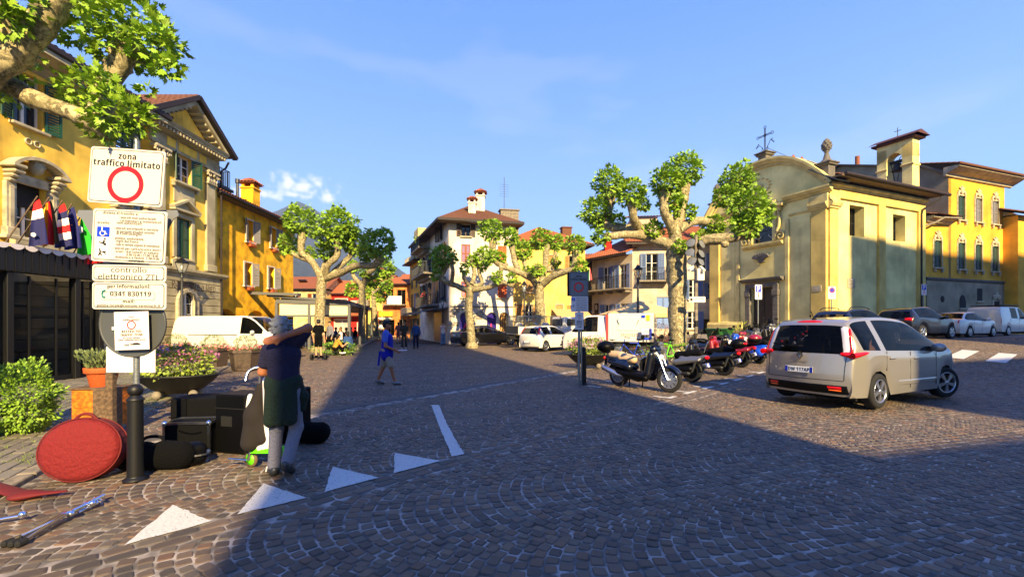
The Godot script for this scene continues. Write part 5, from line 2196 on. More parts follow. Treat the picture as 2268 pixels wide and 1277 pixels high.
	g = G.new().at(Bt)
	var bw := 2.15
	var op := [0.62,1.55]
	g.box(V(-bw + 0.31,11.6,-0.4),V(0.62,4.6,0.8),0.02)
	g.box(V(-0.31,11.6,-0.4),V(0.62,4.6,0.8),0.02)
	g.box(V(-bw / 2,9.9,-0.4),V(0.95,2.4,0.78))
	var arc := PackedVector2Array()
	for i in 11:
		var a := PI * i / 10.0
		arc.append(Vector2(-bw / 2 - cos(a) * 0.46,13.0 + sin(a) * 0.5))
	arc.append(Vector2(0,13.0))
	arc.append(Vector2(0,14.2))
	arc.append(Vector2(-bw,14.2))
	arc.append(Vector2(-bw,13.0))
	g.ext(arc,-0.8,0.0)
	run(g,[[0.0,0.0],[0.08,0.02],[0.1,0.1],[0.0,0.14]],-bw - 0.05,-bw + 0.68,12.4)
	run(g,[[0.0,0.0],[0.08,0.02],[0.1,0.1],[0.0,0.14]],-0.68,0.08,12.4)
	g.box(V(-0.31,12.47,-0.4),V(0.72,0.14,0.94),0.03)
	part(b,"bell_gable",g,M["church_wall"])
	g = G.new().at(Bt)
	g.box(V(-bw / 2,14.28,-0.4),V(bw + 0.5,0.14,1.3),0.03)
	g.quad(V(-bw - 0.45,14.36,0.35),V(0.45,14.36,0.35),V(0.3,14.75,-0.4),V(-bw - 0.3,14.75,-0.4))
	g.quad(V(0.45,14.36,-1.15),V(-bw - 0.45,14.36,-1.15),V(-bw - 0.3,14.75,-0.4),V(0.3,14.75,-0.4))
	g.tri(V(0.45,14.36,0.35),V(0.45,14.36,-1.15),V(0.3,14.75,-0.4))
	part(b,"bell_roof",g,mat("bell_roof",Color(0.36,0.17,0.13),0.8,0,"tile",1.5,0.3))
	g = G.new().at(Bt)
	g.rod(V(-bw / 2,14.7,-0.4),V(-bw / 2,15.35,-0.4),0.02)
	g.rod(V(-bw / 2 - 0.2,15.12,-0.4),V(-bw / 2 + 0.2,15.12,-0.4),0.02)
	part(b,"small_cross",g,M["iron"])
	var bell := G.new().at(Bt * TQ(V(-bw / 2,12.3,-0.4)))
	bell.lathe([[0.0,0.0],[0.36,0.0],[0.33,0.06],[0.25,0.3],[0.2,0.48],[0.1,0.55],[0.0,0.56]],16)
	part(b,"bell",bell,M["iron"])
	g = G.new().at(Bt * TQ(V(-bw / 2,12.3,-0.4)))
	g.box(V(0,0.66,0),V(0.9,0.2,0.2),0.04)
	var ring := []
	for k in 13:
		var a := TAU * k / 12.0
		ring.append(V(0.28,0.6 + sin(a) * 0.34,cos(a) * 0.34))
	g.tube(ring,[0.025],6)
	g.rod(V(-0.3,0.6,0.2),V(0.05,-1.6,0.1),0.03)
	g.rod(V(0.3,0.5,0.2),V(-0.1,-1.6,0.1),0.02)
	part(b,"bell_frame",g,M["iron"])

func cartouche(b: Node,F: Transform3D,x: float,y: float) -> void:
	var g := G.new().at(F)
	g.ball(V(x,y + 0.22,0.06),V(0.2,0.26,0.09),10)
	for s in [-1.0,1.0]:
		g.ball(V(x + s * 0.3,y + 0.16,0.05),V(0.14,0.12,0.06),8)
		g.ball(V(x + s * 0.4,y - 0.02,0.05),V(0.09,0.2,0.05),8)
		g.ball(V(x + s * 0.2,y + 0.42,0.05),V(0.12,0.08,0.06),8)
	g.ball(V(x,y + 0.5,0.06),V(0.1,0.1,0.07),8)
	part(b,"window_ornament",g,M["stone_trim"])

func make_right_houses() -> void:
	var b := thing("old_yellow_house","weathered ochre town house with green shutters and stucco window hoods beside the church","building")
	b.position = Vector3.ZERO
	var F := wall_frame(28.6,31.2,37.62,34.46)
	var lo := [[0.9,0.9],[3.68,0.86],[5.78,0.86],[7.9,0.88]]
	var hs := []
	for w in lo:
		hs.append(Rect2(w[0],5.55,w[1],1.9))
	for k in [1,2,3]:
		hs.append(Rect2(lo[k][0],9.1,lo[k][1],1.75))
	var g := G.new().at(F)
	wall(g,2.6,8.7,[hs[0]],0.2)
	part(b,"wall",g,M["yellow_old"])
	var F2 := F * TQ(V(2.6,0,0))
	g = G.new().at(F2)
	var h2 := []
	for k in range(1,7):
		h2.append(Rect2(hs[k].position - Vector2(2.6,0),hs[k].size))
	wall(g,7.0,12.2,h2,0.2)
	g.quad(V(7,0,0),V(7,0,-9),V(7,12.2,-9),V(7,12.2,0))
	part(b,"wall",g,M["yellow_old"])
	for k in hs.size():
		var r: Rect2 = hs[k]
		win(b,F,r.position.x,r.position.y,r.size.x,r.size.y,{"shut": "closed","smat": "shutter_teal" if k < 4 or k == 4 else "shutter_grey","surround": 0.1,"proud": 0.04,"trim": "stone_trim"})
		cartouche(b,F,r.position.x + r.size.x / 2,r.end.y + 0.12)
		g = G.new().at(F)
		for s in [-0.42,0.42]:
			g.box(V(r.position.x + r.size.x / 2 + s,r.position.y - 0.22,0.08),V(0.12,0.24,0.14),0.03)
		part(b,"sill_bracket",g,M["stone_trim"])
	# rendered base with a string course, small openings
	g = G.new().at(F)
	g.box(V(4.8,2.3,0.03),V(9.6,4.6,0.1))
	part(b,"wall",g,M["grey_plaster"])
	g = G.new().at(F)
	run(g,STRING,0.0,9.6,4.6)
	part(b,"string_course",g,M["stone_grey"])
	g = G.new().at(F)
	g.box(V(1.9,3.3,0.09),V(0.001,0.001,0.001))
	g.ball(V(1.75,3.35,0.07),V(0.25,0.25,0.05),14)
	g.box(V(0.85,2.1,0.09),V(0.6,0.7,0.02))
	g.box(V(4.1,3.0,0.09),V(0.75,0.5,0.02))
	g.ball(V(4.1,3.25,0.08),V(0.375,0.45,0.03),14)
	g.box(V(6.2,3.75,0.09),V(0.6,0.9,0.02))
	g.box(V(8.3,2.5,0.09),V(0.75,1.6,0.02))
	part(b,"opening",g,M["room_dark"])
	g = G.new().at(F)
	g.box(V(4.1,2.68,0.12),V(1.0,0.14,0.14),0.02)
	g.box(V(6.2,3.22,0.12),V(0.9,0.14,0.14),0.02)
	for s in [-0.5,0.5]:
		g.box(V(8.3 + s,2.5,0.1),V(0.16,1.8,0.12),0.02)
		g.ball(V(8.3 + s * 0.6,3.6,0.12),V(0.26,0.2,0.08),8)
	g.ball(V(8.3,3.75,0.12),V(0.2,0.26,0.1),8)
	part(b,"sill",g,M["stone_trim"])
	# eaves
	g = G.new().at(F2)
	run(g,[[0.0,0.0],[0.15,0.04],[0.2,0.2],[0.5,0.3],[0.9,0.5],[0.9,0.6],[0.0,0.62]],-0.6,7.7,12.0)
	part(b,"cornice",g,M["stone_trim"])
	g = G.new().at(F2)
	tiles(g,V(-0.7,12.62,1.0),V(7.8,12.62,1.0),V(5.5,14.6,-5.0),V(0.8,14.6,-5.0))
	g.box(V(3.5,12.66,0.98),V(8.6,0.14,0.14),0.03)
	part(b,"roof",g,M["roof_old"])
	g = G.new().at(F)
	run(g,[[0.0,0.0],[0.15,0.04],[0.3,0.2],[0.55,0.28],[0.55,0.4],[0.0,0.42]],-0.1,2.7,8.6)
	part(b,"cornice",g,M["stone_trim"])
	g = G.new().at(F)
	tiles(g,V(-0.1,9.0,0.7),V(2.8,9.0,0.7),V(2.8,10.2,-3.2),V(-0.1,10.2,-3.2))
	part(b,"roof",g,M["roof_old"])
	g = G.new().at(F)
	g.tube([V(-0.5,8.3,0.2),V(0.1,8.5,0.5),V(0.7,8.85,0.72),V(2.6,8.95,0.72)],[0.07],8)
	part(b,"gutter",g,M["concrete"])
	# long flank running back behind the church
	var K := Transform3D(Basis(-F.basis.z,Vector3.UP,-F.basis.x),F2 * V(0,0,0))
	K.basis = Basis(F.basis.z,Vector3.UP,-F.basis.x)
	g = G.new().at(Transform3D(K.basis,F2 * V(0,0,-16)))
	g.ext(PackedVector2Array([Vector2(0,0),Vector2(16,0),Vector2(16,12.3),Vector2(14.6,13.2),Vector2(8.5,15.3),Vector2(6.4,14.2),Vector2(3,12.0),Vector2(0,12.0)]),-0.3,0.0)
	part(b,"flank_wall",g,M["grey_plaster"])
	g = G.new().at(Transform3D(K.basis,F2 * V(0,0,-16)))
	for s in [[16.0,12.35,14.6,13.25],[14.6,13.25,8.5,15.36],[8.5,15.36,6.4,14.25],[6.4,14.25,3.0,12.05]]:
		g.bar(V(s[0],s[1],0.1),V(s[2],s[3],0.1),0.5,0.1)
	part(b,"verge",g,M["stone_grey"])
	g = G.new().at(Transform3D(K.basis,F2 * V(0,0,-16)))
	g.rod(V(9.5,15.0,-0.6),V(9.5,15.85,-0.6),0.17,8)
	part(b,"chimney",g,M["roof_tile"])
	# plain orange house at the right edge
	b = thing("orange_side_house","plain orange house with a tiled roof at the right edge beyond the ochre house","building")
	var E := wall_frame(37.7,33.6,46,36.6)
	house_box(b,E,8.8,9.7,8,"yellow_old",[Rect2(2.6,5.4,1.0,1.8)])
	win(b,E,2.6,5.4,1.0,1.8,{"shut": "closed","smat": "shutter_teal"})
	ridge_roof(b,E,8.8,9.8,8,1.8,"roof_old",0.6)

# ---------- plants ----------
func leaf_mesh(kind := 0) -> ArrayMesh:
	var k := "leaf%d" % kind
	if cache.has(k):
		return cache[k]
	var g := G.new()
	if kind == 0:
		# five-lobed plane leaf, folded along its midrib, stalk at the origin
		var o := [Vector2(0,0.1),Vector2(0.30,0.05),Vector2(0.52,0.34),Vector2(0.28,0.42),Vector2(0.34,0.78),Vector2(0.12,0.66),Vector2(0,1.05)]
		for s in [-1.0,1.0]:
			for i in o.size() - 1:
				var a := V(o[i].x * s,0.16 * o[i].x - o[i].y * o[i].y * 0.16,-o[i].y)
				var b := V(o[i + 1].x * s,0.16 * o[i + 1].x - o[i + 1].y * o[i + 1].y * 0.16,-o[i + 1].y)
				var m := V(0,-0.03,-0.36)
				if s > 0:
					g.tri(m,a,b)
				else:
					g.tri(m,b,a)
	elif kind == 1:
		# small oval leaf
		g.quad(V(0,0,0),V(0.3,0.06,-0.45),V(0,-0.06,-1.0),V(-0.3,0.06,-0.45))
	else:
		# five petals
		for i in 5:
			var a := TAU * i / 5.0
			g.quad(V(0,0,0),V(cos(a - 0.5) * 0.7,0.18,sin(a - 0.5) * 0.7),V(cos(a) * 1.0,0.1,sin(a)),V(cos(a + 0.5) * 0.7,0.18,sin(a + 0.5) * 0.7))
	cache[k] = g.mesh()
	return cache[k]

func rand_ball() -> Vector3:
	while true:
		var p := V(rng.randf_range(-1,1),rng.randf_range(-1,1),rng.randf_range(-1,1))
		if p.length_squared() <= 1.0:
			return p
	return Vector3.ZERO

# leaves of one tuft: c centre, r radius, s leaf size
func tuft(where: Array,cols: Array,c: Vector3,r: Vector3,s: float,n: int,col: Color,hollow := 0.35) -> void:
	var ph := rng.randf() * 10.0
	for i in n:
		var d := rand_ball()
		if d.length() < hollow and rng.randf() < 0.8:
			d = d.normalized() * rng.randf_range(hollow,1.0)
		# ragged outline: longer shoots in some directions
		var l := 1.0 + 0.22 * sin(d.x * 5.0 + ph) * cos(d.z * 4.0 - ph) + 0.10 * sin(d.y * 9.0 + ph)
		var p := c + d * r * l
		var out := (d + V(0,0.55,0) + rand_ball() * 0.7).normalized()
		var fw := (d.normalized() + V(0,-0.25,0) + rand_ball() * 0.8).normalized()
		var x := fw.cross(out)
		if x.length() < 0.01:
			continue
		x = x.normalized()
		var b := Basis(x,x.cross(-fw).normalized(),-fw).orthonormalized()
		where.append(Transform3D(b.scaled_local(Vector3.ONE * s * rng.randf_range(0.65,1.25)),p))
		var k := rng.randf_range(0.65,1.3)
		var y := rng.randf_range(-0.02,0.05)
		cols.append(Color((col.r + y) * k,(col.g + y * 0.6) * k,col.b * k))

func smooth_path(p: Array,per := 4) -> Array:
	var o := []
	for i in p.size() - 1:
		var a: Vector3 = p[maxi(i - 1,0)]
		var b: Vector3 = p[i]
		var c: Vector3 = p[i + 1]
		var d: Vector3 = p[mini(i + 2,p.size() - 1)]
		for k in per:
			o.append(b.cubic_interpolate(c,a,d,float(k) / per))
	o.append(p[-1])
	return o

# gnarled limb along path, radii r0 to r1, with burrs and a swollen knuckle at the end
func limb(g: G,path: Array,r0: float,r1: float,knuckle := 1.0,sides := 10) -> void:
	var p := smooth_path(path,5)
	var n := FastNoiseLite.new()
	n.seed = rng.randi() % 1000
	n.frequency = 0.9 / maxf(r0,0.05)
	var rows := []
	var side := Vector3.ZERO
	for i in p.size():
		var t := float(i) / (p.size() - 1)
		var d: Vector3 = (p[mini(i + 1,p.size() - 1)] - p[maxi(i - 1,0)]).normalized()
		if side == Vector3.ZERO:
			side = d.cross(Vector3.UP if absf(d.y) < 0.9 else Vector3.RIGHT).normalized()
		side = (side - d * side.dot(d)).normalized()
		var up := side.cross(d)
		var r := lerpf(r0,r1,t)
		if knuckle > 1.0 and t > 0.75:
			r *= lerpf(1.0,knuckle,(t - 0.75) * 4.0)
		var ring := PackedVector3Array()
		for s in sides:
			var a := TAU * s / sides
			var q: Vector3 = side * cos(a) - up * sin(a)
			ring.append(p[i] + q * r * (1.0 + 0.32 * n.get_noise_3dv(p[i] + q * r)))
		rows.append(ring)
	# rounded end
	var e: Vector3 = p[-1]
	var dir: Vector3 = (p[-1] - p[-2]).normalized()
	var last: PackedVector3Array = rows[-1]
	for k in [[0.55,0.8],[0.8,0.4],[0.9,0.05]]:
		var ring := PackedVector3Array()
		for q in last:
			ring.append(e + (q - e) * k[1] + dir * k[0] * r1 * knuckle)
		rows.append(ring)
	g.grid(rows,true)

# t: trunk [[px, py, r px], ...], limbs [[r0, r1, px, py, dz, px, py, dz ...]], tufts [[px, py, dz, r px]]
func plane_tree(label: String,d: float,trunk: Array,limbs: Array,tufts: Array,leaf := 0.2,dens := 1.0) -> Node3D:
	var f := P(trunk[0][0],717,d)
	var root := V(f.x,land(f.x,-d),-d)
	var o := thing("plane_tree",label,"tree",root,0,"pollarded plane trees on the piazza")
	var sc := d / 1150.0
	var g := G.new().at(TQ(-root))
	var pts := []
	for t in trunk:
		pts.append(P(t[0],t[1],d))
	pts[0].y = root.y - 0.1
	limb(g,pts,trunk[0][2] * sc * 0.88,trunk[-1][2] * sc * 0.92,1.0,14)
	g.ball(pts[0] + V(0,0.15,0),V(trunk[0][2] * sc * 1.45,0.4,trunk[0][2] * sc * 1.45),14)
	var tr := part(o,"trunk",g,M["bark"])
	for l in limbs:
		g = G.new().at(TQ(-root))
		var p := []
		for i in range(2,l.size(),3):
			p.append(P(l[i],l[i + 1],d + l[i + 2]))
		limb(g,p,l[0] * sc * 0.9,l[1] * sc * 0.9,1.4)
		part(tr,"limb",g,M["bark"])
	var where := []
	var cols := []
	for t in tufts:
		var r: float = t[3] * (d + t[2]) / 1000.0
		var c := P(t[0],t[1],d + t[2]) - root
		var n := int(clampf(46.0 * r * r / (leaf * leaf),12,1500) * dens)
		tuft(where,cols,c,V(r,r * 0.95,r),leaf,n,Color(0.20,0.35,0.022),0.45)
	var cr := scatter(o,"crown",leaf_mesh(0),M["leaf"],where,cols)
	stuff(cr)
	return o

func make_trees() -> void:
	plane_tree("big plane tree with a straight pale trunk in front of the church",20.0,
		[[1503,790,24],[1501,700,20],[1500,640,20],[1498,590,22],[1497,548,26]],
		[[17,15,1495,560,0,1488,544,0,1461,534,0.2,1430,523,0.4,1412,506,0.5],
		[15,12,1415,508,0.5,1367,506,0.8,1342,495,0.9,1348,465,0.9,1354,425,0.8],
		[13,11,1414,508,0.5,1403,482,-0.3,1400,452,-0.5],
		[12,9,1430,523,0.4,1395,519,-0.6,1346,524,-1.2],
		[19,12,1497,550,0,1495,506,0,1503,487,0.1,1512,451,0.3,1516,404,0.3],
		[14,11,1495,520,0,1479,485,-0.4,1471,463,-0.6,1474,420,-0.6],
		[13,11,1500,510,0,1543,489,0.9,1602,497,1.5,1629,478,1.6,1633,434,1.5],
		[17,12,1500,552,0,1540,541,-0.5,1567,531,-0.9,1612,527,-1.3,1653,516,-1.5,1668,488,-1.5],
		[9,8,1590,529,-1.1,1606,540,-1.3],[9,8,1380,508,0.7,1330,500,1.2,1322,484,1.2]],
		[[1350,404,0.8,33],[1398,428,-0.5,31],[1326,470,1.1,36],[1480,402,-0.6,36],[1517,374,0.3,37],[1488,448,-0.3,26],[1636,398,1.5,36],[1664,458,-1.5,42],[1652,500,-1.5,30],[1610,436,1.2,27],[1581,500,1.4,24],[1332,524,-1.2,18],[1550,528,-0.6,15],[1505,546,-0.4,15],[1447,508,0.2,20],[1527,468,0.2,16],[1370,490,0.8,16],[1694,480,-1.4,16],[1424,452,0,15]],0.155)
	plane_tree("plane tree with a thick dark forked trunk behind the white trucks",32.0,
		[[1196,765,14],[1196,700,11.5],[1195,660,11],[1195,634,13]],
		[[9,7,1194,640,0,1178,618,-0.4,1150,603,-0.8,1120,592,-1,1096,577,-1.2,1091,556,-1.2,1092,520,-1.2],
		[8,8,1152,604,-0.8,1140,578,-0.4,1132,534,-0.3],[7,6,1181,617,-0.4,1164,592,0.4,1160,566,0.6],
		[9,8,1197,630,0,1207,594,0.5,1210,546,0.6],[6,5,1210,600,0.5,1222,588,0.9,1231,558,1.0],
		[10,7,1200,632,0,1222,613,-0.6,1250,602,-1.2,1271,591,-1.6,1275,556,-1.7],[5,4,1212,598,0.5,1235,597,1.2,1258,600,1.8],[7,6,1168,610,-0.6,1184,600,-1.2,1190,590,-1.4]],
		[[1088,510,-1.2,25],[1130,524,-0.3,19],[1158,554,0.6,21],[1200,530,0.6,23],[1231,536,1,18],[1275,541,-1.7,21],[1283,589,-1.6,17],[1191,600,-1.4,15],[1230,581,1,11],[1108,571,-1,13],[1165,596,-0.5,8]],0.2)
	plane_tree("small plane tree with a curved pale trunk by the black saloon",30.0,
		[[1045,770,12],[1041,715,9.5],[1038,680,9],[1041,637,10]],
		[[8,7,1038,645,0,1013,633,0.3,992,626,0.5,978,614,0.6,984,598,0.6,991,578,0.6],[6,5,1000,628,0.4,1003,602,-0.2,999,578,-0.3],
		[5,4,1040,634,0,1027,616,-0.4,1028,602,-0.5],[7,5,1044,630,0,1051,607,0.4,1046,578,0.5],[6,5,1047,632,0,1067,628,0.4,1062,606,0.6,1059,585,0.6],
		[8,5,1044,642,0,1079,637,-0.6,1105,628,-1,1116,626,-1.2,1133,631,-1.4],[6,5,1100,630,-1,1108,612,-1.2,1110,592,-1.2]],
		[[980,566,0.6,25],[972,590,0.6,15],[1029,596,-0.5,10],[1070,569,0.6,21],[1047,576,0.5,13],[1101,613,-1.2,12],[1133,615,-1.4,11],[965,611,0.5,10],[1068,592,0.6,9],[1000,572,-0.3,12],[1092,566,-1,14]],0.19)
	plane_tree("large plane tree with three leafy heads in front of the pergola",26.0,
		[[705,778,14],[707,720,12],[710,660,10.5],[712,614,12]],
		[[10,9,711,618,0,700,593,0.2,681,569,0.4,667,559,0.5,667,540,0.5,670,515,0.5],[9,8,720,612,0,725,588,-0.4,747,564,-0.6,745,528,-0.6],
		[8,7,728,612,0,764,579,0.3,780,560,0.4,784,545,0.4],[10,8,722,616,0,754,604,-0.6,789,588,-1.2,826,588,-1.6,843,572,-1.7],[7,5,712,605,0.1,716,590,0.6,722,575,0.9],[7,5,690,578,0.3,655,566,0.9,642,552,1.1]],
		[[664,489,0.5,35],[638,541,1.1,22],[748,499,-0.6,42],[718,528,0,22],[787,537,0.4,27],[688,560,0.6,13],[725,560,0.6,17],[812,562,-1.2,17],[839,539,-1.7,35],[768,520,0,24]],0.19)
	plane_tree("slim plane tree behind the right end of the pergola",37.0,
		[[801,760,10],[801,700,8.5],[802,660,8],[801,628,9]],
		[[7,5,800,630,0,783,612,0.4,781,594,0.5],[8,6,805,632,0,812,607,-0.4,826,597,-0.8,840,566,-1],[5,4,808,627,0,836,609,0.6,856,606,1]],
		[[850,594,1,23],[808,600,-0.4,13],[782,642,0.4,17],[826,622,0.4,14],[782,590,0.5,12]],0.22)
	plane_tree("farthest plane tree with a leaning pale trunk beside the cream house",46.0,
		[[834,752,9],[830,710,6.5],[828,675,5.5],[828,650,6]],
		[[4,3,828,652,0,842,660,0.3,850,655,0.4],[4,3,828,650,0,838,640,-0.4,856,637,-0.6],[4,3,828,650,0,820,640,0.4,818,632,0.5]],
		[[857,633,-0.6,14],[842,655,0.4,15],[820,636,0.5,12],[812,652,0,9]],0.24)
	# the near tree, whose trunk stands outside the frame on the left
	plane_tree("near plane tree whose burred limbs reach in over the top left corner",5.0,
		[[-260,1037,62],[-255,800,54],[-250,500,52],[-240,320,58]],
		[[44,17,-240,360,0,-150,250,0.0,-60,175,-0.1,0,178,-0.1,63,213,-0.1,130,240,0],[21,27,120,236,0,165,252,0,205,272,0,232,278,0.05],
		[25,33,212,268,0,228,225,0.05,246,175,0.1,268,135,0.1,285,108,0.1],[48,28,-240,330,0,-140,240,-0.4,-40,160,-0.4,20,128,-0.3,66,84,-0.3,96,40,-0.3,118,-10,-0.3],[26,22,20,130,-0.3,10,80,-0.35,16,20,-0.4]],
		[[285,62,0.1,82],[225,20,0.2,46],[345,100,0.0,50],[250,112,0.15,44],[188,196,0.1,46],[225,176,-0.2,26],[258,250,-0.15,58],[300,258,-0.1,26],[224,290,0.1,26],[12,42,-0.5,42],[40,8,-0.5,40],[158,72,0.2,26],[326,200,0,13],[105,8,-0.2,34],[372,150,0,26],[180,-10,0.1,30],[235,302,0.1,10],[-120,100,-0.3,150],[-200,20,0.3,160]],0.088,0.6)

# small bunch of leaves and blossoms at xf
func flower_tuft(b: Node,xf: Transform3D,s: float,n: int,c: Color) -> void:
	var where := []
	var cols := []
	tuft(where,cols,Vector3.ZERO,V(s,s * 0.55,s * 0.55),s * 0.32,n,Color(0.10,0.17,0.03),0.1)
	var lf := scatter(b,"foliage",leaf_mesh(1),M["leaf"],where,cols)
	lf.transform = xf
	stuff(lf)
	where = []
	cols = []
	tuft(where,cols,V(0,s * 0.12,s * 0.1),V(s,s * 0.5,s * 0.55),s * 0.2,int(n * 0.5),c,0.5)
	var fl := scatter(b,"blossoms",leaf_mesh(2),M["petal"],where,cols)
	fl.transform = xf
	stuff(fl)

func bush(label: String,called: String,cat: String,at: Vector3,r: Vector3,leaf: float,n: int,c: Color,kind := 1,hollow := 0.75) -> Node3D:
	var o := thing(called,label,cat,at)
	var where := []
	var cols := []
	tuft(where,cols,V(0,r.y * 0.95,0),r,leaf,n,c,hollow)
	stuff(scatter(o,"foliage",leaf_mesh(kind),M["hedge"],where,cols))
	var g := G.new()
	for i in 7:
		g.tube([V(rng.randf_range(-0.05,0.05),0,rng.randf_range(-0.05,0.05)),V(cos(i * 0.9) * r.x * 0.5,r.y * 0.9,sin(i * 0.9) * r.z * 0.5)],[0.02,0.01],5)
	part(o,"stem",g,M["wood_dark"])
	return o

# shallow bowl planter on ball feet, filled with flowers
func bowl_planter(label: String,at: Vector3,yaw: float) -> void:
	var o := thing("bowl_planter",label,"planter",at,yaw,"bowl planters")
	var g := G.new()
	g.at(Transform3D(Basis.from_scale(V(1.0,1.0,0.62)),Vector3.ZERO))
	g.lathe([[0.0,0.1],[0.26,0.1],[0.48,0.2],[0.66,0.36],[0.74,0.46],[0.78,0.47],[0.77,0.5],[0.72,0.5],[0.66,0.44],[0.0,0.44]],28)
	part(o,"bowl",g,M["bowl"])
	for s in [V(-0.32,0.09,0.2),V(0.32,0.09,0.2),V(-0.32,0.09,-0.2),V(0.32,0.09,-0.2)]:
		g = G.new()
		g.ball(s,V(0.09,0.09,0.09),12)
		part(o,"ball_foot",g,M["concrete"])
	var where := []
	var cols := []
	tuft(where,cols,V(0,0.72,0),V(0.72,0.34,0.44),0.085,1900,Color(0.20,0.27,0.035),0.6)
	stuff(scatter(o,"foliage",leaf_mesh(1),M["leaf"],where,cols))
	where = []
	cols = []
	tuft(where,cols,V(0,0.76,0),V(0.74,0.36,0.46),0.032,620,Color(0.46,0.15,0.30),0.9)
	where = where.filter(func(t): return t.origin.y > 0.72)
	stuff(scatter(o,"blossoms",leaf_mesh(2),M["petal"],where,cols.slice(0,where.size())))

func make_plants() -> void:
	bush("round bright green bush growing at the left edge before the black pavilion","bush","bush",V(-7.12,0.03,-6.5),V(0.47,0.50,0.46),0.055,6500,Color(0.19,0.34,0.03))
	bowl_planter("dark bowl planter of pink flowers behind the sign post",V(-7.1,0.03,-9.6),0.35)
	bowl_planter("dark bowl planter of pink flowers beside the dark maxi-scooter",V(2.75,0.02,-16.2),0.0)
	# hexagonal planters with clipped balls and begonias
	var spots := [[-9.2,15.6,"tapered brown planter with a clipped ball and pink flowers, just left of the man"],[-11.0,16.6,"brown planter with a clipped ball and pink flowers by the lamp post and van"],[-13.4,18.0,"brown planter half hidden by the round sign, with dark pink flowers"]]
	for s in spots:
		var o := thing("flower_planter",s[2],"planter",V(s[0],0.02,-s[1]),0.3,"brown flower planters")
		var g := G.new()
		g.lathe([[0.0,0.0],[0.44,0.0],[0.52,0.6],[0.56,0.6],[0.56,0.7],[0.5,0.7],[0.5,0.64],[0.0,0.64]],6)
		var f := G.new()
		for i in 6:
			var a0 := TAU * i / 6.0
			f.rod(V(cos(a0) * 0.44,0.0,-sin(a0) * 0.44),V(cos(a0) * 0.52,0.6,-sin(a0) * 0.52),0.012,5)
		part(o,"tub",flat_shaded(g),M["corten"])
		part(o,"edge_trim",f,M["corten"])
		var where := []
		var cols := []
		tuft(where,cols,V(0,0.88,0),V(0.34,0.27,0.34),0.03,2600,Color(0.13,0.19,0.03),0.95)
		stuff(scatter(o,"clipped_ball",leaf_mesh(1),M["leaf"],where,cols))
		for k in 7:
			var a := TAU * k / 7.0
			flower_tuft(o,TQ(V(cos(a) * 0.43,0.75,sin(a) * 0.43)),0.17,34,Color(0.75,0.16,0.20))
	# terracotta pot on the orange cabinet
	var o := thing("terracotta_pot","terracotta pot of lavender on the orange cabinet","pot",V(-6.35,0.63,-7.0))
	var g := G.new()
	g.lathe([[0.0,0.0],[0.15,0.0],[0.195,0.22],[0.225,0.22],[0.23,0.3],[0.2,0.3],[0.19,0.26],[0.0,0.26]],24)
	part(o,"pot",g,M["terracotta"])
	var where := []
	var cols := []
	for i in 520:
		var a := rng.randf() * TAU
		var r := sqrt(rng.randf()) * 0.17
		var lean := V(cos(a) * r * 1.3,0.35,sin(a) * r * 1.3).normalized()
		var t := rng.randf()
		var p := V(cos(a) * r,0.26,sin(a) * r) + lean * t * 0.3
		var x := lean.cross(V(sin(i),0.3,cos(i))).normalized()
		where.append(Transform3D(Basis(x,lean.cross(x),-(lean + rand_ball() * 0.5).normalized()).orthonormalized().scaled_local(Vector3.ONE * 0.07),p))
		cols.append(Color(0.15,0.19,0.07) * rng.randf_range(0.6,1.3))
	stuff(scatter(o,"foliage",leaf_mesh(1),M["leaf"],where,cols))
	# low hedges and beds
	bush("low green bed of leafy plants beside the hoverboard rider","low_plants","plants",V(-9.0,0.02,-23.2),V(1.3,0.34,0.5),0.09,1400,Color(0.16,0.30,0.03))
	bush("bright low hedge round the foot of the big plane tree","hedge","hedge",V(7.3,0.1,-19.4),V(1.9,0.34,0.5),0.07,2200,Color(0.17,0.33,0.03))
	bush("bright green shrub below the green bin","shrub","shrub",V(9.7,0.2,-20.2),V(0.6,0.45,0.5),0.06,1000,Color(0.14,0.30,0.03))
	bush("yellow green shrub in a tub left of the church door","shrub","shrub",V(14.2,0.95,-27.8),V(0.62,0.4,0.5),0.08,500,Color(0.34,0.36,0.04),1,0.5)
	bush("yellow green shrub in a tub right of the church door","shrub","shrub",V(16.0,0.85,-26.6),V(0.42,0.45,0.4),0.08,400,Color(0.34,0.36,0.04),1,0.5)
	bush("dark red leaved hedge under the cream market umbrella","hedge","hedge",V(7.6,0.2,-25.5),V(1.5,0.75,0.6),0.08,1600,Color(0.16,0.03,0.025))
	bush("spiky potted plant in front of the bar by the street","potted_plant","plant",V(-5.35,0.1,-38.5),V(0.6,0.45,0.5),0.3,160,Color(0.30,0.26,0.06),1,0.2)
	bush("small dark green shrub at the foot of the white house","shrub","shrub",V(-2.2,0.5,-35.6),V(0.6,0.5,0.4),0.1,500,Color(0.06,0.12,0.03))

func flat_shaded(g: G) -> G:
	var o := G.new()
	for i in range(0,g.ix.size(),3):
		o.tri(g.v[g.ix[i]],g.v[g.ix[i + 2]],g.v[g.ix[i + 1]])
	return o

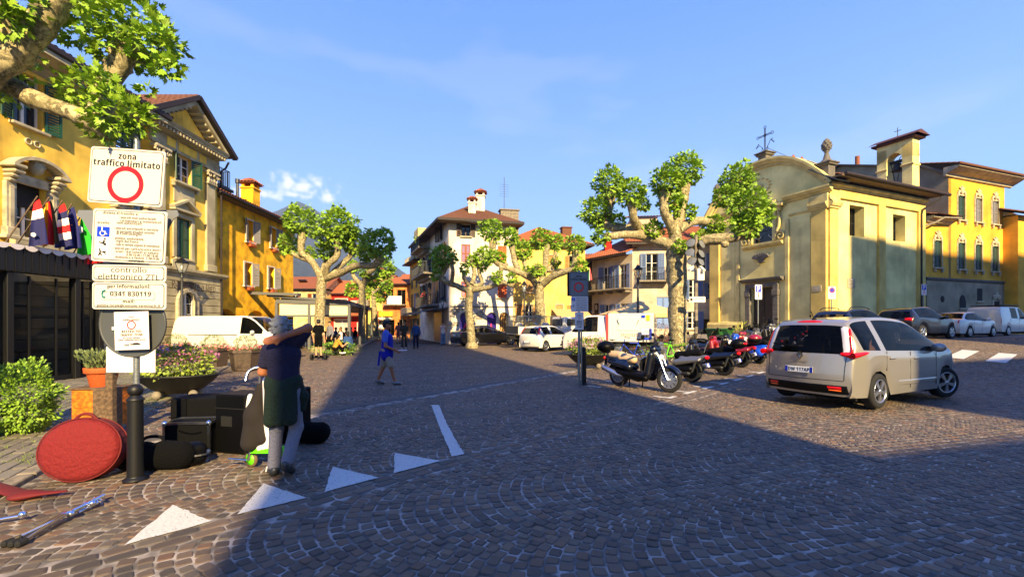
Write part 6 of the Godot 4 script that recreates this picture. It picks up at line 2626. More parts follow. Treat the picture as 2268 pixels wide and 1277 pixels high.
# ---------- vehicles ----------
# spec: top = [[f, y, glass]...] centre line from tail to nose (f forward of the rear axle), W half width, belt = [rear y, front y],
# roof = half width at the roof edge, wb wheelbase, r wheel radius, sill, win = [[f0, f1]...] side windows
class Car:
	var rows := []
	var nor := []
	var keys := 0
	var sub := 4
	var s := {}
	func half(f: float) -> float:
		var w: float = s.W
		var f0: float = s.top[0][0]
		var f1: float = s.top[-1][0]
		var a := clampf((f0 + 0.55 - f) / 0.55,0,1.3)
		var b := clampf((f - (f1 - 0.8)) / 0.8,0,1.2)
		return w * (1.0 - s.get("tr",0.07) * a * a - s.get("tf",0.13) * b * b)
	func bottom(f: float) -> float:
		var y: float = s.sill
		for fw in [0.0,s.wb]:
			var d: float = absf(f - fw)
			var ra: float = s.r + 0.055
			if d < ra:
				y = maxf(y,s.r + sqrt(ra * ra - d * d) - 0.005)
		return y
	func belt(f: float) -> float:
		return lerpf(s.belt[0],s.belt[1],clampf((f + 0.9) / (s.wb + 0.9),0,1))
	func build() -> void:
		var top: Array = s.top
		keys = top.size()
		# dense stations along the centre line
		var st := []
		for i in keys - 1:
			var n := sub
			for k in n:
				var t := float(k) / n
				var a: Array = top[maxi(i - 1,0)]
				var b: Array = top[i]
				var c: Array = top[i + 1]
				var d: Array = top[mini(i + 2,keys - 1)]
				var q := Vector2(b[0],b[1]).cubic_interpolate(Vector2(c[0],c[1]),Vector2(a[0],a[1]),Vector2(d[0],d[1]),t)
				st.append([q.x,q.y])
		st.append([top[-1][0],top[-1][1]])
		var f0: float = top[0][0]
		var f1: float = top[-1][0]
		for p in st:
			var f: float = p[0]
			var y: float = p[1]
			var w := half(f)
			var lo := minf(bottom(f),y - 0.02)
			var be := belt(f)
			var ring := []
			var ro: float = s.roof
			var th := clampf((y - be) / (s.H - be),0.0,1.0)
			var re := lerpf(w - 0.05,ro,th)
			if y > be + 0.06:
				ring = [[w - 0.03,lo],[w,lerpf(lo,be,0.30)],[w,lerpf(lo,be,0.75)],[w - 0.02,be],[re,maxf(be + 0.02,y - 0.07)],[re - 0.09,y - 0.025],[re * 0.5,y - 0.004],[0.0,y]]
			else:
				ring = [[w - 0.03,lo],[w,lerpf(lo,y,0.30)],[w,lerpf(lo,y,0.7)],[w - 0.015,lerpf(lo,y,0.88)],[w - 0.05,lerpf(lo,y,0.96)],[w - 0.13,y - 0.008],[w * 0.5,y - 0.001],[0.0,y]]
			var fine := []
			for q in 7:
				var a := Vector2(ring[maxi(q - 1,0)][0],ring[maxi(q - 1,0)][1])
				var b := Vector2(ring[q][0],ring[q][1])
				var cc := Vector2(ring[q + 1][0],ring[q + 1][1])
				var dd := Vector2(ring[mini(q + 2,7)][0],ring[mini(q + 2,7)][1])
				fine.append(ring[q])
				var m2 := b.cubic_interpolate(cc,a,dd,0.5)
				fine.append([m2.x,m2.y])
			fine.append(ring[7])
			ring = fine
			var row := PackedVector3Array()
			for sg in 2:
				for k in 15:
					var j := k if sg == 0 else 14 - k
					if sg == 1 and k == 0:
						continue
					var x: float = ring[j][0]
					var u := x / w
					var fz := f
					var kr := smoothstep(f0 + 0.7,f0,f)
					var kf := smoothstep(f1 - 0.9,f1,f)
					fz += s.get("br",0.10) * u * u * kr - s.get("bf",0.22) * u * u * kf
					row.append(Vector3(x if sg == 0 else -x,ring[j][1],-fz))
			rows.append(row)
		var h := rows.size()
		for i in h:
			nor.append(PackedVector3Array())
			nor[i].resize(29)
		for i in h - 1:
			for j in 28:
				var m: Vector3 = (rows[i + 1][j + 1] - rows[i][j]).cross(rows[i + 1][j] - rows[i][j + 1])
				for q in [[i,j],[i + 1,j],[i,j + 1],[i + 1,j + 1]]:
					nor[q[0]][q[1]] += m
		for i in h:
			for j in 29:
				nor[i][j] = -nor[i][j].normalized()
	func cell(g: G,i: int,j: int) -> void:
		var k := g.v.size()
		for q in [[i,j],[i,j + 1],[i + 1,j + 1],[i + 1,j]]:
			g.v.append(rows[q[0]][q[1]])
			g.n.append(nor[q[0]][q[1]])
			g.uv.append(Vector2.ZERO)
		g.ix.append_array(PackedInt32Array([k,k + 1,k + 2,k,k + 2,k + 3]))
	func at(i: float,j: float,off := 0.0) -> Vector3:
		var i0 := clampi(int(i * sub),0,rows.size() - 2)
		j *= 2.0
		var j0 := clampi(int(j),0,27)
		var a := i * sub - i0
		var b := j - j0
		var p: Vector3 = rows[i0][j0].lerp(rows[i0][j0 + 1],b).lerp(rows[i0 + 1][j0].lerp(rows[i0 + 1][j0 + 1],b),a)
		var m: Vector3 = nor[i0][j0].lerp(nor[i0][j0 + 1],b).lerp(nor[i0 + 1][j0].lerp(nor[i0 + 1][j0 + 1],b),a)
		return p + m.normalized() * off
	# a raised patch on the body between key indices i and ring indices j
	func patch(i0: float,i1: float,j0: float,j1: float,off := 0.008,n := 4) -> G:
		var g := G.new()
		var r := []
		for a in n + 1:
			var row := PackedVector3Array()
			for b in n + 1:
				var e := off if a > 0 and a < n and b > 0 and b < n else -0.004
				row.append(at(lerpf(i0,i1,float(a) / n),lerpf(j0,j1,float(b) / n),e))
			r.push_front(row)
		g.grid(r)
		return g
	# point on the side (sg 1 right, -1 left) at f and y
	func side(f: float,y: float,sg: float,off := 0.0) -> Vector3:
		var be := belt(f)
		var x := half(f) if y < be else lerpf(half(f) - 0.02,s.roof,clampf((y - be) / (s.H - 0.07 - be),0,1))
		return Vector3(sg * (x + off),y,-f)

func wheel(parent: Node,at: Vector3,r: float,w: float,side: float,spokes := 5,steer := 0.0,m := "alloy",steel := false) -> void:
	var k := "tyre%.2f_%.2f" % [r,w]
	if not cache.has(k):
		var g := G.new().at(Transform3D(Basis(Vector3.BACK,-PI / 2),Vector3.ZERO))
		g.lathe([[r * 0.66,-w / 2],[r * 0.9,-w / 2],[r * 0.98,-w * 0.38],[r,-w * 0.2],[r,w * 0.2],[r * 0.98,w * 0.38],[r * 0.9,w / 2],[r * 0.68,w / 2],[r * 0.66,w * 0.3],[0.0,w * 0.1]],32)
		cache[k] = g.mesh()
	var b := Basis(Vector3.UP,(0.0 if side > 0 else PI) + steer)
	var tyre := part(parent,"wheel",cache[k],M["rubber"],Transform3D(b,at))
	k = "rim%.2f_%.2f_%d_%s" % [r,w,spokes,steel]
	if not cache.has(k):
		var g := G.new().at(Transform3D(Basis(Vector3.BACK,-PI / 2),Vector3.ZERO))
		var R := r * 0.68
		g.lathe([[R,w * 0.30],[R,w * 0.5],[R * 0.93,w * 0.52],[R * 0.90,w * 0.40],[R * 0.90,w * 0.1]],28)
		g.lathe([[R * 0.24,w * 0.2],[R * 0.22,w * 0.5],[R * 0.1,w * 0.54],[0.0,w * 0.54]],14)
		for i in spokes:
			var a := TAU * i / spokes
			for d in [-0.13,0.13]:
				if steel:
					d *= 0.2
				var p := V(cos(a + d * 0.6) * R * 0.2,w * 0.46,sin(a + d * 0.6) * R * 0.2)
				var q := V(cos(a + d) * R * 0.93,w * 0.42,sin(a + d) * R * 0.93)
				g.bar(p,q,R * 0.17,w * 0.12)
		if steel:
			g.lathe([[R * 0.9,w * 0.25],[R * 0.6,w * 0.42],[R * 0.3,w * 0.3]],20)
		cache[k] = g.mesh()
	part(tyre,"rim",cache[k],M[m])

func car(label: String,spec: Dictionary,at: Vector3,yaw: float,paint: String,cat := "car",called := "parked_car",group := "") -> Array:
	var o := thing(called,label,cat,at,yaw,group)
	var c := Car.new()
	c.s = spec
	c.build()
	var body := G.new()
	var glass := [G.new(),G.new()]
	var side := {}
	var top: Array = spec.top
	for i in c.rows.size() - 1:
		var key := i / c.sub
		var f: float = -(c.rows[i][0].z + c.rows[i + 1][0].z) / 2.0
		var fm: float = -(c.rows[i][8].z + c.rows[i + 1][8].z) / 2.0
		for jj in 28:
			var j := jj / 2
			var g := body
			if top[key][2] and j >= 5 and j <= 8:
				g = glass[1 if f > spec.wb * 0.4 else 0]
			elif j == 3 or j == 10:
				for w in spec.win:
					if fm > w[0] and fm < w[1] and c.rows[i][8].y > c.belt(f) + 0.05:
						var id := "%d_%s" % [j,w[0]]
						if not side.has(id):
							side[id] = G.new()
						g = side[id]
			c.cell(g,i,jj)
	# closed ends and floor
	var lo: Array = Array(c.rows[0])
	lo.reverse()
	body.poly(lo)
	body.poly(Array(c.rows[-1]))
	part(o,"body",body,M[paint])
	for k in 2:
		if glass[k].v.size():
			part(o,["rear_window","windscreen"][k],glass[k],M[spec.get("glass","car_glass")])
	for id in side:
		part(o,"side_window",side[id],M[spec.get("glass","car_glass")])
	var g := G.new()
	var f0: float = top[0][0]
	var f1: float = top[-1][0]
	g.box(V(0,spec.sill + 0.13,-(f0 + f1) / 2),V(spec.W * 2 - 0.3,0.2,f1 - f0 - 1.0))
	for fw in [0.0,spec.wb]:
		g.box(V(0,spec.r + 0.08,-fw),V(spec.W * 2 - 0.5,spec.r * 1.7,spec.r * 2.3))
	if spec.get("cabin",true):
		# seats and dash seen through the glass
		for p in [[0.25,1],[0.25,-1],[1.25,1],[1.25,-1]]:
			g.box(V(0.38 * p[1],c.belt(0) - 0.08,-p[0]),V(0.46,0.62,0.14),0.05)
			g.box(V(0.38 * p[1],c.belt(0) + 0.31,-p[0] + 0.03),V(0.26,0.18,0.1),0.04)
		g.box(V(0,c.belt(1) - 0.12,-spec.wb * 0.75),V(spec.W * 2 - 0.3,0.2,0.5),0.05)
	part(o,"underbody",g,M["underbody"])
	for fw in [0.0,spec.wb]:
		for s in [1.0,-1.0]:
			wheel(o,V(s * (spec.W - 0.11),spec.r,-fw),spec.r,0.21,s,spec.get("spokes",5),spec.get("steer",0.0) if fw > 0 else 0.0,spec.get("rim","alloy"),spec.get("steel",false))
	# door gaps, sills and handles
	g = G.new()
	for f in spec.get("gaps",[]):
		for s in [1.0,-1.0]:
			var pts := []
			for k in 9:
				var y := lerpf(spec.sill + 0.1,c.belt(f) - 0.01,k / 8.0)
				if y > c.bottom(f) + 0.03:
					pts.append(c.side(f,y,s,0.0005))
			if pts.size() > 1:
				g.tube(pts,[0.005],4)
	if g.v.size():
		part(o,"door_gap",g,M["underbody"])
	for f in spec.get("handles",[]):
		for s in [1.0,-1.0]:
			g = G.new()
			g.box(c.side(f,c.belt(f) - 0.14,s,0.012),V(0.04,0.035,0.2),0.012)
			part(o,"door_handle",g,M[paint])
	if spec.has("mirror"):
		for s in [1.0,-1.0]:
			g = G.new()
			var p := c.side(spec.mirror,c.belt(spec.mirror) + 0.07,s,0.12)
			g.ball(p,V(0.13,0.09,0.08),12)
			g.box(p + V(-s * 0.1,-0.05,0),V(0.12,0.05,0.06),0.015)
			part(o,"wing_mirror",g,M[paint])
	return [o,c]

# a number plate; xf: x along, y up, z out
func plate(o: Node,xf: Transform3D,s: String,w := 0.52) -> void:
	var g := G.new()
	g.box(V(0,0,0),V(w,0.11,0.012),0.004)
	var p := part(o,"number_plate",g,M["plate"],xf)
	g = G.new()
	g.box(V(-w / 2 + 0.025,0,0.007),V(0.05,0.106,0.004))
	g.box(V(w / 2 - 0.025,0,0.007),V(0.05,0.106,0.004))
	part(p,"plate_band",g,M["plate_blue"])
	if s:
		text(p,s,0.095,TQ(V(0,0,0.007)),M["ink"],true,w * 0.76)

func facing_back(p: Vector3) -> Transform3D:
	return TQ(p)

func make_vehicles() -> void:
	# silver people carrier turning in front of the church
	var mpv := {"top": [[-0.88,0.250,0],[-0.94,0.416,0],[-0.955,0.624,0],[-0.93,0.853,0],[-0.90,1.019,1],[-0.80,1.321,1],[-0.70,1.550,0],[-0.52,1.648,0],[-0.1,1.690,0],[0.6,1.711,0],[1.2,1.685,0],[1.62,1.612,1],[2.2,1.352,1],[2.72,1.113,0],[3.1,1.019,0],[3.42,0.884,0],[3.58,0.686,0],[3.62,0.468,0],[3.58,0.250,0]],
		"W": 0.915,"roof": 0.63,"H": 1.71,"belt": [1.10,1.00],"wb": 2.77,"r": 0.325,"sill": 0.23,"win": [[-0.55,0.10],[0.16,1.02],[1.10,2.6]],"steer": -0.34,"gaps": [0.22,1.12,2.2],"handles": [0.42,1.34],"mirror": 2.12,"br": 0.20,"tr": 0.09}
	var R := car("silver people carrier with dark rear windows turning across the piazza before the church",mpv,on(6.40,9.15,0.03),-1.10,"car_silver","car","silver_car")
	var o: Node3D = R[0]
	var c: Car = R[1]
	# rear lamps: white upper blade with a red rim, red foot running round the side
	for s in [0,1]:
		var j := func(x): return x if s == 0 else 14.0 - x
		var l := part(o,"tail_light",c.patch(4.05,6.1,j.call(4.05),j.call(5.15),0.012,6),M["clear_lens"])
		var rim := G.new()
		var rp := []
		for k in 9:
			rp.append(c.at(lerpf(6.15,4.1,k / 8.0),j.call(3.95),0.004))
		rim.tube(rp,[0.012,0.024,0.028],6)
		part(l,"red_rim",rim,M["red_lens"])
		rim = G.new()
		rp = []
		for k in 6:
			rp.append(c.at(4.02,j.call(lerpf(5.25,3.5,k / 5.0)),-0.012))
		rim.tube(rp,[0.03,0.05,0.055],8)
		part(l,"red_foot",rim,M["red_lens"])
		part(o,"fog_lamp",c.patch(0.75,1.15,j.call(4.8),j.call(6.1),0.014),M["red_lens"])
		part(o,"reversing_lamp",c.patch(0.6,0.8,j.call(4.9),j.call(6.0),0.016),M["amber_lens"])
		# side part of the red foot
		var g := G.new()
		var sg := 1.0 if s == 0 else -1.0
		var pts := []
		for k in 7:
			var f := lerpf(-0.80,-0.40,k / 6.0)
			pts.append(c.side(f,1.0 + 0.05 * k / 6.0,sg,-0.008))
		g.tube(pts,[0.055,0.05,0.042,0.036,0.032,0.028,0.012],8)
		part(l,"red_side",g,M["red_lens"])
		part(o,"rubbing_strip",c.patch(9.0,12.2,j.call(0.7),j.call(1.05),0.012,8),M["car_silver"])
	part(o,"brake_light",c.patch(6.35,6.75,6.2,7.8,0.02),M["red_lens"])
	part(o,"bumper_insert",c.patch(0.3,1.2,4.2,9.8,0.012,12),M["black_plastic"])
	var pc := c.at(2.3,7.0,0.02)
	plate(o,Transform3D(Basis(Vector3.RIGHT,-0.04),V(0,0.70,pc.z)),"DW 117AP")
	# badge: a hollow diamond
	var g := G.new().at(TQ(c.at(3.72,7.0,0.012)))
	for e in [[V(0,0.075,0),V(0.05,0,0)],[V(0.05,0,0),V(0,-0.075,0)],[V(0,-0.075,0),V(-0.05,0,0)],[V(-0.05,0,0),V(0,0.075,0)]]:
		g.bar(e[0],e[1],0.03,0.025)
	part(o,"badge",g,M["chrome"])
	g = G.new()
	var seam := []
	for k in 8:
		seam.append(c.at(lerpf(3.95,1.7,k / 7.0),4.75,0.001))
	for k in 9:
		seam.append(c.at(1.6,lerpf(4.9,9.1,k / 8.0),0.001))
	for k in 8:
		seam.append(c.at(lerpf(1.7,3.95,k / 7.0),9.25,0.001))
	g.tube(seam,[0.006],4)
	part(o,"tailgate_gap",g,M["underbody"])
	text(o,"GRAND SCENIC",0.05,TQ(c.at(3.0,7.0,0.008)),M["chrome"],false)
	g = G.new().at(TQ(c.at(4.35,7.0,0.03)))
	g.bar(V(-0.1,0,0),V(-0.55,0.06,-0.01),0.04,0.02)
	part(o,"rear_wiper",g,M["black_plastic"])
	g = G.new().at(TQ(c.at(7.2,7.0,0.0)))
	g.rod(V(0,0,0),V(0,0.16,0.12),0.008)
	g.ball(V(0,0.01,0),V(0.04,0.02,0.06),8)
	part(o,"aerial",g,M["black_plastic"])
	# woman seen in the back seat
	var w := thing("person","dark haired woman in profile inside the silver car","person",o.transform * V(0.34,0.85,-0.72),o.rotation.y)
	var sk := body_field([[V(0,0,0),V(0,0.16,0),0.2,0.16],[V(0,0.16,0),V(0,0.3,-0.02),0.06,0.055],[V(0,0.36,-0.02),V(0,0.42,-0.01),0.085,0.09],[V(0,0.37,-0.1),V(0,0.365,-0.115),0.018,0.014]],0.014)
	part(w,"body",sk,mat("skin_fair",Color(0.78,0.56,0.42),0.6))
	part(w,"hair",body_field([[V(0,0.44,0.02),V(0,0.3,0.08),0.11,0.07]],0.018),mat("hair_dark",Color(0.05,0.035,0.03),0.7))
	# dark SUV, pale saloon, grey van, dark estate parked along the church
	var suv := {"top": [[-0.85,0.3,0],[-0.92,0.5,0],[-0.93,0.75,0],[-0.88,1.05,1],[-0.62,1.42,0],[-0.35,1.58,0],[0.5,1.66,0],[1.3,1.62,1],[2.2,1.2,0],[2.9,1.08,0],[3.35,0.95,0],[3.5,0.7,0],[3.46,0.3,0]],
		"W": 0.93,"roof": 0.62,"H": 1.66,"belt": [1.12,1.02],"wb": 2.68,"r": 0.36,"sill": 0.3,"win": [[-0.3,0.5],[0.56,1.3],[1.36,2.3]],"glass": "tinted","gaps": [0.4,1.3],"mirror": 1.9,"handles": [0.6,1.5]}
	R = car("black SUV with red tail lights parked beside the church wall",suv,on(20.4,23.6),-1.17,"car_dark")
	for s in [0,1]:
		part(R[0],"tail_light",R[1].patch(2.7,3.15,3.4 if s == 0 else 8.2,5.8 if s == 0 else 10.6,0.015),M["red_lens"])
	part(R[0],"bumper",R[1].patch(0.3,1.4,3.5,10.5,0.02,8),M["car_silver"])
	var sal := {"top": [[-0.95,0.28,0],[-1.02,0.5,0],[-1.03,0.75,0],[-0.98,0.98,0],[-0.5,1.05,1],[0.1,1.36,0],[0.6,1.44,0],[1.2,1.42,1],[1.95,1.08,0],[2.6,0.98,0],[3.15,0.84,0],[3.3,0.6,0],[3.26,0.26,0]],
		"W": 0.86,"roof": 0.58,"H": 1.44,"belt": [0.98,0.92],"wb": 2.58,"r": 0.31,"sill": 0.22,"win": [[-0.4,0.42],[0.48,1.2],[1.26,2.1]],"gaps": [0.4,1.25],"mirror": 1.75,"handles": [0.6,1.4],"glass": "tinted"}
	R = car("small white saloon parked between the black SUV and the grey van",sal,on(25.2,25.9),-1.17,"car_white")
	for s in [0,1]:
		part(R[0],"tail_light",R[1].patch(2.2,3.2,3.6 if s == 0 else 9.3,4.7 if s == 0 else 10.4,0.015),M["red_lens"])
	var van := {"top": [[-0.8,0.3,0],[-0.85,0.5,0],[-0.86,1.0,0],[-0.84,1.5,0],[-0.74,1.78,0],[-0.4,1.84,0],[1.2,1.84,0],[1.9,1.74,1],[2.6,1.2,0],[3.2,1.02,0],[3.5,0.8,0],[3.54,0.5,0],[3.5,0.28,0]],
		"W": 0.92,"roof": 0.78,"H": 1.84,"belt": [1.12,1.08],"wb": 2.8,"r": 0.32,"sill": 0.26,"win": [[0.4,1.25],[1.4,2.6]],"gaps": [0.2,1.35],"mirror": 2.1,"steel": true,"glass": "tinted","tr": 0.03,"br": 0.03}
	R = car("grey white delivery van with roof bars at the right edge by the ochre house",van,on(31.0,29.3),-1.17,"car_white","van","delivery_van")
	for s in [0,1]:
		part(R[0],"tail_light",R[1].patch(1.6,2.6,2.8 if s == 0 else 10.3,3.7 if s == 0 else 11.2,0.015),M["red_lens"])
	g = G.new()
	for k in 5:
		g.box(V(0,1.93,-(-0.4 + k * 0.55)),V(1.5,0.03,0.05))
	for s in [-0.72,0.72]:
		g.box(V(s,1.95,-0.7),V(0.04,0.04,2.4))
	part(R[0],"roof_rack",g,M["iron"])
	var est := suv.duplicate()
	est.H = 1.5
	R = car("dark estate car with roof rails hidden behind the silver people carrier",suv,on(14.9,20.6),-1.17,"car_dark")
	g = G.new()
	for s in [-0.62,0.62]:
		g.tube([V(s,1.62,0.3),V(s,1.72,0.15),V(s,1.76,-0.4),V(s,1.72,-1.0),V(s,1.64,-1.2)],[0.02],6)
	part(R[0],"roof_rails",g,M["iron"])
	# black saloon in the middle of the street
	var lim := {"top": [[-1.1,0.28,0],[-1.2,0.5,0],[-1.2,0.8,0],[-1.12,1.02,0],[-0.75,1.08,1],[0.1,1.40,0],[0.8,1.5,0],[1.4,1.47,1],[2.3,1.1,0],[3.1,1.0,0],[3.75,0.84,0],[3.95,0.6,0],[3.9,0.26,0]],
		"W": 0.95,"roof": 0.6,"H": 1.5,"belt": [1.0,0.94],"wb": 3.1,"r": 0.35,"sill": 0.2,"win": [[-0.6,0.62],[0.7,1.5],[1.56,2.3]],"gaps": [0.5,1.5],"mirror": 2.0,"handles": [0.6,1.6],"glass": "tinted"}
	R = car("long black saloon with red tail lights parked before the white house",lim,V(-3.15,0.0,-33.2),-0.98,"car_black")
	for s in [0,1]:
		part(R[0],"tail_light",R[1].patch(2.3,2.9,3.3 if s == 0 else 8.6,5.4 if s == 0 else 10.7,0.015),M["red_lens"])
		var t := G.new()
		var pts := []
		for k in 9:
			var f := lerpf(-0.55,2.1,k / 8.0)
			pts.append(R[1].side(f,R[1].belt(f) + 0.02 + 0.40 * sin(PI * k / 8.0) * 0.9,1.0 if s == 0 else -1.0,0.01))
		t.tube(pts,[0.012],5)
		part(R[0],"chrome_trim",t,M["chrome"])
	plate(R[0],TQ(V(0,0.78,1.24)),"")
	g = G.new()
	for s in [-0.6,0.6]:
		g.box(V(s,0.32,1.2),V(0.22,0.08,0.06),0.02)
	part(R[0],"exhaust_trim",g,M["chrome"])
	# white hatchback and the white car behind it
	var hat := {"top": [[-0.62,0.3,0],[-0.68,0.5,0],[-0.69,0.8,0],[-0.62,1.0,1],[-0.36,1.35,0],[-0.1,1.46,0],[0.6,1.49,0],[1.2,1.44,1],[2.05,1.05,0],[2.6,0.94,0],[2.95,0.78,0],[3.05,0.55,0],[3.0,0.26,0]],
		"W": 0.84,"roof": 0.56,"H": 1.49,"belt": [1.0,0.93],"wb": 2.51,"r": 0.3,"sill": 0.22,"win": [[-0.2,0.5],[0.58,2.1]],"gaps": [0.55],"mirror": 1.75,"glass": "tinted","br": 0.16}
	R = car("white hatchback with tall red tail lights parked between two white trucks",hat,V(1.35,0.02,-26.4),-0.75,"car_white")
	for s in [0,1]:
		part(R[0],"tail_light",R[1].patch(3.0,4.6,3.9 if s == 0 else 8.9,5.1 if s == 0 else 10.1,0.02),M["red_lens"])
	plate(R[0],TQ(V(0,0.55,0.72)),"")
	car("white car half hidden behind the white hatchback",hat,V(3.3,0.05,-31.5),-0.8,"car_white")
	# white van on the left, side on
	var big := van.duplicate(true)
	big.top = [[-0.95,0.3,0],[-1.0,0.5,0],[-1.01,1.1,0],[-0.98,1.6,0],[-0.86,1.88,0],[-0.5,1.95,0],[1.6,1.96,0],[2.5,1.9,1],[3.3,1.28,0],[3.75,1.1,0],[4.0,0.85,0],[4.05,0.5,0],[4.0,0.25,0]]
	big.wb = 3.1
	big.W = 0.97
	big.H = 1.96
	big.win = [[2.1,3.2]]
	big.gaps = [0.6,2.0]
	big.mirror = 2.75
	big.belt = [1.2,1.16]
	R = car("long white panel van parked side on behind the flower planters",big,V(-14.1,0.0,-20.9),-1.60,"car_white","van","delivery_van")
	g = G.new()
	g.box(V(0,0.62,-4.03),V(1.5,0.4,0.1),0.03)
	part(R[0],"grille",g,M["black_plastic"])
	plate(R[0],Transform3D(Basis(Vector3.UP,PI),V(0,0.45,-4.1)),"")
	for s in [-0.7,0.7]:
		g = G.new()
		g.ball(V(s,0.85,-3.9),V(0.2,0.13,0.12),10)
		part(R[0],"headlight",g,M["clear_lens"])
	g = G.new()
	for s in [1.0,-1.0]:
		g.box(V(s * 0.965,1.12,-0.9),V(0.02,0.03,2.2))
	part(R[0],"slide_rail",g,M["underbody"])
	make_trucks()

func make_trucks() -> void:
	# white light truck with a tall side-opening box, facing left
	var o := thing("light_truck","white light truck with a tall white box body behind the right flower bowl","truck",V(5.4,0.1,-22.3),1.18)
	var cab := {"top": [[0.55,0.45,0],[0.5,0.7,0],[0.5,1.3,0],[0.55,1.75,0],[0.75,1.9,0],[1.3,1.92,0],[1.7,1.82,1],[2.35,1.22,0],[2.75,1.05,0],[2.95,0.85,0],[3.0,0.55,0],[2.95,0.3,0]],
		"W": 0.80,"roof": 0.66,"H": 1.92,"belt": [1.16,1.1],"wb": 2.1,"r": 0.30,"sill": 0.28,"win": [[0.95,2.3]],"tr": 0.0,"br": 0.0}
	var c := Car.new()
	c.s = cab
	c.build()
	var body := G.new()
	var gl := G.new()
	for i in c.rows.size() - 1:
		var fm: float = -(c.rows[i][8].z + c.rows[i + 1][8].z) / 2.0
		for jj in 28:
			var j := jj / 2
			var t := body
			if cab.top[i / c.sub][2] and j >= 5 and j <= 8:
				t = gl
			elif (j == 3 or j == 10) and fm > 0.95 and fm < 2.3:
				t = gl
			c.cell(t,i,jj)
	var lo: Array = Array(c.rows[0])
	lo.reverse()
	body.poly(lo)
	body.poly(Array(c.rows[-1]))
	part(o,"cab",body,M["car_white"])
	part(o,"windscreen",gl,M["tinted"])
	part(o,"bumper",c.patch(9.6,11.0,1.0,13.0,0.03,10),M["black_plastic"])
	part(o,"grille",c.patch(8.9,9.5,4.9,9.1,0.02,6),M["black_plastic"])
	for s in [0,1]:
		part(o,"headlight",c.patch(8.0,9.0,3.6 if s == 0 else 9.2,4.9 if s == 0 else 10.4,0.02),M["clear_lens"])
	plate(o,Transform3D(Basis(Vector3.UP,PI),V(0,0.42,-3.05)),"")
	for fw in [0.0,2.1]:
		for s in [1.0,-1.0]:
			wheel(o,V(s * 0.7,0.3,-fw),0.3,0.2,s,6,0.0,"galvanised",true)
	var g := G.new()
	g.box(V(0,0.5,0.1),V(1.2,0.2,3.2))
	g.box(V(0,0.5,-1.8),V(1.3,0.5,1.6))
	part(o,"chassis",g,M["underbody"])
	g = G.new()
	g.box(V(0,1.32,0.55),V(1.72,1.36,2.1),0.03)
	part(o,"box_body",g,M["car_white"])
	for s in [1.0,-1.0]:
		g = G.new()
		g.box(V(s * 0.87,1.5,0.45),V(0.03,0.62,0.95),0.01)
		part(o,"side_flap",g,M["frame_white"])
		g = G.new()
		g.bar(V(s * 0.89,1.45,0.85),V(s * 0.89,1.7,0.95),0.03,0.03)
		g.bar(V(s * 0.89,1.45,0.05),V(s * 0.89,1.7,-0.05),0.03,0.03)
		part(o,"flap_strut",g,M["galvanised"])
		g = G.new()
		g.bar(V(s * 0.78,0.7,-0.52),V(s * 0.78,1.95,-0.56),0.12,0.1)
		part(o,"lift_post",g,mat("lift_red",Color(0.62,0.22,0.18),0.6))
		g = G.new()
		g.box(V(s * 0.885,1.85,1.15),V(0.01,0.12,0.16))
		part(o,"sticker",g,M["sign_blue"])
		g = G.new()
		g.box(V(s * 0.885,1.78,1.36),V(0.01,0.26,0.16))
		part(o,"sticker",g,mat("sticker_yellow",Color(0.95,0.75,0.08),0.5))
		g = G.new()
		for k in 9:
			g.box(V(s * 0.872,0.98,0.95 - k * 0.1),V(0.004,0.13,0.035))
			g.box(V(s * 0.872,0.93 + 0.1 * (k % 2),0.93 - k * 0.1),V(0.004,0.03,0.06))
		part(o,"faded_lettering",g,mat("faded_red",Color(0.80,0.62,0.52),0.6))
	g = G.new()
	g.ball(V(0,2.0,-0.4),V(0.5,0.14,0.3),10)
	part(o,"tarpaulin",g,M["awning_tan"])
	g = G.new()
	g.box(V(0.86,1.28,-2.02),V(0.1,0.26,0.16),0.03)
	g.box(V(-0.86,1.28,-2.02),V(0.1,0.26,0.16),0.03)
	part(o,"wing_mirror",g,M["black_plastic"])
	# tipper with mesh sides
	o = thing("tipper_truck","tipper truck with mesh side panels between the black saloon and white hatchback","truck",V(1.0,0.02,-30.0),-1.12)
	g = G.new()
	g.box(V(0,0.95,-0.5),V(1.8,0.1,3.2))
	for s in [1.0,-1.0]:
		g.box(V(s * 0.9,1.18,-0.5),V(0.05,0.42,3.2),0.01)
		for k in 7:
			g.box(V(s * 0.93,1.18,0.95 - k * 0.48),V(0.03,0.4,0.05))
	part(o,"tipper_bed",g,M["car_white"])
	g = G.new()
	g.box(V(0,1.2,1.12),V(1.82,0.46,0.06),0.01)
	part(o,"tailgate",g,M["iron_grey"])
	for s in [1.0,-1.0]:
		g = G.new()
		for k in 25:
			g.rod(V(s * 0.9,1.42,1.05 - k * 0.13),V(s * 0.9,2.05,1.05 - k * 0.13),0.006,4)
		for k in 9:
			g.rod(V(s * 0.9,1.45 + k * 0.075,1.08),V(s * 0.9,1.45 + k * 0.075,-2.08),0.006,4)
		for k in 5:
			g.bar(V(s * 0.9,1.4,1.07 - k * 0.78),V(s * 0.9,2.08,1.07 - k * 0.78),0.04,0.04)
		g.bar(V(s * 0.9,2.08,1.08),V(s * 0.9,2.08,-2.08),0.05,0.05)
		part(o,"mesh_side",g,M["galvanised"])
	g = G.new()
	for k in 14:
		g.rod(V(-0.85 + k * 0.13,1.45,1.1),V(-0.85 + k * 0.13,2.05,1.1),0.006,4)
	for k in 9:
		g.rod(V(-0.9,1.45 + k * 0.075,1.1),V(0.9,1.45 + k * 0.075,1.1),0.006,4)
	g.bar(V(-0.9,2.08,1.1),V(0.9,2.08,1.1),0.05,0.05)
	part(o,"mesh_end",g,M["galvanised"])
	g = G.new()
	g.box(V(0,0.95,-3.0),V(1.75,0.75,1.5),0.05)
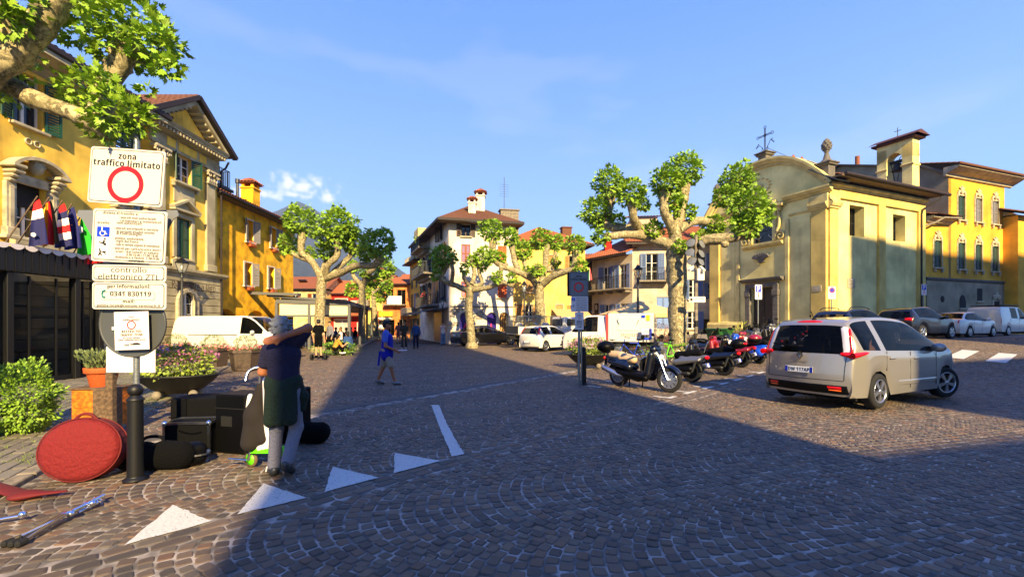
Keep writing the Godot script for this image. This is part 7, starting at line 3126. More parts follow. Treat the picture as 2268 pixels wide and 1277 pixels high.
	g.box(V(0,1.65,-2.9),V(1.6,0.8,1.1),0.1)
	part(o,"cab",g,M["car_white"])
	g = G.new()
	g.box(V(0,1.68,-2.95),V(1.63,0.48,0.7),0.03)
	g.box(V(0,1.68,-2.9),V(1.3,0.5,1.14),0.03)
	part(o,"cab_window",g,M["tinted"])
	g = G.new()
	g.box(V(0,0.7,-0.8),V(0.9,0.2,4.6))
	g.box(V(0,0.55,0.2),V(1.5,0.5,0.3))
	part(o,"chassis",g,M["underbody"])
	for fw in [0.0,2.9]:
		for s in [1.0,-1.0]:
			wheel(o,V(s * 0.78,0.36,-fw),0.36,0.24,s,8,0.0,"frame_white",true)
			g = G.new()
			var pts := []
			for k in 9:
				var a := PI * k / 8.0
				pts.append(V(s * 0.78,0.36 + sin(a) * 0.44,-fw + cos(a) * 0.44))
			g.tube(pts,[0.05],5)
			part(o,"mudguard",g,M["rubber"])
	var sack := mat("sack_white",Color(0.8,0.76,0.7),0.8)
	for k in 4:
		g = G.new()
		g.ball(V(-0.4 + (k % 2) * 0.7,1.4,0.4 - k * 0.55),V(0.34,0.3,0.32),10)
		part(o,"load_sack",g,M["sticker_yellow"] if k == 1 else sack)

# ---------- people: bodies as one smooth surface ----------
# bones: [a, b, ra, rb] tapered capsules joined by a smooth minimum, meshed with surface nets on cells of size h
func body_field(bones: Array,h: float,blend := 0.035) -> G:
	var lo := Vector3.INF
	var hi := -Vector3.INF
	for b in bones:
		var r: float = maxf(b[2],b[3]) + blend * 1.5
		lo = lo.min(b[0] - V(r,r,r)).min(b[1] - V(r,r,r))
		hi = hi.max(b[0] + V(r,r,r)).max(b[1] + V(r,r,r))
	lo -= V(h,h,h) * 2.0
	hi += V(h,h,h) * 2.0
	var nx := int((hi.x - lo.x) / h) + 1
	var ny := int((hi.y - lo.y) / h) + 1
	var nz := int((hi.z - lo.z) / h) + 1
	var f := PackedFloat32Array()
	f.resize(nx * ny * nz)
	f.fill(1.0)
	for b in bones:
		var a: Vector3 = b[0]
		var d: Vector3 = b[1] - a
		var ra: float = b[2]
		var rb: float = b[3]
		var l2 := maxf(d.length_squared(),1e-9)
		var m := maxf(ra,rb) + blend * 1.5 + h
		var p0 := (a.min(b[1]) - V(m,m,m) - lo) / h
		var p1 := (a.max(b[1]) + V(m,m,m) - lo) / h
		for z in range(maxi(0,int(p0.z)),mini(nz,int(p1.z) + 2)):
			for y in range(maxi(0,int(p0.y)),mini(ny,int(p1.y) + 2)):
				var k := (z * ny + y) * nx
				for x in range(maxi(0,int(p0.x)),mini(nx,int(p1.x) + 2)):
					var p := lo + Vector3(x,y,z) * h - a
					var t := clampf(p.dot(d) / l2,0.0,1.0)
					var q := (p - d * t).length() - lerpf(ra,rb,t)
					var e := f[k + x]
					if e > 0.9:
						f[k + x] = q
					else:
						var w := maxf(blend - absf(e - q),0.0) / blend
						f[k + x] = minf(e,q) - w * w * blend * 0.25
	var g := G.new()
	var id := PackedInt32Array()
	id.resize(nx * ny * nz)
	id.fill(-1)
	var sy := nx
	var sz := nx * ny
	var cor := [0,1,sy,sy + 1,sz,sz + 1,sz + sy,sz + sy + 1]
	var off := [V(0,0,0),V(1,0,0),V(0,1,0),V(1,1,0),V(0,0,1),V(1,0,1),V(0,1,1),V(1,1,1)]
	var edges := [[0,1],[2,3],[4,5],[6,7],[0,2],[1,3],[4,6],[5,7],[0,4],[1,5],[2,6],[3,7]]
	for z in nz - 1:
		for y in ny - 1:
			var k0 := (z * ny + y) * nx
			for x in nx - 1:
				var k := k0 + x
				var neg := 0
				var far := false
				for c in cor:
					var q := f[k + c]
					if q < 0.0:
						neg += 1
					elif q > 0.9:
						far = true
						break
				if far or neg == 0 or neg == 8:
					continue
				var s := Vector3.ZERO
				var cnt := 0
				for e in edges:
					var a := f[k + cor[e[0]]]
					var b := f[k + cor[e[1]]]
					if (a < 0.0) != (b < 0.0):
						s += off[e[0]].lerp(off[e[1]],a / (a - b))
						cnt += 1
				id[k] = g.v.size()
				g.v.append(lo + (Vector3(x,y,z) + s / cnt) * h)
				g.uv.append(Vector2.ZERO)
				g.n.append(V(f[k + 1] - f[k] + f[k + 1 + sy + sz] - f[k + sy + sz],f[k + sy] - f[k] + f[k + 1 + sy + sz] - f[k + 1 + sz],f[k + sz] - f[k] + f[k + 1 + sy + sz] - f[k + 1 + sy]).normalized())
	for z in range(1,nz - 1):
		for y in range(1,ny - 1):
			for x in range(1,nx - 1):
				var k := (z * ny + y) * nx + x
				var a := f[k] < 0.0
				for ax in 3:
					var st: int = [1,sy,sz][ax]
					var b := f[k + st] < 0.0
					if a == b:
						continue
					var u: int = [sy,sz,1][ax]
					var w: int = [sz,1,sy][ax]
					var q := [id[k],id[k - u],id[k - u - w],id[k - w]]
					if q.min() < 0:
						continue
					if a:
						g.ix.append_array(PackedInt32Array([q[0],q[2],q[1],q[0],q[3],q[2]]))
					else:
						g.ix.append_array(PackedInt32Array([q[0],q[1],q[2],q[0],q[2],q[3]]))
	return g

# ---------- scooters and bicycles ----------
func field_part(o: Node,called: String,bones: Array,m: String,h := 0.024,blend := 0.06) -> MeshInstance3D:
	return part(o,called,body_field(bones,h,blend),M[m])

func arc_guard(o: Node,c: Vector3,r: float,a0: float,a1: float,w: float,m: String) -> void:
	var g := G.new()
	var rows := []
	for i in 11:
		var a := lerpf(a0,a1,i / 10.0)
		var row := PackedVector3Array()
		for e in [[-w,-0.04],[-w * 0.8,0.0],[0.0,0.015],[w * 0.8,0.0],[w,-0.04]]:
			row.append(c + V(e[0],sin(a) * (r + e[1]),cos(a) * (r + e[1])))
		rows.append(row)
	rows.reverse()
	g.grid(rows)
	part(o,"mudguard",g,M[m])

func scooter(label: String,at: Vector3,yaw: float,c: Dictionary) -> Node3D:
	var o := thing("scooter",label,"scooter",at,yaw,"scooters parked in the marked bays")
	var vespa: bool = c.get("vespa",false)
	var r := 0.23 if vespa else 0.29
	var wb := 1.3 if vespa else 1.46
	var p: String = c.paint
	var sub: String = c.get("lower","black_plastic")
	wheel(o,V(0,r,0),r,0.12,1.0,c.get("spokes",6),0.0,c.get("rim","alloy"))
	wheel(o,V(0,r,-wb),r,0.10,1.0,c.get("spokes",6),c.get("steer",0.0),c.get("rim","alloy"))
	if vespa:
		field_part(o,"body_shell",[[V(0,0.56,0.2),V(0,0.52,-0.3),0.17,0.15],[V(0.13,0.42,0.12),V(0.13,0.40,-0.22),0.15,0.13],[V(-0.13,0.42,0.12),V(-0.13,0.40,-0.22),0.15,0.13]],p)
		field_part(o,"leg_shield",[[V(-0.15,0.35,-0.92),V(-0.13,0.85,-1.02),0.07,0.06],[V(0.15,0.35,-0.92),V(0.13,0.85,-1.02),0.07,0.06],[V(0,0.30,-0.90),V(0,0.95,-1.04),0.09,0.07]],p)
	else:
		field_part(o,"tail_fairing",[[V(0,0.70,0.40),V(0,0.62,-0.25),0.07,0.15],[V(0.11,0.62,0.25),V(0.13,0.52,-0.40),0.05,0.10],[V(-0.11,0.62,0.25),V(-0.13,0.52,-0.40),0.05,0.10]],p)
		field_part(o,"leg_shield",[[V(-0.18,0.42,-0.98),V(-0.16,0.86,-1.06),0.09,0.08],[V(0.18,0.42,-0.98),V(0.16,0.86,-1.06),0.09,0.08],[V(0,0.86,-1.08),V(0,0.64,-1.26),0.15,0.08]],p)
		field_part(o,"lower_fairing",[[V(0.12,0.36,0.0),V(0.16,0.30,-0.9),0.09,0.10],[V(-0.12,0.36,0.0),V(-0.16,0.30,-0.9),0.09,0.10],[V(0,0.40,0.02),V(0,0.30,-0.6),0.12,0.14]],sub)
	field_part(o,"seat",[[V(0,0.80,0.24),V(0,0.78,-0.05),0.10,0.115],[V(0,0.74,-0.12),V(0,0.71,-0.44),0.125,0.11]],c.get("seat","black_matte"),0.022)
	var g := G.new()
	g.box(V(0,0.33,-0.72),V(0.36,0.10,0.46),0.03)
	part(o,"footboard",g,M[sub])
	g = G.new()
	for s in [-0.075,0.075]:
		g.rod(V(s,r,-wb),V(s * 1.1,0.78,-wb + 0.22),0.028,8)
	part(o,"fork",g,M["steel"])
	arc_guard(o,V(0,r,-wb),r + 0.05,0.6,2.6,0.075,p)
	arc_guard(o,V(0,r,0),r + 0.05,0.1,1.5,0.085,"black_plastic")
	g = G.new()
	g.rod(V(0,0.75,-1.14),V(0,1.02,-1.0),0.035,8)
	g.tube(smooth_path([V(-0.36,1.02,-0.88),V(-0.2,1.05,-0.98),V(0,1.03,-1.02),V(0.2,1.05,-0.98),V(0.36,1.02,-0.88)]),[0.018],8)
	for s in [-1.0,1.0]:
		g.rod(V(s * 0.24,1.04,-0.96),V(s * 0.36,1.25,-1.0),0.008,5)
		g.rod(V(s * 0.36,1.02,-0.88),V(s * 0.25,1.035,-0.95),0.026,8)
	part(o,"handlebar",g,M["iron"])
	for s in [-1.0,1.0]:
		g = G.new()
		g.ball(V(s * 0.39,1.29,-1.0),V(0.075,0.055,0.025),10)
		part(o,"mirror",g,M["black_plastic"])
	field_part(o,"headlamp_cowl",[[V(-0.08,0.99,-1.08),V(0.08,0.99,-1.08),0.10,0.10]],p)
	g = G.new()
	g.ball(V(0,0.98 if vespa else 0.80,-1.16 if vespa else -1.24),V(0.10,0.08,0.06),12)
	part(o,"headlight",g,M["clear_lens"])
	if c.get("screen",true):
		g = G.new()
		var rows := []
		for i in 5:
			var row := PackedVector3Array()
			for k in 7:
				var a := (k - 3) / 3.0
				row.append(V(a * (0.2 - i * 0.02),1.04 + i * 0.06,-1.17 + a * a * 0.07 + i * 0.035))
			rows.append(row)
		g.grid(rows)
		part(o,"windscreen",g,M["tinted"])
	g = G.new()
	g.ball(V(0,0.70,0.44),V(0.10,0.05,0.05),10)
	part(o,"tail_light",g,M["red_lens"])
	g = G.new()
	g.box(V(0,0.62,0.44),V(0.06,0.2,0.04))
	part(o,"plate_holder",g,M["black_plastic"])
	plate(o,Transform3D(Basis(Vector3.RIGHT,-0.35),V(0,0.5,0.47)),"",0.18)
	g = G.new()
	g.tube([V(0.17,0.30,-0.42),V(0.19,0.31,-0.1),V(0.21,0.36,0.02),V(0.22,0.47,0.34),V(0.22,0.48,0.36)],[0.03,0.035,0.07,0.072,0.05],12)
	part(o,"exhaust",g,M[c.get("pipe","alloy")])
	g = G.new()
	g.rod(V(-0.15,0.3,-0.6),V(-0.28,0.0,-0.52),0.015)
	g.rod(V(-0.1,0.25,-0.25),V(-0.16,0.0,-0.2),0.018)
	g.rod(V(0.1,0.25,-0.25),V(0.16,0.0,-0.2),0.018)
	part(o,"stand",g,M["iron"])
	g = G.new()
	g.rod(V(-0.11,r,0.06),V(-0.13,0.62,0.2),0.035,8)
	g.box(V(-0.13,r,-0.22),V(0.11,0.2,0.5),0.05)
	part(o,"engine",g,M["iron_grey"])
	if c.has("case"):
		g = G.new()
		g.ball(V(0,0.99,0.44),V(0.25,0.16,0.23),16)
		var k := part(o,"top_case",g,M["black_plastic"])
		g = G.new()
		g.box(V(0,0.86,0.36),V(0.2,0.06,0.3),0.02)
		part(k,"case_rack",g,M["iron"])
		g = G.new()
		if c.case == "red":
			g.ball(V(0,1.035,0.44),V(0.246,0.145,0.226),16)
			part(k,"case_lid",g,M["red_paint"])
		else:
			g.ball(V(0,1.0,0.62),V(0.13,0.045,0.055),10)
			part(k,"reflector",g,M["red_lens"])
	return o

func make_scooters() -> void:
	var f := atan2(-1.03,-1.32)
	# yaw turns local -z to the heading
	scooter("dark blue maxi scooter with a beige seat and black top case, nearest in the row",on(2.78,11.7),-2.475,{"paint": "navy_paint","seat": "beige_seat","case": "black","steer": 0.28,"spokes": 10})
	var back := 0.62
	scooter("silver grey scooter with a black seat, second in the row",on(4.95,12.4),back,{"paint": "grey_paint","rim": "black_plastic","spokes": 5})
	scooter("black scooter with a silver exhaust and black top case, third in the row",on(6.55,13.9),back,{"paint": "car_dark","case": "black","steer": 0.2})
	scooter("red scooter with a red and black top case, fourth in the row",on(8.1,15.9),back,{"paint": "red_paint","case": "red","rim": "black_plastic"})
	scooter("bright blue rounded scooter beside the red one and the silver car",on(9.15,16.7),back - 0.25,{"paint": "blue_vespa","vespa": true,"screen": false})
	scooter("black scooter with a small windscreen, behind the blue one",on(10.3,18.0),back,{"paint": "car_dark"})
	scooter("dark grey scooter hidden between the church door sign and the silver car",on(11.4,19.0),back,{"paint": "grey_paint","lower": "black_plastic"})
	scooter("black scooter facing out beside the green bin",on(7.7,18.2),back + 3.0,{"paint": "car_dark"})
	scooter("red fronted scooter facing out between the lamp poles and green bin",on(8.9,19.2),back + 2.9,{"paint": "red_paint","screen": false})
	for k in 4:
		scooter(["black scooter at the church end of the row, nearest the silver car's roof","dark scooter second from the church end of the row","grey scooter third from the church end of the row","black scooter by the right hand door shrub"][k],on([12.4,13.2,12.0,14.1][k],[20.0,21.0,22.4,22.4][k]),back + [0.0,0.1,2.8,2.9][k],{"paint": ["car_dark","navy_paint","grey_paint","car_dark"][k],"screen": k % 2 == 0})
	for k in 3:
		bicycle(["dark city bicycle behind the maxi scooter's top case","bicycle with a blue child seat by the white truck","lime trimmed bicycle leaning near the big plane tree"][k],on([4.3,5.4,6.3][k],[16.2,18.4,17.4][k]),[1.2,1.5,1.9][k],["iron","sign_blue","lime"][k],k == 1)

func bicycle(label: String,at: Vector3,yaw: float,m: String,seat: bool) -> void:
	var o := thing("bicycle",label,"bicycle",at,yaw,"bicycles by the scooter bays")
	for z in [0.0,-1.05]:
		var g := G.new().at(TR(V(0,0.34,z)))
		var ring := []
		for k in 25:
			var a := TAU * k / 24.0
			ring.append(V(0,sin(a) * 0.33,cos(a) * 0.33))
		g.tube(ring,[0.018],6)
		var w := part(o,"wheel",g,M["rubber"])
		g = G.new().at(TR(V(0,0.34,z)))
		for k in 14:
			var a := TAU * k / 14.0
			g.rod(Vector3.ZERO,V(0,sin(a) * 0.32,cos(a) * 0.32),0.003,3)
		part(w,"spokes",g,M["steel"])
	var g := G.new()
	for e in [[V(0,0.34,0),V(0,0.30,-0.42)],[V(0,0.30,-0.42),V(0,0.88,-0.22)],[V(0,0.34,0),V(0,0.78,-0.26)],[V(0,0.78,-0.26),V(0,0.80,-0.80)],[V(0,0.30,-0.42),V(0,0.72,-0.83)],[V(0,0.95,-0.78),V(0,0.66,-0.86)],[V(0,0.66,-0.86),V(0,0.34,-1.05)]]:
		g.rod(e[0],e[1],0.018,6)
	part(o,"frame",g,M[m])
	g = G.new()
	g.tube([V(-0.28,1.0,-0.62),V(-0.1,1.02,-0.78),V(0.1,1.02,-0.78),V(0.28,1.0,-0.62)],[0.014],6)
	part(o,"handlebar",g,M["iron"])
	g = G.new()
	g.ball(V(0,0.92,-0.2),V(0.09,0.04,0.14),10)
	part(o,"saddle",g,M["black_matte"])
	if seat:
		g = G.new()
		g.box(V(0,0.95,0.1),V(0.3,0.08,0.28),0.03)
		g.box(V(0,1.15,0.24),V(0.3,0.45,0.06),0.03)
		part(o,"child_seat",g,M["sign_blue"])
	g = G.new()
	g.rod(V(0,0.3,-0.42),V(0.12,0.0,-0.3),0.01)
	part(o,"stand",g,M["iron"])

# ---------- signs, lamps, poles ----------
func rounded(w: float,h: float,r: float,c := Vector2.ZERO) -> PackedVector2Array:
	var p := PackedVector2Array()
	for k in 4:
		var o := Vector2([1,-1,-1,1][k] * (w / 2 - r),[1,1,-1,-1][k] * (h / 2 - r))
		for i in 5:
			var a := PI / 2 * (k + i / 4.0)
			p.append(c + o + Vector2(cos(a),sin(a)) * r)
	return p

# enamelled panel with a black line inside its edge; centre at xf
func panel(o: Node,xf: Transform3D,w: float,h: float,face := "sign_face",line := true,called := "sign_panel") -> Node3D:
	var g := G.new()
	g.ext(rounded(w,h,0.03),-0.012,0.0,0.002)
	var p := part(o,called,g,M[face],xf)
	if line:
		g = G.new()
		g.ext(rounded(w - 0.035,h - 0.035,0.035),0.0,0.0015)
		part(p,"border_line",g,M["ink"])
		g = G.new()
		g.ext(rounded(w - 0.05,h - 0.05,0.03),0.0,0.003)
		part(p,"face",g,M[face])
	return p

func ring_mark(o: Node,c: Vector3,r0: float,r1: float,m: String) -> void:
	var g := G.new().at(Transform3D(Basis(Vector3.RIGHT,PI / 2),c))
	g.lathe([[r0,0.0],[r1,0.0],[r1,0.002],[r0,0.002],[r0,0.0]],40)
	part(o,"red_ring",g,M[m])

func line_text(o: Node,s: String,h: float,x: float,y: float,w := 0.0,left := false,m := "ink",bold := true) -> void:
	var t := text(o,s,h,TQ(V(x,y,0.004)),M[m],bold,w)
	if left:
		t.position.x = x + w / 2.0

func pictogram(o: Node,c: Vector3,kind: int,s: float) -> void:
	var g := G.new()
	g.ext(rounded(s,s * 0.8,0.008),0.003,0.005)
	var p := part(o,"pictogram",g,M["sign_blue" if kind == 0 else "paper"],TQ(c))
	g = G.new()
	var d := s * 0.1
	if kind == 0:
		var pts := []
		for k in 12:
			var a := PI * 0.75 + k * 0.42
			pts.append(V(cos(a) * d * 2.0 - d * 0.3,sin(a) * d * 2.0 - d * 1.2,0.007))
		g.tube(pts,[d * 0.4],5)
		g.tube([V(-d,d * 2.4,0.007),V(-d * 0.6,d * 0.2,0.007),V(d * 1.6,d * 0.1,0.007),V(d * 2.4,-d * 2.0,0.007),V(d * 3.2,-d * 1.7,0.007)],[d * 0.5],5)
		g.ball(V(-d,d * 3.1,0.007),V(d * 0.6,d * 0.6,0.002),8)
	elif kind == 1:
		g.tube([V(d * 1.5,d * 1.4,0.007),V(d * 0.6,-d * 1.0,0.007),V(-d * 3.2,-d * 0.2,0.007)],[d * 0.9,d * 0.8,d * 0.4],5)
		g.ball(V(d * 1.8,d * 2.6,0.007),V(d,d * 0.8,0.002),8)
		g.box(V(d * 2.0,-d * 1.8,0.007),V(d * 2.2,d * 2.0,0.002))
	else:
		g.ball(V(-d * 2.2,d * 2.6,0.007),V(d * 0.7,d * 0.7,0.002),8)
		g.tube([V(-d * 2.0,d * 1.8,0.007),V(-d * 1.6,0,0.007),V(-d * 2.8,-d * 2.8,0.007)],[d * 0.6],5)
		g.tube([V(-d * 1.8,d * 1.2,0.007),V(d * 1.0,0,0.007),V(d * 3.4,-d * 1.6,0.007)],[d * 0.4],5)
		g.tube([V(-d * 1.6,0,0.007),V(-d * 0.4,-d * 2.8,0.007)],[d * 0.5],5)
		g.box(V(d * 2.0,d * 0.4,0.007),V(d * 2.4,d * 1.2,0.002))
	part(p,"symbol",g,M["paper" if kind == 0 else "ink"])

func bollard(label: String,at: Vector3,h: float) -> void:
	var o := thing("bollard",label,"bollard",at,0,"iron bollards")
	var g := G.new()
	g.lathe([[0.0,0.0],[0.105,0.0],[0.105,0.02],[0.078,0.035],[0.07,0.05],[0.067,h * 0.82],[0.077,h * 0.825],[0.077,h * 0.84],[0.06,h * 0.86],[0.045,h * 0.88]],24)
	part(o,"post",g,M["iron"])
	g = G.new()
	g.ball(V(0,h * 0.93,0),V(0.068,0.066,0.068),18)
	part(o,"ball_top",g,M["iron"])
	g = G.new()
	for k in 9:
		g.ball(V(0.09 + k * 0.03,h * 0.78 - sin(k * 0.35) * 0.03,-0.02),V(0.018,0.008,0.010),6)
	part(o,"chain_stub",g,M["iron"])

func lamp_post(label: String,at: Vector3,h: float) -> void:
	var o := thing("street_lamp",label,"street lamp",at,0,"lantern street lamps")
	var g := G.new()
	g.lathe([[0.0,0.0],[0.15,0.0],[0.15,0.1],[0.1,0.2],[0.095,1.2],[0.13,1.25],[0.13,1.32],[0.07,1.4],[0.055,h * 0.7],[0.045,h - 0.95],[0.08,h - 0.92],[0.08,h - 0.86],[0.03,h - 0.82],[0.03,h - 0.72]],14)
	part(o,"post",g,M["iron_grey"])
	g = G.new()
	for k in 4:
		var a := PI / 4 + k * PI / 2
		var b := a + PI / 2
		g.bar(V(cos(a) * 0.12,h - 0.7,sin(a) * 0.12),V(cos(a) * 0.25,h - 0.25,sin(a) * 0.25),0.02,0.02)
		g.bar(V(cos(a) * 0.25,h - 0.25,sin(a) * 0.25),V(cos(b) * 0.25,h - 0.25,sin(b) * 0.25),0.03,0.03)
		g.bar(V(cos(a) * 0.12,h - 0.7,sin(a) * 0.12),V(cos(b) * 0.12,h - 0.7,sin(b) * 0.12),0.02,0.02)
		g.quad(V(cos(b) * 0.28,h - 0.24,sin(b) * 0.28),V(cos(a) * 0.28,h - 0.24,sin(a) * 0.28),V(cos(a) * 0.1,h - 0.08,sin(a) * 0.1),V(cos(b) * 0.1,h - 0.08,sin(b) * 0.1))
		g.bar(V(cos(a) * 0.03,h - 0.85,sin(a) * 0.03),V(cos(a) * 0.13,h - 0.72,sin(a) * 0.13),0.015,0.015)
	g.lathe([[0.11,h - 0.09],[0.07,h - 0.04],[0.02,h],[0.0,h + 0.1]],8)
	var l := part(o,"lantern",g,M["iron"])
	g = G.new()
	for k in 4:
		var a := PI / 4 + k * PI / 2
		var b := a + PI / 2
		g.quad(V(cos(b) * 0.115,h - 0.68,sin(b) * 0.115),V(cos(a) * 0.115,h - 0.68,sin(a) * 0.115),V(cos(a) * 0.24,h - 0.27,sin(a) * 0.24),V(cos(b) * 0.24,h - 0.27,sin(b) * 0.24))
	part(l,"pane",g,M["glass"])
	g = G.new()
	g.ball(V(0,h - 0.45,0),V(0.05,0.1,0.05),8)
	part(l,"bulb",g,M["lit_bulb"])

func restricted_paper(o: Node,xf: Transform3D,w: float,h: float) -> void:
	var g := G.new()
	g.box(V(0,0,0),V(w,h,0.003))
	var p := part(o,"paper_notice",g,M["paper"],xf)
	ring_mark(p,V(0,h * 0.15,0.002),w * 0.10,w * 0.13,"sign_red")
	line_text(p,"zona",h * 0.05,0,h * 0.36,w * 0.16,false,"ink_soft")
	line_text(p,"traffico limitato",h * 0.06,0,h * 0.29,w * 0.5,false,"ink_soft")
	line_text(p,"RESTRICTED",h * 0.09,0,-h * 0.02,w * 0.58)
	line_text(p,"TRAFFIC ZONE",h * 0.09,0,-h * 0.11,w * 0.66)
	line_text(p,"No access allowed",h * 0.05,0,-h * 0.19,w * 0.5,false,"ink_soft")
	line_text(p,"unless authorised entry permit",h * 0.05,0,-h * 0.24,w * 0.8,false,"ink_soft")
	g = G.new()
	g.box(V(w * 0.1,-h * 0.36,0.003),V(w * 0.3,h * 0.035,0.002))
	g.box(V(w * 0.12,-h * 0.335,0.003),V(w * 0.16,h * 0.03,0.002))
	g.bar(V(-w * 0.1,-h * 0.37,0.003),V(-w * 0.05,-h * 0.31,0.003),w * 0.02,0.002)
	g.box(V(-w * 0.16,-h * 0.38,0.003),V(w * 0.14,h * 0.03,0.002))
	part(p,"tow_symbol",g,M["ink"])

func bar_line(w: float) -> G:
	var g := G.new()
	for i in 6:
		g.box(V((i - 2.5) * w / 6.0,0,0),V(w / 7.5,0.022 + 0.006 * (i % 2),0.001))
	return g

func flag_cloth(f: Node,top: Vector3,w: float,h: float,cols: Array,upright := false,yaw := 0.0) -> void:
	var n := cols.size()
	for k in n:
		var rows := []
		for j in 11:
			var row := PackedVector3Array()
			for i in 7:
				var a := i / 6.0
				var b := j / 10.0
				var u := (k + a) / n if upright else a
				var v := b if upright else (k + b) / n
				row.append(V((u - 0.35) * w * (0.25 + 0.75 * pow(v,0.6)),-v * h - (1.0 - u) * 0.1,sin(u * 15.0 + v * 1.5) * 0.05 * (0.3 + v)))
			rows.push_front(row)
		var g := G.new()
		g.grid(rows)
		part(f,"cloth_stripe",g,M[cols[k]],Transform3D(Basis(Vector3.UP,yaw),top))

func make_furniture() -> void:
	# the sign post at the left
	var d := 4.85
	var base := V(-4.12,0,-4.95)
	var o := thing("sign_post","tall galvanised post with stacked white traffic zone panels at the left","sign post",base)
	var g := G.new()
	g.rod(V(0,0,0),V(0,3.62,0),0.03,12)
	g.rod(V(0,3.62,0),V(0,3.68,0),0.034,12)
	part(o,"pole",g,M["galvanised"])
	var at := func(px,py,roll): return Transform3D(Basis(Vector3.BACK,roll),P(px,py,d) - base)
	var s := d / 1000.0
	var p := panel(o,at.call(279,391,-0.075),166 * s,124 * s)
	line_text(p,"zona",0.088,0,0.215,0.19)
	line_text(p,"traffico limitato",0.093,0,0.135,0.72)
	ring_mark(p,V(0,-0.085,0.003),0.145,0.195,"sign_red")
	p = panel(o,at.call(285,523,-0.05),164 * s,117 * s)
	var lines := [["divieto di transito a:",720,548,250],["- veicoli non autorizzati",830,577,265],["- ciclomotori e motoveicoli",830,600,305],["non autorizzati",820,616,175],["eccetto:",682,620,90],["- veicoli autorizzati a servizio",800,655,315],["di persone disabili munite",820,678,270],["di contrassegno",820,693,180],["- polizia, ambulanze,",800,727,220],["vigili del fuoco",820,748,160],["(solo in servizio urgente di emergenza)",820,772,310],["- veicoli per carico/scarico merci",800,800,338],["orari:  dal lunedi al sabato",820,822,305],["8.00-10.00 / 17.00-18.00",898,843,225],["domenica e festivi  7.00-9.00",820,863,312],["autorizzati",915,884,110]]
	for l in lines:
		var k := s / 3.193
		var x: float = minf((l[1] - 908) * k,0.36 - l[3] * k)
		line_text(p,l[0],0.036,x,-(l[2] - 712) * k * 0.98 - 0.004,l[3] * k,true,"ink_soft")
	for k in 3:
		pictogram(p,V(-0.275,[0.035,-0.075,-0.185][k],0.0),k,[0.135,0.125,0.125][k])
	p = panel(o,at.call(285,605,-0.02),164 * s,37 * s)
	line_text(p,"controllo",0.075,0,0.035,0.38,false,"ink",false)
	line_text(p,"elettronico ZTL",0.08,0.0,-0.04,0.66,false,"ink",false)
	p = panel(o,at.call(285,655,-0.01),164 * s,60 * s)
	line_text(p,"per informazioni:",0.05,0,0.10,0.46)
	g = G.new()
	g.ext(rounded(0.56,0.088,0.02),0.003,0.0042)
	part(p,"number_frame",g,M["sign_teal"])
	g = G.new()
	g.ext(rounded(0.55,0.078,0.018),0.003,0.0052)
	part(p,"number_field",g,M["sign_face"])
	text(p,"0341 830119",0.066,TQ(V(0.02,0.02,0.0055)),M["ink"],true,0.44)
	g = G.new()
	g.tube([V(-0.25,0.055,0.007),V(-0.278,0.045,0.007),V(-0.285,0.02,0.007),V(-0.278,-0.008,0.007),V(-0.25,-0.018,0.007)],[0.012,0.009,0.007,0.009,0.012],6)
	part(p,"phone_symbol",g,M["sign_teal"])
	line_text(p,"mail:",0.045,0,-0.06,0.13)
	line_text(p,"polizia.locale@comune.varenna.lc.it",0.036,0,-0.105,0.68)
	g = G.new()
	g.at(Transform3D(Basis(Vector3.RIGHT,PI / 2),P(294,717,d + 0.07) - base)).lathe([[0.0,0.0],[0.355,0.0],[0.365,-0.006],[0.365,0.014],[0.35,0.014],[0.345,0.004],[0.0,0.004]],40)
	var disc := part(o,"round_sign_back",g,M["disc_grey"])
	g = G.new()
	g.box(P(245,727,d) - base + V(0,0,-0.045),V(0.06,0.035,0.003))
	part(disc,"maker_label",g,M["frame_white"])
	restricted_paper(o,at.call(291,732,0.03),76 * s,84 * s)
	# give-way sign seen from behind
	g = G.new()
	g.ext(PackedVector2Array([Vector2(-0.5,0.42),Vector2(-0.56,0.46),Vector2(-0.54,0.52),Vector2(0.54,0.52),Vector2(0.56,0.46),Vector2(0.5,0.42),Vector2(0.05,-0.4),Vector2(-0.05,-0.4)]),-0.01,0.0)
	part(o,"triangle_sign_back",g,M["sign_grey"],TQ(P(282,570,d + 0.1) - base))
	g = G.new()
	for y in [3.3,2.75,2.15,1.62]:
		g.box(V(0,y,0.0),V(0.12,0.05,0.09),0.01)
	part(o,"clamp",g,M["galvanised"])
	bollard("black bollard with a round top beside the sign post in the foreground",GP(299,1063),0.99)
	bollard("black bollard beside the far traffic zone sign",GP(1293,851),1.0)
	# far sign post
	base = on(1.76,11.85)
	d = 11.8
	s = d / 1000.0
	o = thing("sign_post","smaller traffic zone sign post beside the right flower bowl","sign post",base)
	g = G.new()
	g.rod(V(0,0,0),V(0,3.0,0),0.035,10)
	g.rod(V(0.06,0,0.03),V(0.06,1.6,0.03),0.02,8)
	part(o,"pole",g,M["galvanised"])
	p = panel(o,at.call(1282,629,0.0),42 * s,54 * s,"sign_grey")
	p.transform.origin = P(1282,629,d) - base
	line_text(p,"zona",0.075,0,0.21,0.15)
	line_text(p,"traffico limitato",0.085,0,0.13,0.42)
	ring_mark(p,V(0,-0.08,0.003),0.095,0.13,"sign_red")
	g = G.new()
	g.box(P(1261,629,d + 0.1) - base,V(0.1,0.62,0.14),0.01)
	part(o,"side_box",g,M["black_plastic"])
	p = panel(o,TQ(P(1284,673,d) - base),38 * s,34 * s,"paper",false)
	pictogram(p,V(-0.17,0.12,0),0,0.1)
	pictogram(p,V(-0.17,-0.05,0),1,0.08)
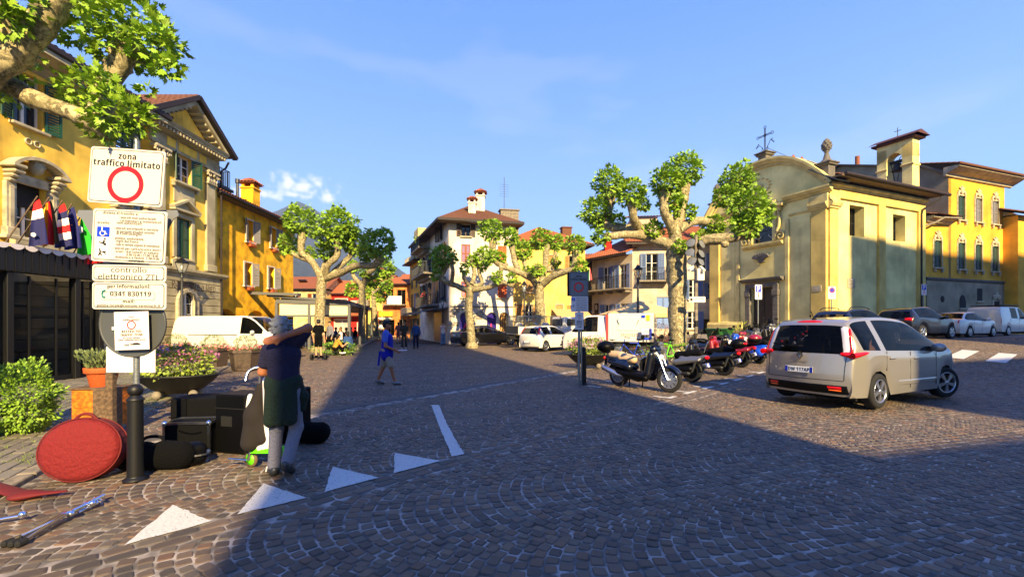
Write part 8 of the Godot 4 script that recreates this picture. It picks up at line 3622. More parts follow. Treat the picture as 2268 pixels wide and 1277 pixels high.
	for i in 8:
		line_text(p,["divieto di transito","veicoli non autorizzati","ciclomotori","eccetto autorizzati","polizia, ambulanze","carico/scarico merci","dal lunedi al sabato","festivi 7.00-9.00"][i],0.03,0.05,0.16 - i * 0.045,0.28,false,"ink_soft")
	restricted_paper(o,TQ(P(1283,710,d) - base + V(0,0,0.02)),19 * s,38 * s)
	lamp_post("lantern street lamp beside the white van and brown planters",V(-15.0,0.02,-20.5),4.6)
	lamp_post("lantern street lamp between the white light truck and the inn",on(6.7,24.0),4.6)
	lamp_post("lantern street lamp in front of the pale yellow house",on(0.8,29.6),4.4)
	lamp_post("small lantern street lamp near the woman taking a photograph",V(-5.6,0,-36.3),3.8)
	# floodlight pole
	base = on(7.75,19.0)
	d = 19.0
	o = thing("floodlight_pole","white pole of floodlights and cameras by the big plane tree","pole",base)
	g = G.new()
	g.rod(V(0,0,0),V(0,5.2,0),0.07,12)
	part(o,"pole",g,M["concrete"])
	g = G.new()
	g.rod(V(0,1.35,0),V(0,1.6,0),0.085,12)
	part(o,"band",g,M["iron"])
	for k in 6:
		var c := P([1531,1555,1529,1554,1533,1553][k],[537,540,558,561,577,579][k],d - 0.12) - base
		g = G.new().at(Transform3D(Basis(Vector3.UP,[-0.7,0.6][k % 2]) * Basis(Vector3.RIGHT,PI / 2 - 0.35),c))
		g.lathe([[0.0,-0.16],[0.1,-0.14],[0.19,0.0],[0.2,0.02]],14)
		var l := part(o,"floodlight",g,M["iron_grey"])
		g = G.new().at(Transform3D(Basis(Vector3.UP,[-0.7,0.6][k % 2]) * Basis(Vector3.RIGHT,PI / 2 - 0.35),c))
		g.lathe([[0.185,0.005],[0.1,0.02],[0.0,0.022]],14)
		part(l,"lens",g,M["sign_grey"])
		g = G.new()
		g.rod(V(0,c.y,0),c,0.025,6)
		part(l,"bracket",g,M["iron"])
	g = G.new()
	g.box(P(1551,608,d - 0.15) - base,V(0.3,0.5,0.2),0.02)
	part(o,"junction_box",g,M["frame_white"])
	for k in 2:
		g = G.new()
		g.bar(P([1535,1550][k],590,d - 0.1) - base,P([1526,1560][k],[598,600][k],d - 0.4) - base,0.11,0.11)
		part(o,"camera_housing",g,M["frame_white"])
	p = panel(o,TQ(P(1545,663,d - 0.1) - base),0.68,0.24,"paper")
	line_text(p,"LOTTO DI PINO",0.1,0.07,0.02,0.4)
	g = G.new()
	g.box(V(-0.25,0,0.005),V(0.1,0.12,0.002))
	part(p,"symbol",g,M["ink"])
	# parking signs
	for k in 2:
		base = on([12.0,27.0][k],[22.0,29.6][k])
		o = thing("parking_sign",["white parking sign on a pole in front of the church door","small blue parking sign at the far end of the church wall"][k],"sign",base)
		var top: float = [2.98,3.35][k]
		g = G.new()
		g.rod(V(0,0,0),V(0,top,0),0.03,8)
		part(o,"pole",g,M["galvanised"])
		p = panel(o,TQ(V(0,top - 0.36,0.045)),0.34,0.72,"paper",false)
		g = G.new()
		g.ext(rounded(0.26,0.32,0.02),0.0,0.003)
		part(p,"blue_field",g,M["sign_blue"],TQ(V(0,0.15,0)))
		line_text(p,"P",0.36,0,0.15,0.14,false,"paper")
		g = G.new()
		g.box(V(0,-0.18,0.002),V(0.04,0.16,0.003))
		g.ball(V(0,-0.06,0.002),V(0.03,0.03,0.003),8)
		part(p,"symbol",g,M["sign_red"])
	base = on(17.0,24.0)
	o = thing("no_parking_sign","no parking sign with a blue and red disc at the church corner","sign",base)
	g = G.new()
	g.rod(V(0,0,0),V(0,2.75,0),0.028,8)
	part(o,"pole",g,M["galvanised"])
	p = panel(o,TQ(V(0,2.42,0.04)),0.4,0.66,"paper",false)
	ring_mark(p,V(0,0.13,0.002),0.11,0.15,"sign_red")
	ring_mark(p,V(0,0.13,0.0015),0.0,0.112,"sign_blue")
	g = G.new()
	g.bar(V(-0.09,0.22,0.004),V(0.09,0.04,0.004),0.03,0.003)
	part(p,"red_bar",g,M["sign_red"])
	for i in 3:
		part(p,"print_line",bar_line([0.2,0.26,0.3][i]),M["ink_soft"],TQ(V(0,-0.1 - i * 0.075,0.003)))
	# wheelie bin
	o = thing("wheelie_bin","green wheeled bin between the scooters and the church plinth","bin",on(9.75,21.2),0.3)
	g = G.new()
	g.at(Transform3D(Basis(Vector3.UP,PI / 4),Vector3.ZERO)).lathe([[0.0,0.1],[0.42,0.1],[0.58,0.95],[0.6,0.95],[0.6,1.0],[0.0,1.0]],4)
	part(o,"body",flat_shaded(g),M["bin_green"])
	g = G.new()
	g.box(V(0,1.03,0),V(0.92,0.06,0.9),0.03)
	part(o,"lid",g,M["bin_green"])
	for q in [-0.25,0.25]:
		g = G.new()
		g.ball(V(q,0.08,0.2),V(0.03,0.08,0.08),8)
		part(o,"wheel",g,M["rubber"])
	# market umbrella
	o = thing("market_umbrella","large cream market umbrella behind the white light truck","umbrella",on(8.45,30.0))
	g = G.new()
	g.at(Transform3D(Basis(Vector3.UP,PI / 4),Vector3.ZERO)).lathe([[3.25,1.72],[3.3,1.95],[0.15,2.82],[0.0,2.85]],4)
	part(o,"canopy",flat_shaded(g),M["umbrella"])
	g = G.new()
	g.rod(V(0,0,0),V(0,2.8,0),0.05)
	for k in 8:
		g.rod(V(0,2.0,0),V(cos(k * PI / 4) * 1.9,2.2,sin(k * PI / 4) * 1.9),0.015,4)
	part(o,"pole",g,M["wood_dark"])
	# menu stand under the umbrella
	o = thing("menu_stand","white menu board on a thin stand by the umbrella","sign",on(6.2,20.8))
	g = G.new()
	g.rod(V(0,0,0),V(0,1.1,0),0.02)
	part(o,"pole",g,M["iron"])
	p = panel(o,Transform3D(Basis(Vector3.RIGHT,-0.6),V(0,1.15,0)),0.45,0.3,"paper",false)
	for i in 4:
		part(p,"print_line",bar_line(0.3 - 0.05 * (i % 2)),M["ink_soft"],TQ(V(0,0.08 - i * 0.05,0.003)))
	# flags along the pavilion
	var navy := mat("flag_navy",Color(0.07,0.08,0.32),0.8)
	mat("flag_red",Color(0.85,0.04,0.08),0.8)
	mat("flag_gold",Color(0.95,0.62,0.05),0.8)
	mat("flag_white",Color(0.9,0.86,0.84),0.8)
	mat("flag_green",Color(0.08,0.62,0.10),0.8)
	mat("flag_blue",Color(0.05,0.07,0.36),0.8)
	var sets := [[["flag_red","flag_white","flag_navy","flag_navy","flag_navy"],false,"navy flag with a red and white corner and a white star, first from the left"],[["flag_gold","flag_red","black_cloth"],true,"black red and gold flag on the pavilion"],[["flag_red","flag_navy","flag_white","flag_red","flag_white","flag_navy"],false,"red white and blue crossed flag on the pavilion"],[["flag_blue"],true,"dark blue flag with small gold stars"],[["flag_green"],true,"bright green flag with a white emblem"],[["flag_green","flag_white","flag_red"],false,"green white red flag half hidden by the sign panels"]]
	for k in 6:
		var z := 11.7 + k * 0.33
		var px: float = [72,98,128,149,176,199][k]
		var tp := P(px + 6,[438,440,447,454,470,490][k],z)
		o = thing("flag",sets[k][2],"flag",tp - V(0.0,1.25,-0.5),0,"flags on the pavilion roof")
		g = G.new()
		g.rod(V(-0.35,0.0,-0.1),V(0.05,1.3,-0.5),0.018)
		part(o,"flagpole",g,M["wood_grey"])
		flag_cloth(o,V(0.03,1.22,-0.48),0.34,1.15,sets[k][0],sets[k][1],0.5)
		if k in [0,3,4]:
			g = G.new().at(Transform3D(Basis(Vector3.UP,0.5),V(0.03,1.22,-0.4)))
			if k == 0:
				g.ball(V(0.03,-0.95,0.05),V(0.06,0.06,0.01),6)
			elif k == 4:
				g.ball(V(0.0,-0.5,0.06),V(0.09,0.12,0.01),6)
			else:
				for q in 6:
					g.ball(V(cos(q * 1.05) * 0.09,-0.55 + sin(q * 1.05) * 0.2,0.05),V(0.02,0.02,0.01),5)
			part(o,"emblem",g,M["flag_gold" if k == 3 else "flag_white"])
	# cabinet, stake and board by the pavilion
	o = thing("orange_cabinet","small orange wooden cabinet carrying the lavender pot","cabinet",V(-6.35,0.03,-7.0),0.12)
	g = G.new()
	g.box(V(0,0.29,0),V(0.58,0.58,0.4),0.01)
	part(o,"body",g,M["wood_orange"])
	g = G.new()
	g.box(V(0,0.59,0),V(0.62,0.03,0.44),0.01)
	part(o,"top",g,M["wood_grey"])
	for k in 2:
		g = G.new()
		g.box(V(0,0.16 + k * 0.27,0.205),V(0.5,0.24,0.015),0.005)
		g.box(V(0.12,0.16 + k * 0.27,0.22),V(0.1,0.015,0.02),0.005)
		part(o,"drawer",g,M["wood_orange"])
	o = thing("wooden_box","tall weathered wooden box in front of the orange cabinet","box",V(-5.78,0.03,-6.45),0.1)
	g = G.new()
	g.box(V(0,0.33,0),V(0.26,0.66,0.2),0.01)
	part(o,"body",g,M["wood_grey"])
	g = G.new()
	g.box(V(0,0.33,0.105),V(0.18,0.56,0.012),0.004)
	part(o,"door",g,M["wood_grey"])
	o = thing("white_board","white notice board on a grey wooden stake behind the round sign","notice board",V(-5.6,0.03,-6.3))
	g = G.new()
	g.box(V(0,0.5,0),V(0.1,1.0,0.08),0.006)
	part(o,"stake",g,M["wood_grey"])
	g = G.new()
	g.box(P(289,796,6.25) - V(-5.6,0.03,-6.3),V(0.68,0.36,0.012),0.004)
	part(o,"board",g,M["paper"])

# ---------- pergola with tables ----------
func make_terrace() -> void:
	var o := thing("pergola","dark metal restaurant pergola with retractable awnings and cream side blinds","pergola")
	o.position = Vector3.ZERO
	var A := Vector2(-14.6,28.0)
	var B := Vector2(-10.1,28.0)
	var C := Vector2(-14.6,47.0)
	var D := Vector2(-19.0,47.0)
	var g: G
	var hgt := [3.0,2.85,3.15,3.2]
	var cs := [A,B,C,D]
	for q in [[A,3.0],[B,2.85],[C,3.15],[B.lerp(C,0.35),2.95],[B.lerp(C,0.68),3.05],[A.lerp(B,0.45),2.9]]:
		g = G.new()
		g.box(V(q[0].x,q[1] / 2,-q[0].y),V(0.16,q[1],0.16),0.01)
		part(o,"post",g,M["awning_grey"])
	for k in 3:
		g = G.new()
		g.bar(V(cs[k].x,hgt[k],-cs[k].y),V(cs[k + 1].x,hgt[k + 1],-cs[k + 1].y),0.2,0.24)
		part(o,"beam",g,M["awning_grey"])
	for k in 7:
		g = G.new()
		var t := k / 6.0
		var a := A.lerp(D,t)
		var b := B.lerp(C,t)
		g.bar(V(a.x - 0.6,3.35,-a.y),V(b.x,2.98 + 0.2 * t,-b.y),0.1,0.14)
		part(o,"rafter",g,M["awning_grey"])
	g = G.new()
	g.quad(V(A.x - 0.6,3.42,-A.y),V(B.x,3.05,-B.y),V(C.x,3.25,-C.y),V(D.x - 0.6,3.5,-D.y))
	part(o,"roof_cloth",g,M["awning_grey"])
	g = G.new()
	g.bar(V(-16.2,3.5,-28.0),V(-13.2,3.42,-28.0),0.5,0.16)
	part(o,"awning_cassette",g,M["awning_grey"])
	g = G.new()
	g.box(V(-12.3,2.52,-27.98),V(4.2,0.72,0.03))
	part(o,"side_blind",g,M["awning_cream"])
	g = G.new()
	g.box(V(-12.3,2.1,-27.97),V(4.2,0.12,0.06))
	part(o,"bottom_rail",g,M["awning_grey"])
	for k in 2:
		g = G.new()
		var a := B.lerp(C,k * 0.35 + 0.02)
		var b := B.lerp(C,k * 0.35 + 0.3)
		g.quad(V(a.x,2.3,-a.y),V(b.x,2.4,-b.y),V(b.x,2.9,-b.y),V(a.x,2.75,-a.y))
		part(o,"side_blind",g,M["black_plastic"])
	# raised kerb of the terrace
	g = G.new()
	g.bar(V(B.x + 0.5,0.06,-B.y),V(C.x + 0.5,0.06,-C.y),0.3,0.14)
	struct("terrace_kerb",g,M["concrete"])
	var n := 0
	for k in 6:
		for s in 2:
			var c := B.lerp(C,0.06 + k * 0.15) + Vector2(-1.3 - s * 2.0,0)
			var t := thing("cafe_table",["first","second","third","fourth","fifth","sixth"][k] + (" black table from the near end along the pergola kerb" if s == 0 else " black table from the near end in the pergola's inner row"),"table",V(c.x,0,-c.y),0,"tables under the pergola")
			g = G.new()
			g.box(V(0,0.75,0),V(0.75,0.04,0.75),0.01)
			part(t,"tabletop",g,M["black_plastic"])
			g = G.new()
			g.rod(V(0,0,0),V(0,0.74,0),0.035)
			g.lathe([[0.0,0.0],[0.24,0.0],[0.03,0.04]],10)
			part(t,"leg",g,M["iron"])
			for q in 2:
				n += 1
				var h := thing("cafe_chair","black woven cafe chair %s of the %s table in the pergola's %s row" % ["left" if q == 0 else "right",["first","second","third","fourth","fifth","sixth"][k],"kerb" if s == 0 else "inner"],"chair",V(c.x + (q * 2 - 1) * 0.62,0,-c.y),PI / 2 * (1 - q * 2),"cafe chairs under the pergola")
				g = G.new()
				g.box(V(0,0.45,0),V(0.44,0.05,0.44),0.02)
				part(h,"seat",g,M["black_matte"])
				g = G.new()
				g.box(V(0,0.7,0.21),V(0.44,0.45,0.04),0.02)
				part(h,"backrest",g,M["black_matte"])
				for e in 4:
					g = G.new()
					g.rod(V([-0.19,0.19,-0.19,0.19][e],0,[-0.19,-0.19,0.19,0.19][e]),V([-0.19,0.19,-0.19,0.19][e],0.44,[-0.19,-0.19,0.19,0.19][e]),0.014)
					part(h,"leg",g,M["galvanised"])

# ---------- luggage round the man ----------
func make_luggage() -> void:
	var o := thing("drum_bag","round bright red drum bag standing on the cobbles at the left","bag",V(-4.42,0,-4.66),0.3)
	var g := G.new().at(Transform3D(Basis(Vector3.RIGHT,PI / 2 - 0.18) * Basis.from_scale(V(0.97,0.8,0.88)),V(0,0.31,0)))
	g.lathe([[0.0,-0.16],[0.30,-0.16],[0.345,-0.12],[0.355,-0.06],[0.355,0.06],[0.34,0.11],[0.30,0.14],[0.15,0.17],[0.0,0.16]],36)
	part(o,"body",g,M["red_cloth"])
	g = G.new().at(Transform3D(Basis(Vector3.RIGHT,PI / 2 - 0.18) * Basis.from_scale(V(0.97,0.8,0.88)),V(0,0.31,0)))
	for y in [-0.10,0.09]:
		var ring := []
		for k in 37:
			ring.append(V(cos(TAU * k / 36.0) * 0.357,y,sin(TAU * k / 36.0) * 0.357))
		g.tube(ring,[0.008],5)
	part(o,"piping",g,mat("dark_red",Color(0.36,0.02,0.03),0.8))
	g = G.new()
	g.tube(smooth_path([V(-0.1,0.60,-0.03),V(-0.04,0.66,-0.03),V(0.04,0.66,-0.03),V(0.1,0.60,-0.03)]),[0.016],6)
	part(o,"handle",g,M["dark_red"])
	o = thing("open_red_bag","flat open red patterned bag on the ground at the left edge","bag",V(-4.75,0.01,-4.2),-0.5)
	part(o,"body",body_field([[V(-0.5,0.03,0),V(0.3,0.05,-0.05),0.05,0.05],[V(-0.4,0.03,0.2),V(0.25,0.03,0.12),0.035,0.035],[V(0.3,0.05,-0.05),V(0.55,0.08,-0.18),0.05,0.02]],0.016,0.09),M["dark_red"],Transform3D(Basis.from_scale(V(1,0.55,1.5)),Vector3.ZERO))
	o = thing("music_stand","folded chrome music stand lying on the cobbles in the lower left corner","stand",GP(45,1203),0.0)
	var e := GP(228,1112) - GP(45,1203)
	g = G.new()
	g.rod(V(0,0.05,0),e * 0.75 + V(0,0.05,0),0.014,8)
	g.rod(e * 0.5 + V(0,0.05,0),e + V(0,0.06,0),0.02,8)
	g.rod(e * 0.97 + V(-0.06,0.05,0),e * 0.97 + V(0.07,0.05,0.06),0.012,6)
	part(o,"tube",g,M["chrome"])
	for k in 3:
		g = G.new()
		g.bar(V((k - 1) * 0.035,0.03,0.02),e * 0.52 + V((k - 1) * 0.03,0.07,0),0.022,0.012)
		part(o,"leg",g,M["steel"])
		g = G.new()
		g.box(V((k - 1) * 0.05,0.025,0.04),V(0.04,0.05,0.09),0.015)
		part(o,"rubber_foot",g,M["rubber"])
	g = G.new()
	for t in [0.5,0.78]:
		g.ball(e * t + V(0.03,0.06,0),V(0.04,0.025,0.03),8)
		g.box(e * t + V(0,0.05,0),V(0.05,0.05,0.06),0.01)
	part(o,"clamp",g,M["chrome"])
	g = G.new()
	g.tube([e * 0.9 + V(0,0.05,0),e * 0.98 + V(0.05,0.04,0.1),e * 0.86 + V(0.02,0.02,0.16)],[0.012],6)
	part(o,"arm",g,M["chrome"])
	o = thing("cymbal_stand","thin chrome rod stand at the bottom left edge","stand",V(-4.1,0,-3.6))
	g = G.new()
	g.rod(V(-0.4,0.03,0.25),V(0.12,0.05,-0.05),0.012)
	g.ball(V(0.14,0.06,-0.05),V(0.03,0.03,0.03),8)
	part(o,"tube",g,M["chrome"])
	o = thing("duffel_bag","long black soft bag lying behind the foreground bollard","bag",V(-3.95,0,-4.98),0.06)
	part(o,"body",body_field([[V(-0.28,0.13,0),V(0.28,0.14,0),0.13,0.14],[V(-0.3,0.2,0.02),V(-0.1,0.23,0),0.09,0.07],[V(0.1,0.24,0),V(0.3,0.2,0.02),0.07,0.09]],0.02,0.08),M["black_cloth"])
	g = G.new()
	g.tube(smooth_path([V(-0.12,0.28,0.08),V(-0.05,0.36,0.04),V(0.08,0.35,0.0),V(0.14,0.28,0.06)]),[0.018],6)
	part(o,"strap",g,M["black_matte"])
	o = thing("trumpet_case","small rounded black instrument case with a silver band","case",V(-3.72,0,-5.12),0.1)
	for s in 2:
		part(o,"shell",body_field([[V(-0.22,0.08 + s * 0.1,0),V(0.16,0.08 + s * 0.1,0),0.075,0.075],[V(0.1,0.08 + s * 0.1,-0.06),V(0.1,0.08 + s * 0.1,0.07),0.07,0.07]],0.016,0.05),M["black_plastic"])
	g = G.new()
	g.ext(rounded(0.58,0.26,0.12),0.0,0.018)
	part(o,"band",g,M["steel"],Transform3D(Basis(Vector3.RIGHT,-PI / 2),V(-0.02,0.125,0.0)))
	o = thing("flight_case","black flight case with silver edges behind the trumpet case","case",V(-3.95,0,-5.62),0.12)
	g = G.new()
	g.box(V(0,0.2,0),V(0.5,0.4,0.34),0.005)
	part(o,"body",g,M["black_matte"])
	g = G.new()
	for a in [-1,1]:
		for b in [-1,1]:
			g.bar(V(a * 0.25,0.0,b * 0.17),V(a * 0.25,0.4,b * 0.17),0.03,0.03)
			g.bar(V(-0.25,0.2 + a * 0.2,b * 0.17),V(0.25,0.2 + a * 0.2,b * 0.17),0.03,0.03)
			g.bar(V(a * 0.25,0.2 + b * 0.2,-0.17),V(a * 0.25,0.2 + b * 0.2,0.17),0.03,0.03)
	part(o,"metal_edge",g,M["steel"])
	g = G.new()
	for a in [-1,1]:
		g.ball(V(a * 0.25,0.4,0.17),V(0.035,0.035,0.035),8)
	part(o,"corner",g,M["chrome"])
	o = thing("equipment_trunk","big black equipment trunk behind the flight case","case",V(-4.2,0,-6.3),0.15)
	g = G.new()
	g.box(V(0,0.3,0),V(0.78,0.6,0.5),0.02)
	part(o,"body",g,M["black_matte"])
	g = G.new()
	g.box(V(-0.22,0.3,0.25),V(0.07,0.61,0.02),0.004)
	g.box(V(0,0.36,0.252),V(0.8,0.02,0.015))
	part(o,"strap",g,M["black_plastic"])
	o = thing("loudspeaker","tall black loudspeaker cabinet left of the man","loudspeaker",V(-3.42,0,-5.75),-0.25)
	g = G.new()
	g.box(V(0,0.365,0),V(0.46,0.73,0.42),0.02)
	part(o,"cabinet",g,M["black_plastic"])
	g = G.new()
	g.box(V(-0.05,0.40,0.206),V(0.17,0.13,0.012),0.004)
	g.box(V(-0.05,0.40,0.212),V(0.13,0.09,0.006))
	g.box(V(0,0.56,0.21),V(0.44,0.008,0.008))
	part(o,"handle_recess",g,M["underbody"])
	g = G.new()
	g.box(V(0.235,0.36,0),V(0.015,0.66,0.36),0.004)
	part(o,"grille",g,M["black_matte"])
	o = thing("loudspeaker","second black loudspeaker half hidden behind the tall one","loudspeaker",V(-3.1,0,-6.25),-0.3)
	g = G.new()
	g.box(V(0,0.36,0),V(0.44,0.72,0.4),0.02)
	part(o,"cabinet",g,M["black_plastic"])
	o = thing("black_sack","black soft bag on the cobbles right of the man","bag",V(-2.72,0,-6.1),0.2)
	part(o,"body",body_field([[V(-0.2,0.12,0),V(0.12,0.14,0),0.11,0.13],[V(-0.1,0.2,0),V(0.1,0.1,0.05),0.09,0.1]],0.02,0.08),M["black_cloth"])
	# lime kick scooter used as a clothes trolley
	o = thing("kick_scooter","kick scooter with lime green wheels and deck in front of the man","kick scooter",V(-2.92,0,-5.05),-0.35)
	for x in [0.0,0.52]:
		g = G.new().at(Transform3D(Basis(Vector3.RIGHT,PI / 2),V(x,0.09,0)))
		g.lathe([[0.06,-0.018],[0.085,-0.016],[0.09,0.0],[0.085,0.016],[0.06,0.018]],24)
		var w := part(o,"wheel",g,M["wood_grey"])
		g = G.new().at(Transform3D(Basis(Vector3.RIGHT,PI / 2),V(x,0.09,0)))
		g.lathe([[0.0,-0.02],[0.064,-0.018],[0.064,0.018],[0.0,0.022]],20)
		part(w,"hub",g,M["lime"])
	g = G.new()
	g.bar(V(0.06,0.2,0),V(0.46,0.24,0),0.13,0.05)
	g.bar(V(0.46,0.24,0),V(0.52,0.12,0),0.05,0.04)
	part(o,"deck",g,M["lime"])
	g = G.new()
	g.tube(smooth_path([V(0.0,0.09,0.03),V(0.04,0.3,0.02),V(0.12,0.85,0),V(0.13,1.02,0)]),[0.02],8)
	g.tube(smooth_path([V(0.06,0.98,0.12),V(0.06,1.08,0.08),V(0.13,1.12,0),V(0.18,1.06,-0.1)]),[0.018],8)
	g.rod(V(-0.22,0.1,0.1),V(0.0,0.09,0.05),0.012)
	part(o,"frame",g,M["steel"])
	o = thing("vest","dark waistcoat and white shirt hung on the kick scooter","clothes",V(-2.82,0.24,-4.98),-0.2)
	part(o,"waistcoat",body_field([[V(0.06,0.66,0),V(-0.02,0.36,0.02),0.055,0.085],[V(-0.02,0.36,0.02),V(-0.05,0.06,0.03),0.085,0.10],[V(0.0,0.4,0.0),V(0.1,0.1,0.0),0.07,0.07]],0.018,0.07),mat("vest_brown",Color(0.10,0.07,0.07),0.9,0,"fine",5.0,0.3))
	part(o,"shirt",body_field([[V(0.13,0.74,0),V(0.16,0.0,-0.02),0.045,0.06],[V(-0.08,0.56,0.0),V(-0.09,0.4,0.02),0.03,0.03],[V(0.06,0.0,0.0),V(0.2,0.02,0),0.05,0.05]],0.018,0.05),M["flag_white"])

# ---------- people ----------
# o: h height, step (stride), top, sleeve (0 none, 1 short, 2 long), legs (material), cut (0 shorts, 1 trousers), hair, skin, shoe; la/ra = [elbow, hand]; sit
func person(label: String,at: Vector3,yaw: float,o: Dictionary) -> Node3D:
	var n := thing("person",label,"person",at,yaw,o.get("group",""))
	var c: float = o.get("cell",0.026)
	var k: float = o.get("h",1.72) / 1.72
	var st: float = o.get("step",0.12)
	var hip := V(0,0.92,0)
	var lean: Vector3 = o.get("lean",Vector3.ZERO)
	var L := []
	if o.get("sit",0.0) > 0.0:
		hip.y = o.sit
		for s in [-1.0,1.0]:
			L.append([hip + V(s * 0.09,0,0),hip + V(s * 0.11,o.get("knee",0.06),-0.40),V(s * 0.11,0.07,o.get("foot",-0.42)),V(s * 0.11,0.04,o.get("foot",-0.42) - 0.16)])
	else:
		for s in [-1.0,1.0]:
			var q: float = st * s
			L.append([hip + V(s * 0.085,0,0),V(s * 0.095,0.50,-q * 0.45 - 0.03),V(s * 0.09,0.085 + maxf(0.0,-q) * 0.12,-q),V(s * 0.11,0.035,-q - 0.15)])
	if o.has("feet"):
		L = o.feet
	var chest := hip + V(0,0.38,0) + lean * 0.7
	var neck := hip + V(0,0.55,0) + lean
	var head: Vector3 = neck + V(0,0.15,-0.02) + o.get("head",Vector3.ZERO)
	var sh := [chest + V(-0.165,0.10,0) + o.get("ls",Vector3.ZERO),chest + V(0.165,0.10,0) + o.get("rs",Vector3.ZERO)]
	var arms := [o.get("la",[V(-0.26,-0.26,0.02),V(-0.25,-0.50,-0.06)]),o.get("ra",[V(0.26,-0.26,0.02),V(0.25,-0.50,-0.06)])]
	var b := [[hip,hip + V(0,0.16,0) + lean * 0.3,0.095,0.09],[hip + V(0,0.16,0) + lean * 0.3,chest,0.085,0.085],[chest + V(-0.08,0.05,0),chest + V(0.08,0.05,0),0.07,0.07],[neck + V(0,-0.06,0),neck + V(0,0.06,0),0.058,0.052],[head + V(0,-0.045,-0.02),head + V(0,0.03,0.012),0.068,0.088],[head + V(0,-0.02,-0.095),head + V(0,-0.005,-0.085),0.016,0.014]]
	var hands := []
	for s in 2:
		var el: Vector3 = arms[s][0] + chest
		var ha: Vector3 = arms[s][1] + chest
		var d := (ha - el).normalized()
		b.append([sh[s],el,0.055,0.042])
		b.append([el,ha,0.042,0.03])
		hands.append([ha,d])
		b.append([ha,ha + d * 0.08,0.032,0.034])
		var sd := d.cross(o.get("palm",V(0,0,1))).normalized()
		if sd.length() > 0.1:
			for f in 4:
				var w := ha + d * 0.09 + sd * (f - 1.5) * 0.02
				b.append([w,w + d * [0.06,0.075,0.07,0.055][f] + o.get("curl",V(0,0,0.02)),0.011,0.009])
			b.append([ha + d * 0.03 + sd * -0.03,ha + d * 0.075 + sd * -0.06,0.012,0.01])
		var l = L[s]
		b.append([l[0],l[1],0.085,0.058])
		b.append([l[1],l[2],0.058,0.038])
		b.append([l[2],l[3],0.04,0.03])
	var root := Node3D.new()
	var xf := Transform3D(Basis.from_scale(V(k,k,k)),Vector3.ZERO)
	part(n,"body",body_field(b,c * 0.9,0.03),M[o.get("skin","skin_fair")],xf)
	# shirt or jacket
	var t := []
	for x in [-0.055,0.055]:
		t.append([hip + V(x,o.get("hem",0.02),0),hip + V(x * 0.85,0.17,0) + lean * 0.3,0.112,0.104])
		t.append([hip + V(x * 0.85,0.17,0) + lean * 0.3,chest + V(x * 1.3,0.02,0),0.104,0.108])
	t.append([hip + V(0,o.get("hem",0.02),0),chest + V(0,0.02,0) ,0.112,0.118])
	t.append([chest,neck + V(0,-0.05,0),0.115,0.072])
	t.append([sh[0] + V(0.03,0.015,0),neck + V(-0.04,-0.035,0),0.058,0.06])
	t.append([sh[1] + V(-0.03,0.015,0),neck + V(0.04,-0.035,0),0.058,0.06])
	for s in 2:
		var el: Vector3 = arms[s][0] + chest
		var ha: Vector3 = arms[s][1] + chest
		var sl: int = o.get("sleeve",1)
		if sl > 0:
			t.append([sh[s],sh[s].lerp(el,0.62 if sl == 1 else 1.0),0.066,0.066 if sl == 1 else 0.054])
		if sl == 2:
			t.append([el,el.lerp(ha,0.92),0.054,0.042])
	part(n,o.get("topname","shirt"),body_field(t,c,0.035),M[o.top],xf)
	var p := [[hip + V(-0.06,0.04,0.01),hip + V(0.06,0.04,0.01),0.112,0.112]]
	for s in 2:
		var l = L[s]
		if o.get("cut",1) == 0:
			p.append([l[0],l[0].lerp(l[1],0.92),0.095,0.088])
		else:
			p.append([l[0],l[1],0.092,0.07])
			p.append([l[1],l[1].lerp(l[2],0.94),0.07,o.get("hemr",0.062)])
	part(n,"shorts" if o.get("cut",1) == 0 else "trousers",body_field(p,c,0.025),M[o.legs],xf)
	for s in 2:
		var l = L[s]
		var fd: Vector3 = (l[3] - l[2])
		part(n,"shoe",body_field([[l[2] + V(0,-0.035,0),l[3] + V(0,0.005,0),0.05,0.042],[l[2] + V(0,-0.03,0) - fd * 0.25,l[2] + V(0,-0.03,0),0.042,0.05]],c * 0.7,0.03),M[o.get("shoe","black_matte")],xf)
	var hr := [[head + V(0,0.045,0.025),head + V(0,0.0,0.045),0.088,0.08],[head + V(0,0.065,-0.03),head + V(0,0.055,0.03),0.062,0.072]]
	if o.has("long"):
		hr.append([head + V(0,0,0.06),head + V(0,-o.long,0.09),0.085,0.06])
	if not o.has("curls"):
		part(n,"hair",body_field(hr,c * 0.8,0.04),M[o.get("hair","hair_dark")],xf)
	else:
		hr.append([head + V(0,-0.03,0.05),head + V(0,-0.085,0.055),0.07,0.05])
		for i in 80:
			var dd := rand_ball().normalized()
			if dd.z < -0.55 or dd.y < -0.8:
				continue
			hr.append([head + V(0,0.02,0.015) + dd * 0.080,head + V(0,0.02,0.015) + dd * 0.112 + rand_ball() * 0.02,0.020,0.014])
		part(n,"hair",body_field(hr,0.0085,0.012),M[o.hair],xf)
	var g := G.new()
	for s in [-1.0,1.0]:
		g.ball(head + V(s * 0.036,0.005,-0.08),V(0.013,0.008,0.012),6)
	g.box(head + V(0,-0.055,-0.08),V(0.045,0.01,0.014))
	part(n,"eyes_and_mouth",g,M["hair_dark"],xf)
	root.free()
	return n

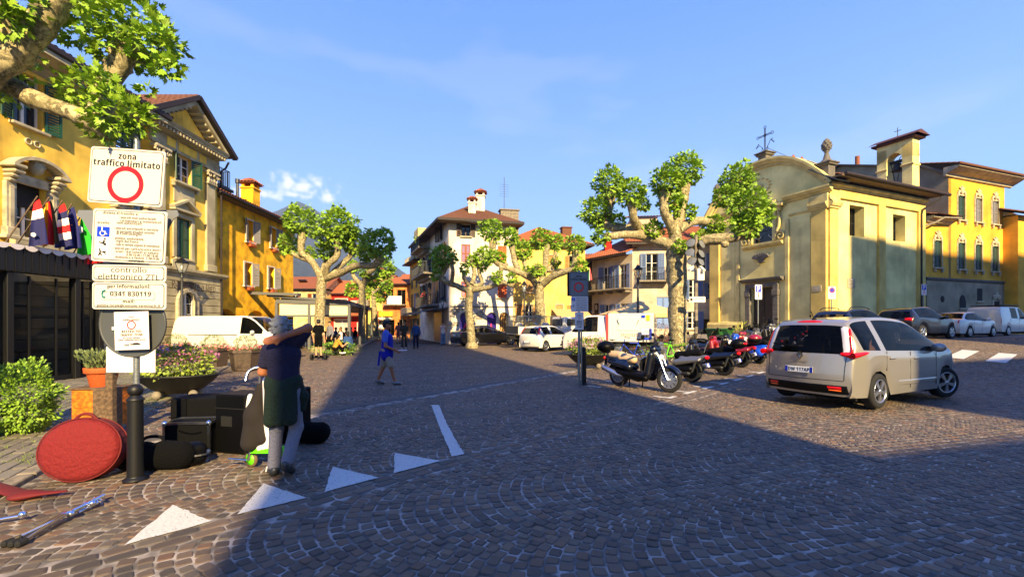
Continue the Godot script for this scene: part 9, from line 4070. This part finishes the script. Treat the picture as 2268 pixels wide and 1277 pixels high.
func make_people() -> void:
	for m in [["skin_tan",Color(0.62,0.38,0.25)],["hair_grey",Color(0.55,0.56,0.57)],["hair_blond",Color(0.52,0.38,0.22)],["navy_cloth",Color(0.07,0.06,0.22)],["green_cloth",Color(0.035,0.14,0.085)],["grey_cloth",Color(0.50,0.50,0.56)],["blue_shirt",Color(0.30,0.42,0.82)],["apron_blue",Color(0.02,0.08,0.66)],["beige_cloth",Color(0.66,0.60,0.54)],["olive_cloth",Color(0.24,0.23,0.17)],["pink_cloth",Color(0.62,0.36,0.32)],["jeans",Color(0.16,0.30,0.52)],["floral",Color(0.52,0.66,0.80)],["yellow_cloth",Color(0.80,0.58,0.20)]]:
		mat(m[0],m[1],0.9 if m[0] != "skin_tan" else 0.6,0,"" if m[0].begins_with("skin") else "fine",4.0,0.0 if m[0].begins_with("skin") else 0.3)
	for m in ["navy_cloth","green_cloth","grey_cloth"]:
		M[m].heightmap_texture = TX["soft"]
		M[m].heightmap_scale = 2.5
	M["floral"].albedo_texture = TX["patch"]
	M["floral"].uv1_scale = V(3,3,3)
	# the man in the foreground, hand behind his head
	var o := person("grey curly haired man in navy T-shirt seen from behind, hand behind his head",V(-2.42,0,-4.78),0.12,{"h": 1.69,"cell": 0.0135,"top": "navy_cloth","hem": 0.10,"legs": "grey_cloth","hair": "hair_grey","curls": 1,"skin": "skin_tan","shoe": "iron_grey",
		"lean": V(0.0,-0.02,0.0),"head": V(-0.03,-0.02,0.0),"rs": V(-0.01,0.06,0.0),"ls": V(0.0,-0.03,-0.02),
		"ra": [V(0.27,0.30,0.06),V(0.04,0.21,0.15)],"la": [V(-0.25,-0.18,-0.08),V(-0.12,-0.30,-0.30)],"palm": V(0,0,1),"curl": V(-0.02,0.0,-0.02),
		"feet": [[V(-0.085,0.92,0),V(-0.085,0.50,-0.03),V(-0.10,0.085,0.0),V(-0.17,0.035,-0.12)],[V(0.085,0.92,0),V(0.11,0.50,-0.06),V(0.07,0.16,0.10),V(0.085,0.045,0.0)]]})
	var k := 1.69 / 1.72
	var xf := Transform3D(Basis.from_scale(V(k,k,k)),Vector3.ZERO)
	part(o,"tied_jacket",body_field([[V(-0.07,1.0,0.0),V(0.07,1.0,0.0),0.125,0.125],[V(-0.085,0.96,0.05),V(-0.10,0.60,0.07),0.085,0.075],[V(0.07,0.96,0.05),V(0.09,0.62,0.07),0.085,0.075],[V(0.0,0.94,0.07),V(0.0,0.60,0.09),0.08,0.06],[V(-0.04,0.9,0.13),V(-0.05,0.66,0.13),0.022,0.02],[V(0.05,0.9,0.13),V(0.045,0.64,0.14),0.02,0.022],[V(0.12,1.0,-0.06),V(0.20,0.84,-0.03),0.04,0.05],[V(0.20,0.84,-0.03),V(0.19,0.70,-0.03),0.045,0.03]],0.0125,0.03),M["green_cloth"],xf)
	var g := G.new()
	for s in 3:
		g.bar(V(-0.185,0.085 - s * 0.01,-0.045 - s * 0.03),V(-0.20,0.03,-0.05 - s * 0.03),0.012,0.012)
	part(o,"shoe_stripes",g,M["paper"],xf)
	# waiter
	o = person("waiter in light blue shirt and blue apron walking with a white tray",GP(855,851),-1.45,{"h": 1.66,"cell": 0.02,"step": 0.24,"top": "blue_shirt","legs": "beige_cloth","cut": 0,"skin": "skin_tan","hair": "hair_dark","shoe": "grey_paint","la": [V(-0.24,-0.24,-0.02),V(-0.12,-0.36,-0.26)],"ra": [V(0.24,-0.24,-0.02),V(0.12,-0.36,-0.26)]})
	part(o,"apron",body_field([[V(-0.03,1.22,-0.03),V(-0.03,0.80,-0.02),0.138,0.155],[V(0.03,1.22,-0.03),V(0.03,0.76,-0.02),0.138,0.152]],0.02,0.05),M["apron_blue"])
	g = G.new()
	g.box(V(0,0.90,-0.40),V(0.22,0.015,0.28),0.004)
	part(o,"tray",g,M["paper"])
	g = G.new()
	g.bar(V(0,0.88,0.16),V(0,0.50,0.20),0.05,0.02)
	part(o,"apron_string",g,M["apron_blue"])
	# hoverboard rider
	var at := GP(705,797)
	o = person("man in black T-shirt and shorts riding a hoverboard, seen from behind",at + V(0,0.12,0),0.0,{"h": 1.66,"step": 0.0,"top": "black_cloth","legs": "black_cloth","cut": 0,"shoe": "black_matte","feet": [[V(-0.09,0.92,0),V(-0.10,0.5,0),V(-0.11,0.085,0),V(-0.13,0.035,-0.15)],[V(0.09,0.92,0),V(0.10,0.5,0),V(0.12,0.085,0),V(0.14,0.035,-0.15)]]})
	o = thing("hoverboard","two-wheeled hoverboard under the man in black","hoverboard",at)
	g = G.new()
	g.box(V(0,0.11,-0.03),V(0.5,0.05,0.2),0.02)
	part(o,"deck",g,M["black_plastic"])
	for s in [-0.31,0.31]:
		wheel(o,V(s,0.13,-0.03),0.13,0.09,signf(s),5,0.0,"black_plastic")
	# walkers in the street
	person("woman in a dark olive jumpsuit walking towards the viewer",GP(895,772),PI,{"top": "olive_cloth","legs": "olive_cloth","hair": "hair_blond","long": 0.12,"shoe": "paper","hemr": 0.09,"cell": 0.032})
	person("man in blue jacket, white shirt and dark trousers walking towards the viewer",GP(921,772),PI,{"top": "jeans","sleeve": 2,"legs": "navy_cloth","hair": "hair_blond","cell": 0.032,"topname": "jacket"})
	person("person in pink with a dark backpack walking away down the street",GP(882,760),0.1,{"top": "pink_cloth","legs": "pink_cloth","cut": 0,"cell": 0.034,"long": 0.1})
	person("woman in white top and pale floral trousers taking a photograph",GP(981,764),PI + 0.2,{"top": "flag_white","sleeve": 0,"legs": "floral","long": 0.2,"hemr": 0.1,"cell": 0.032,"step": 0.04,"la": [V(-0.22,-0.16,-0.1),V(-0.05,0.1,-0.24)],"ra": [V(0.22,-0.16,-0.1),V(0.05,0.1,-0.24)]})
	person("dark clothed person with a bag beside the woman taking a photograph",GP(992,757),PI - 0.4,{"top": "black_cloth","sleeve": 2,"legs": "black_cloth","cell": 0.034,"step": 0.05})
	person("person in a white shirt far down the street by the leaning tree",V(-14.2,0,-49),0.4,{"top": "flag_white","legs": "grey_cloth","cell": 0.036})
	# crouching and seated
	person("person in black and mustard sitting on the kerb beside the hoverboard rider",V(-8.9,0.1,-22.6),-0.9,{"sit": 0.22,"knee": 0.28,"foot": -0.34,"top": "yellow_cloth","legs": "black_cloth","lean": V(0,-0.05,-0.2),"hair": "hair_dark","long": 0.1,"shoe": "paper","cell": 0.03,"la": [V(-0.2,-0.2,-0.2),V(-0.05,-0.1,-0.4)],"ra": [V(0.2,-0.2,-0.2),V(0.05,-0.1,-0.4)]})
	person("woman in blue jeans and denim shirt sitting on a low stool facing left",V(-8.4,0,-23.3),0.9,{"sit": 0.45,"top": "jeans","legs": "jeans","lean": V(0,-0.05,-0.2),"sleeve": 2,"long": 0.12,"cell": 0.03})
	var st := thing("stool","low stool under the woman in jeans","stool",V(-8.4,0,-23.3))
	g = G.new()
	g.box(V(0,0.31,0.03),V(0.34,0.04,0.34),0.01)
	part(st,"seat",g,M["wood_dark"])
	for q in 4:
		g = G.new()
		g.rod(V([-0.13,0.13,-0.13,0.13][q],0,[-0.1,-0.1,0.16,0.16][q]),V([-0.13,0.13,-0.13,0.13][q],0.3,[-0.1,-0.1,0.16,0.16][q]),0.015)
		part(st,"leg",g,M["wood_dark"])
	person("standing person in a grey hooded top under the near end of the pergola",V(-10.9,0,-27.0),2.6,{"top": "grey_cloth","sleeve": 2,"legs": "black_cloth","cell": 0.034,"step": 0.03})
	var B := Vector2(-10.1,28.0)
	var C := Vector2(-14.6,47.0)
	var says := ["diner in a dark jumper at the first kerbside table","diner in white at the first kerbside table","diner in a red top at the second kerbside table","diner in dark clothes at the second kerbside table","diner in pale blue at the third kerbside table","diner in beige at the third kerbside table","diner in white at the fourth kerbside table","diner in black at the fourth kerbside table"]
	for i in 8:
		var c := B.lerp(C,0.06 + (i / 2) * 0.15) + Vector2(-1.3,0)
		var q := (i % 2) * 2 - 1
		person(says[i],V(c.x + q * 0.6,0,-c.y),PI / 2 * q,{"sit": 0.52,"top": ["black_cloth","flag_white","flag_red","navy_cloth","blue_shirt","beige_cloth","flag_white","black_cloth"][i],"legs": ["black_cloth","jeans"][i % 2],"cell": 0.036,"sleeve": 2,"hair": ["hair_dark","hair_blond","hair_grey"][i % 3],"la": [V(-0.22,-0.22,-0.1),V(-0.15,-0.25,-0.35)],"ra": [V(0.22,-0.22,-0.1),V(0.15,-0.25,-0.35)]})
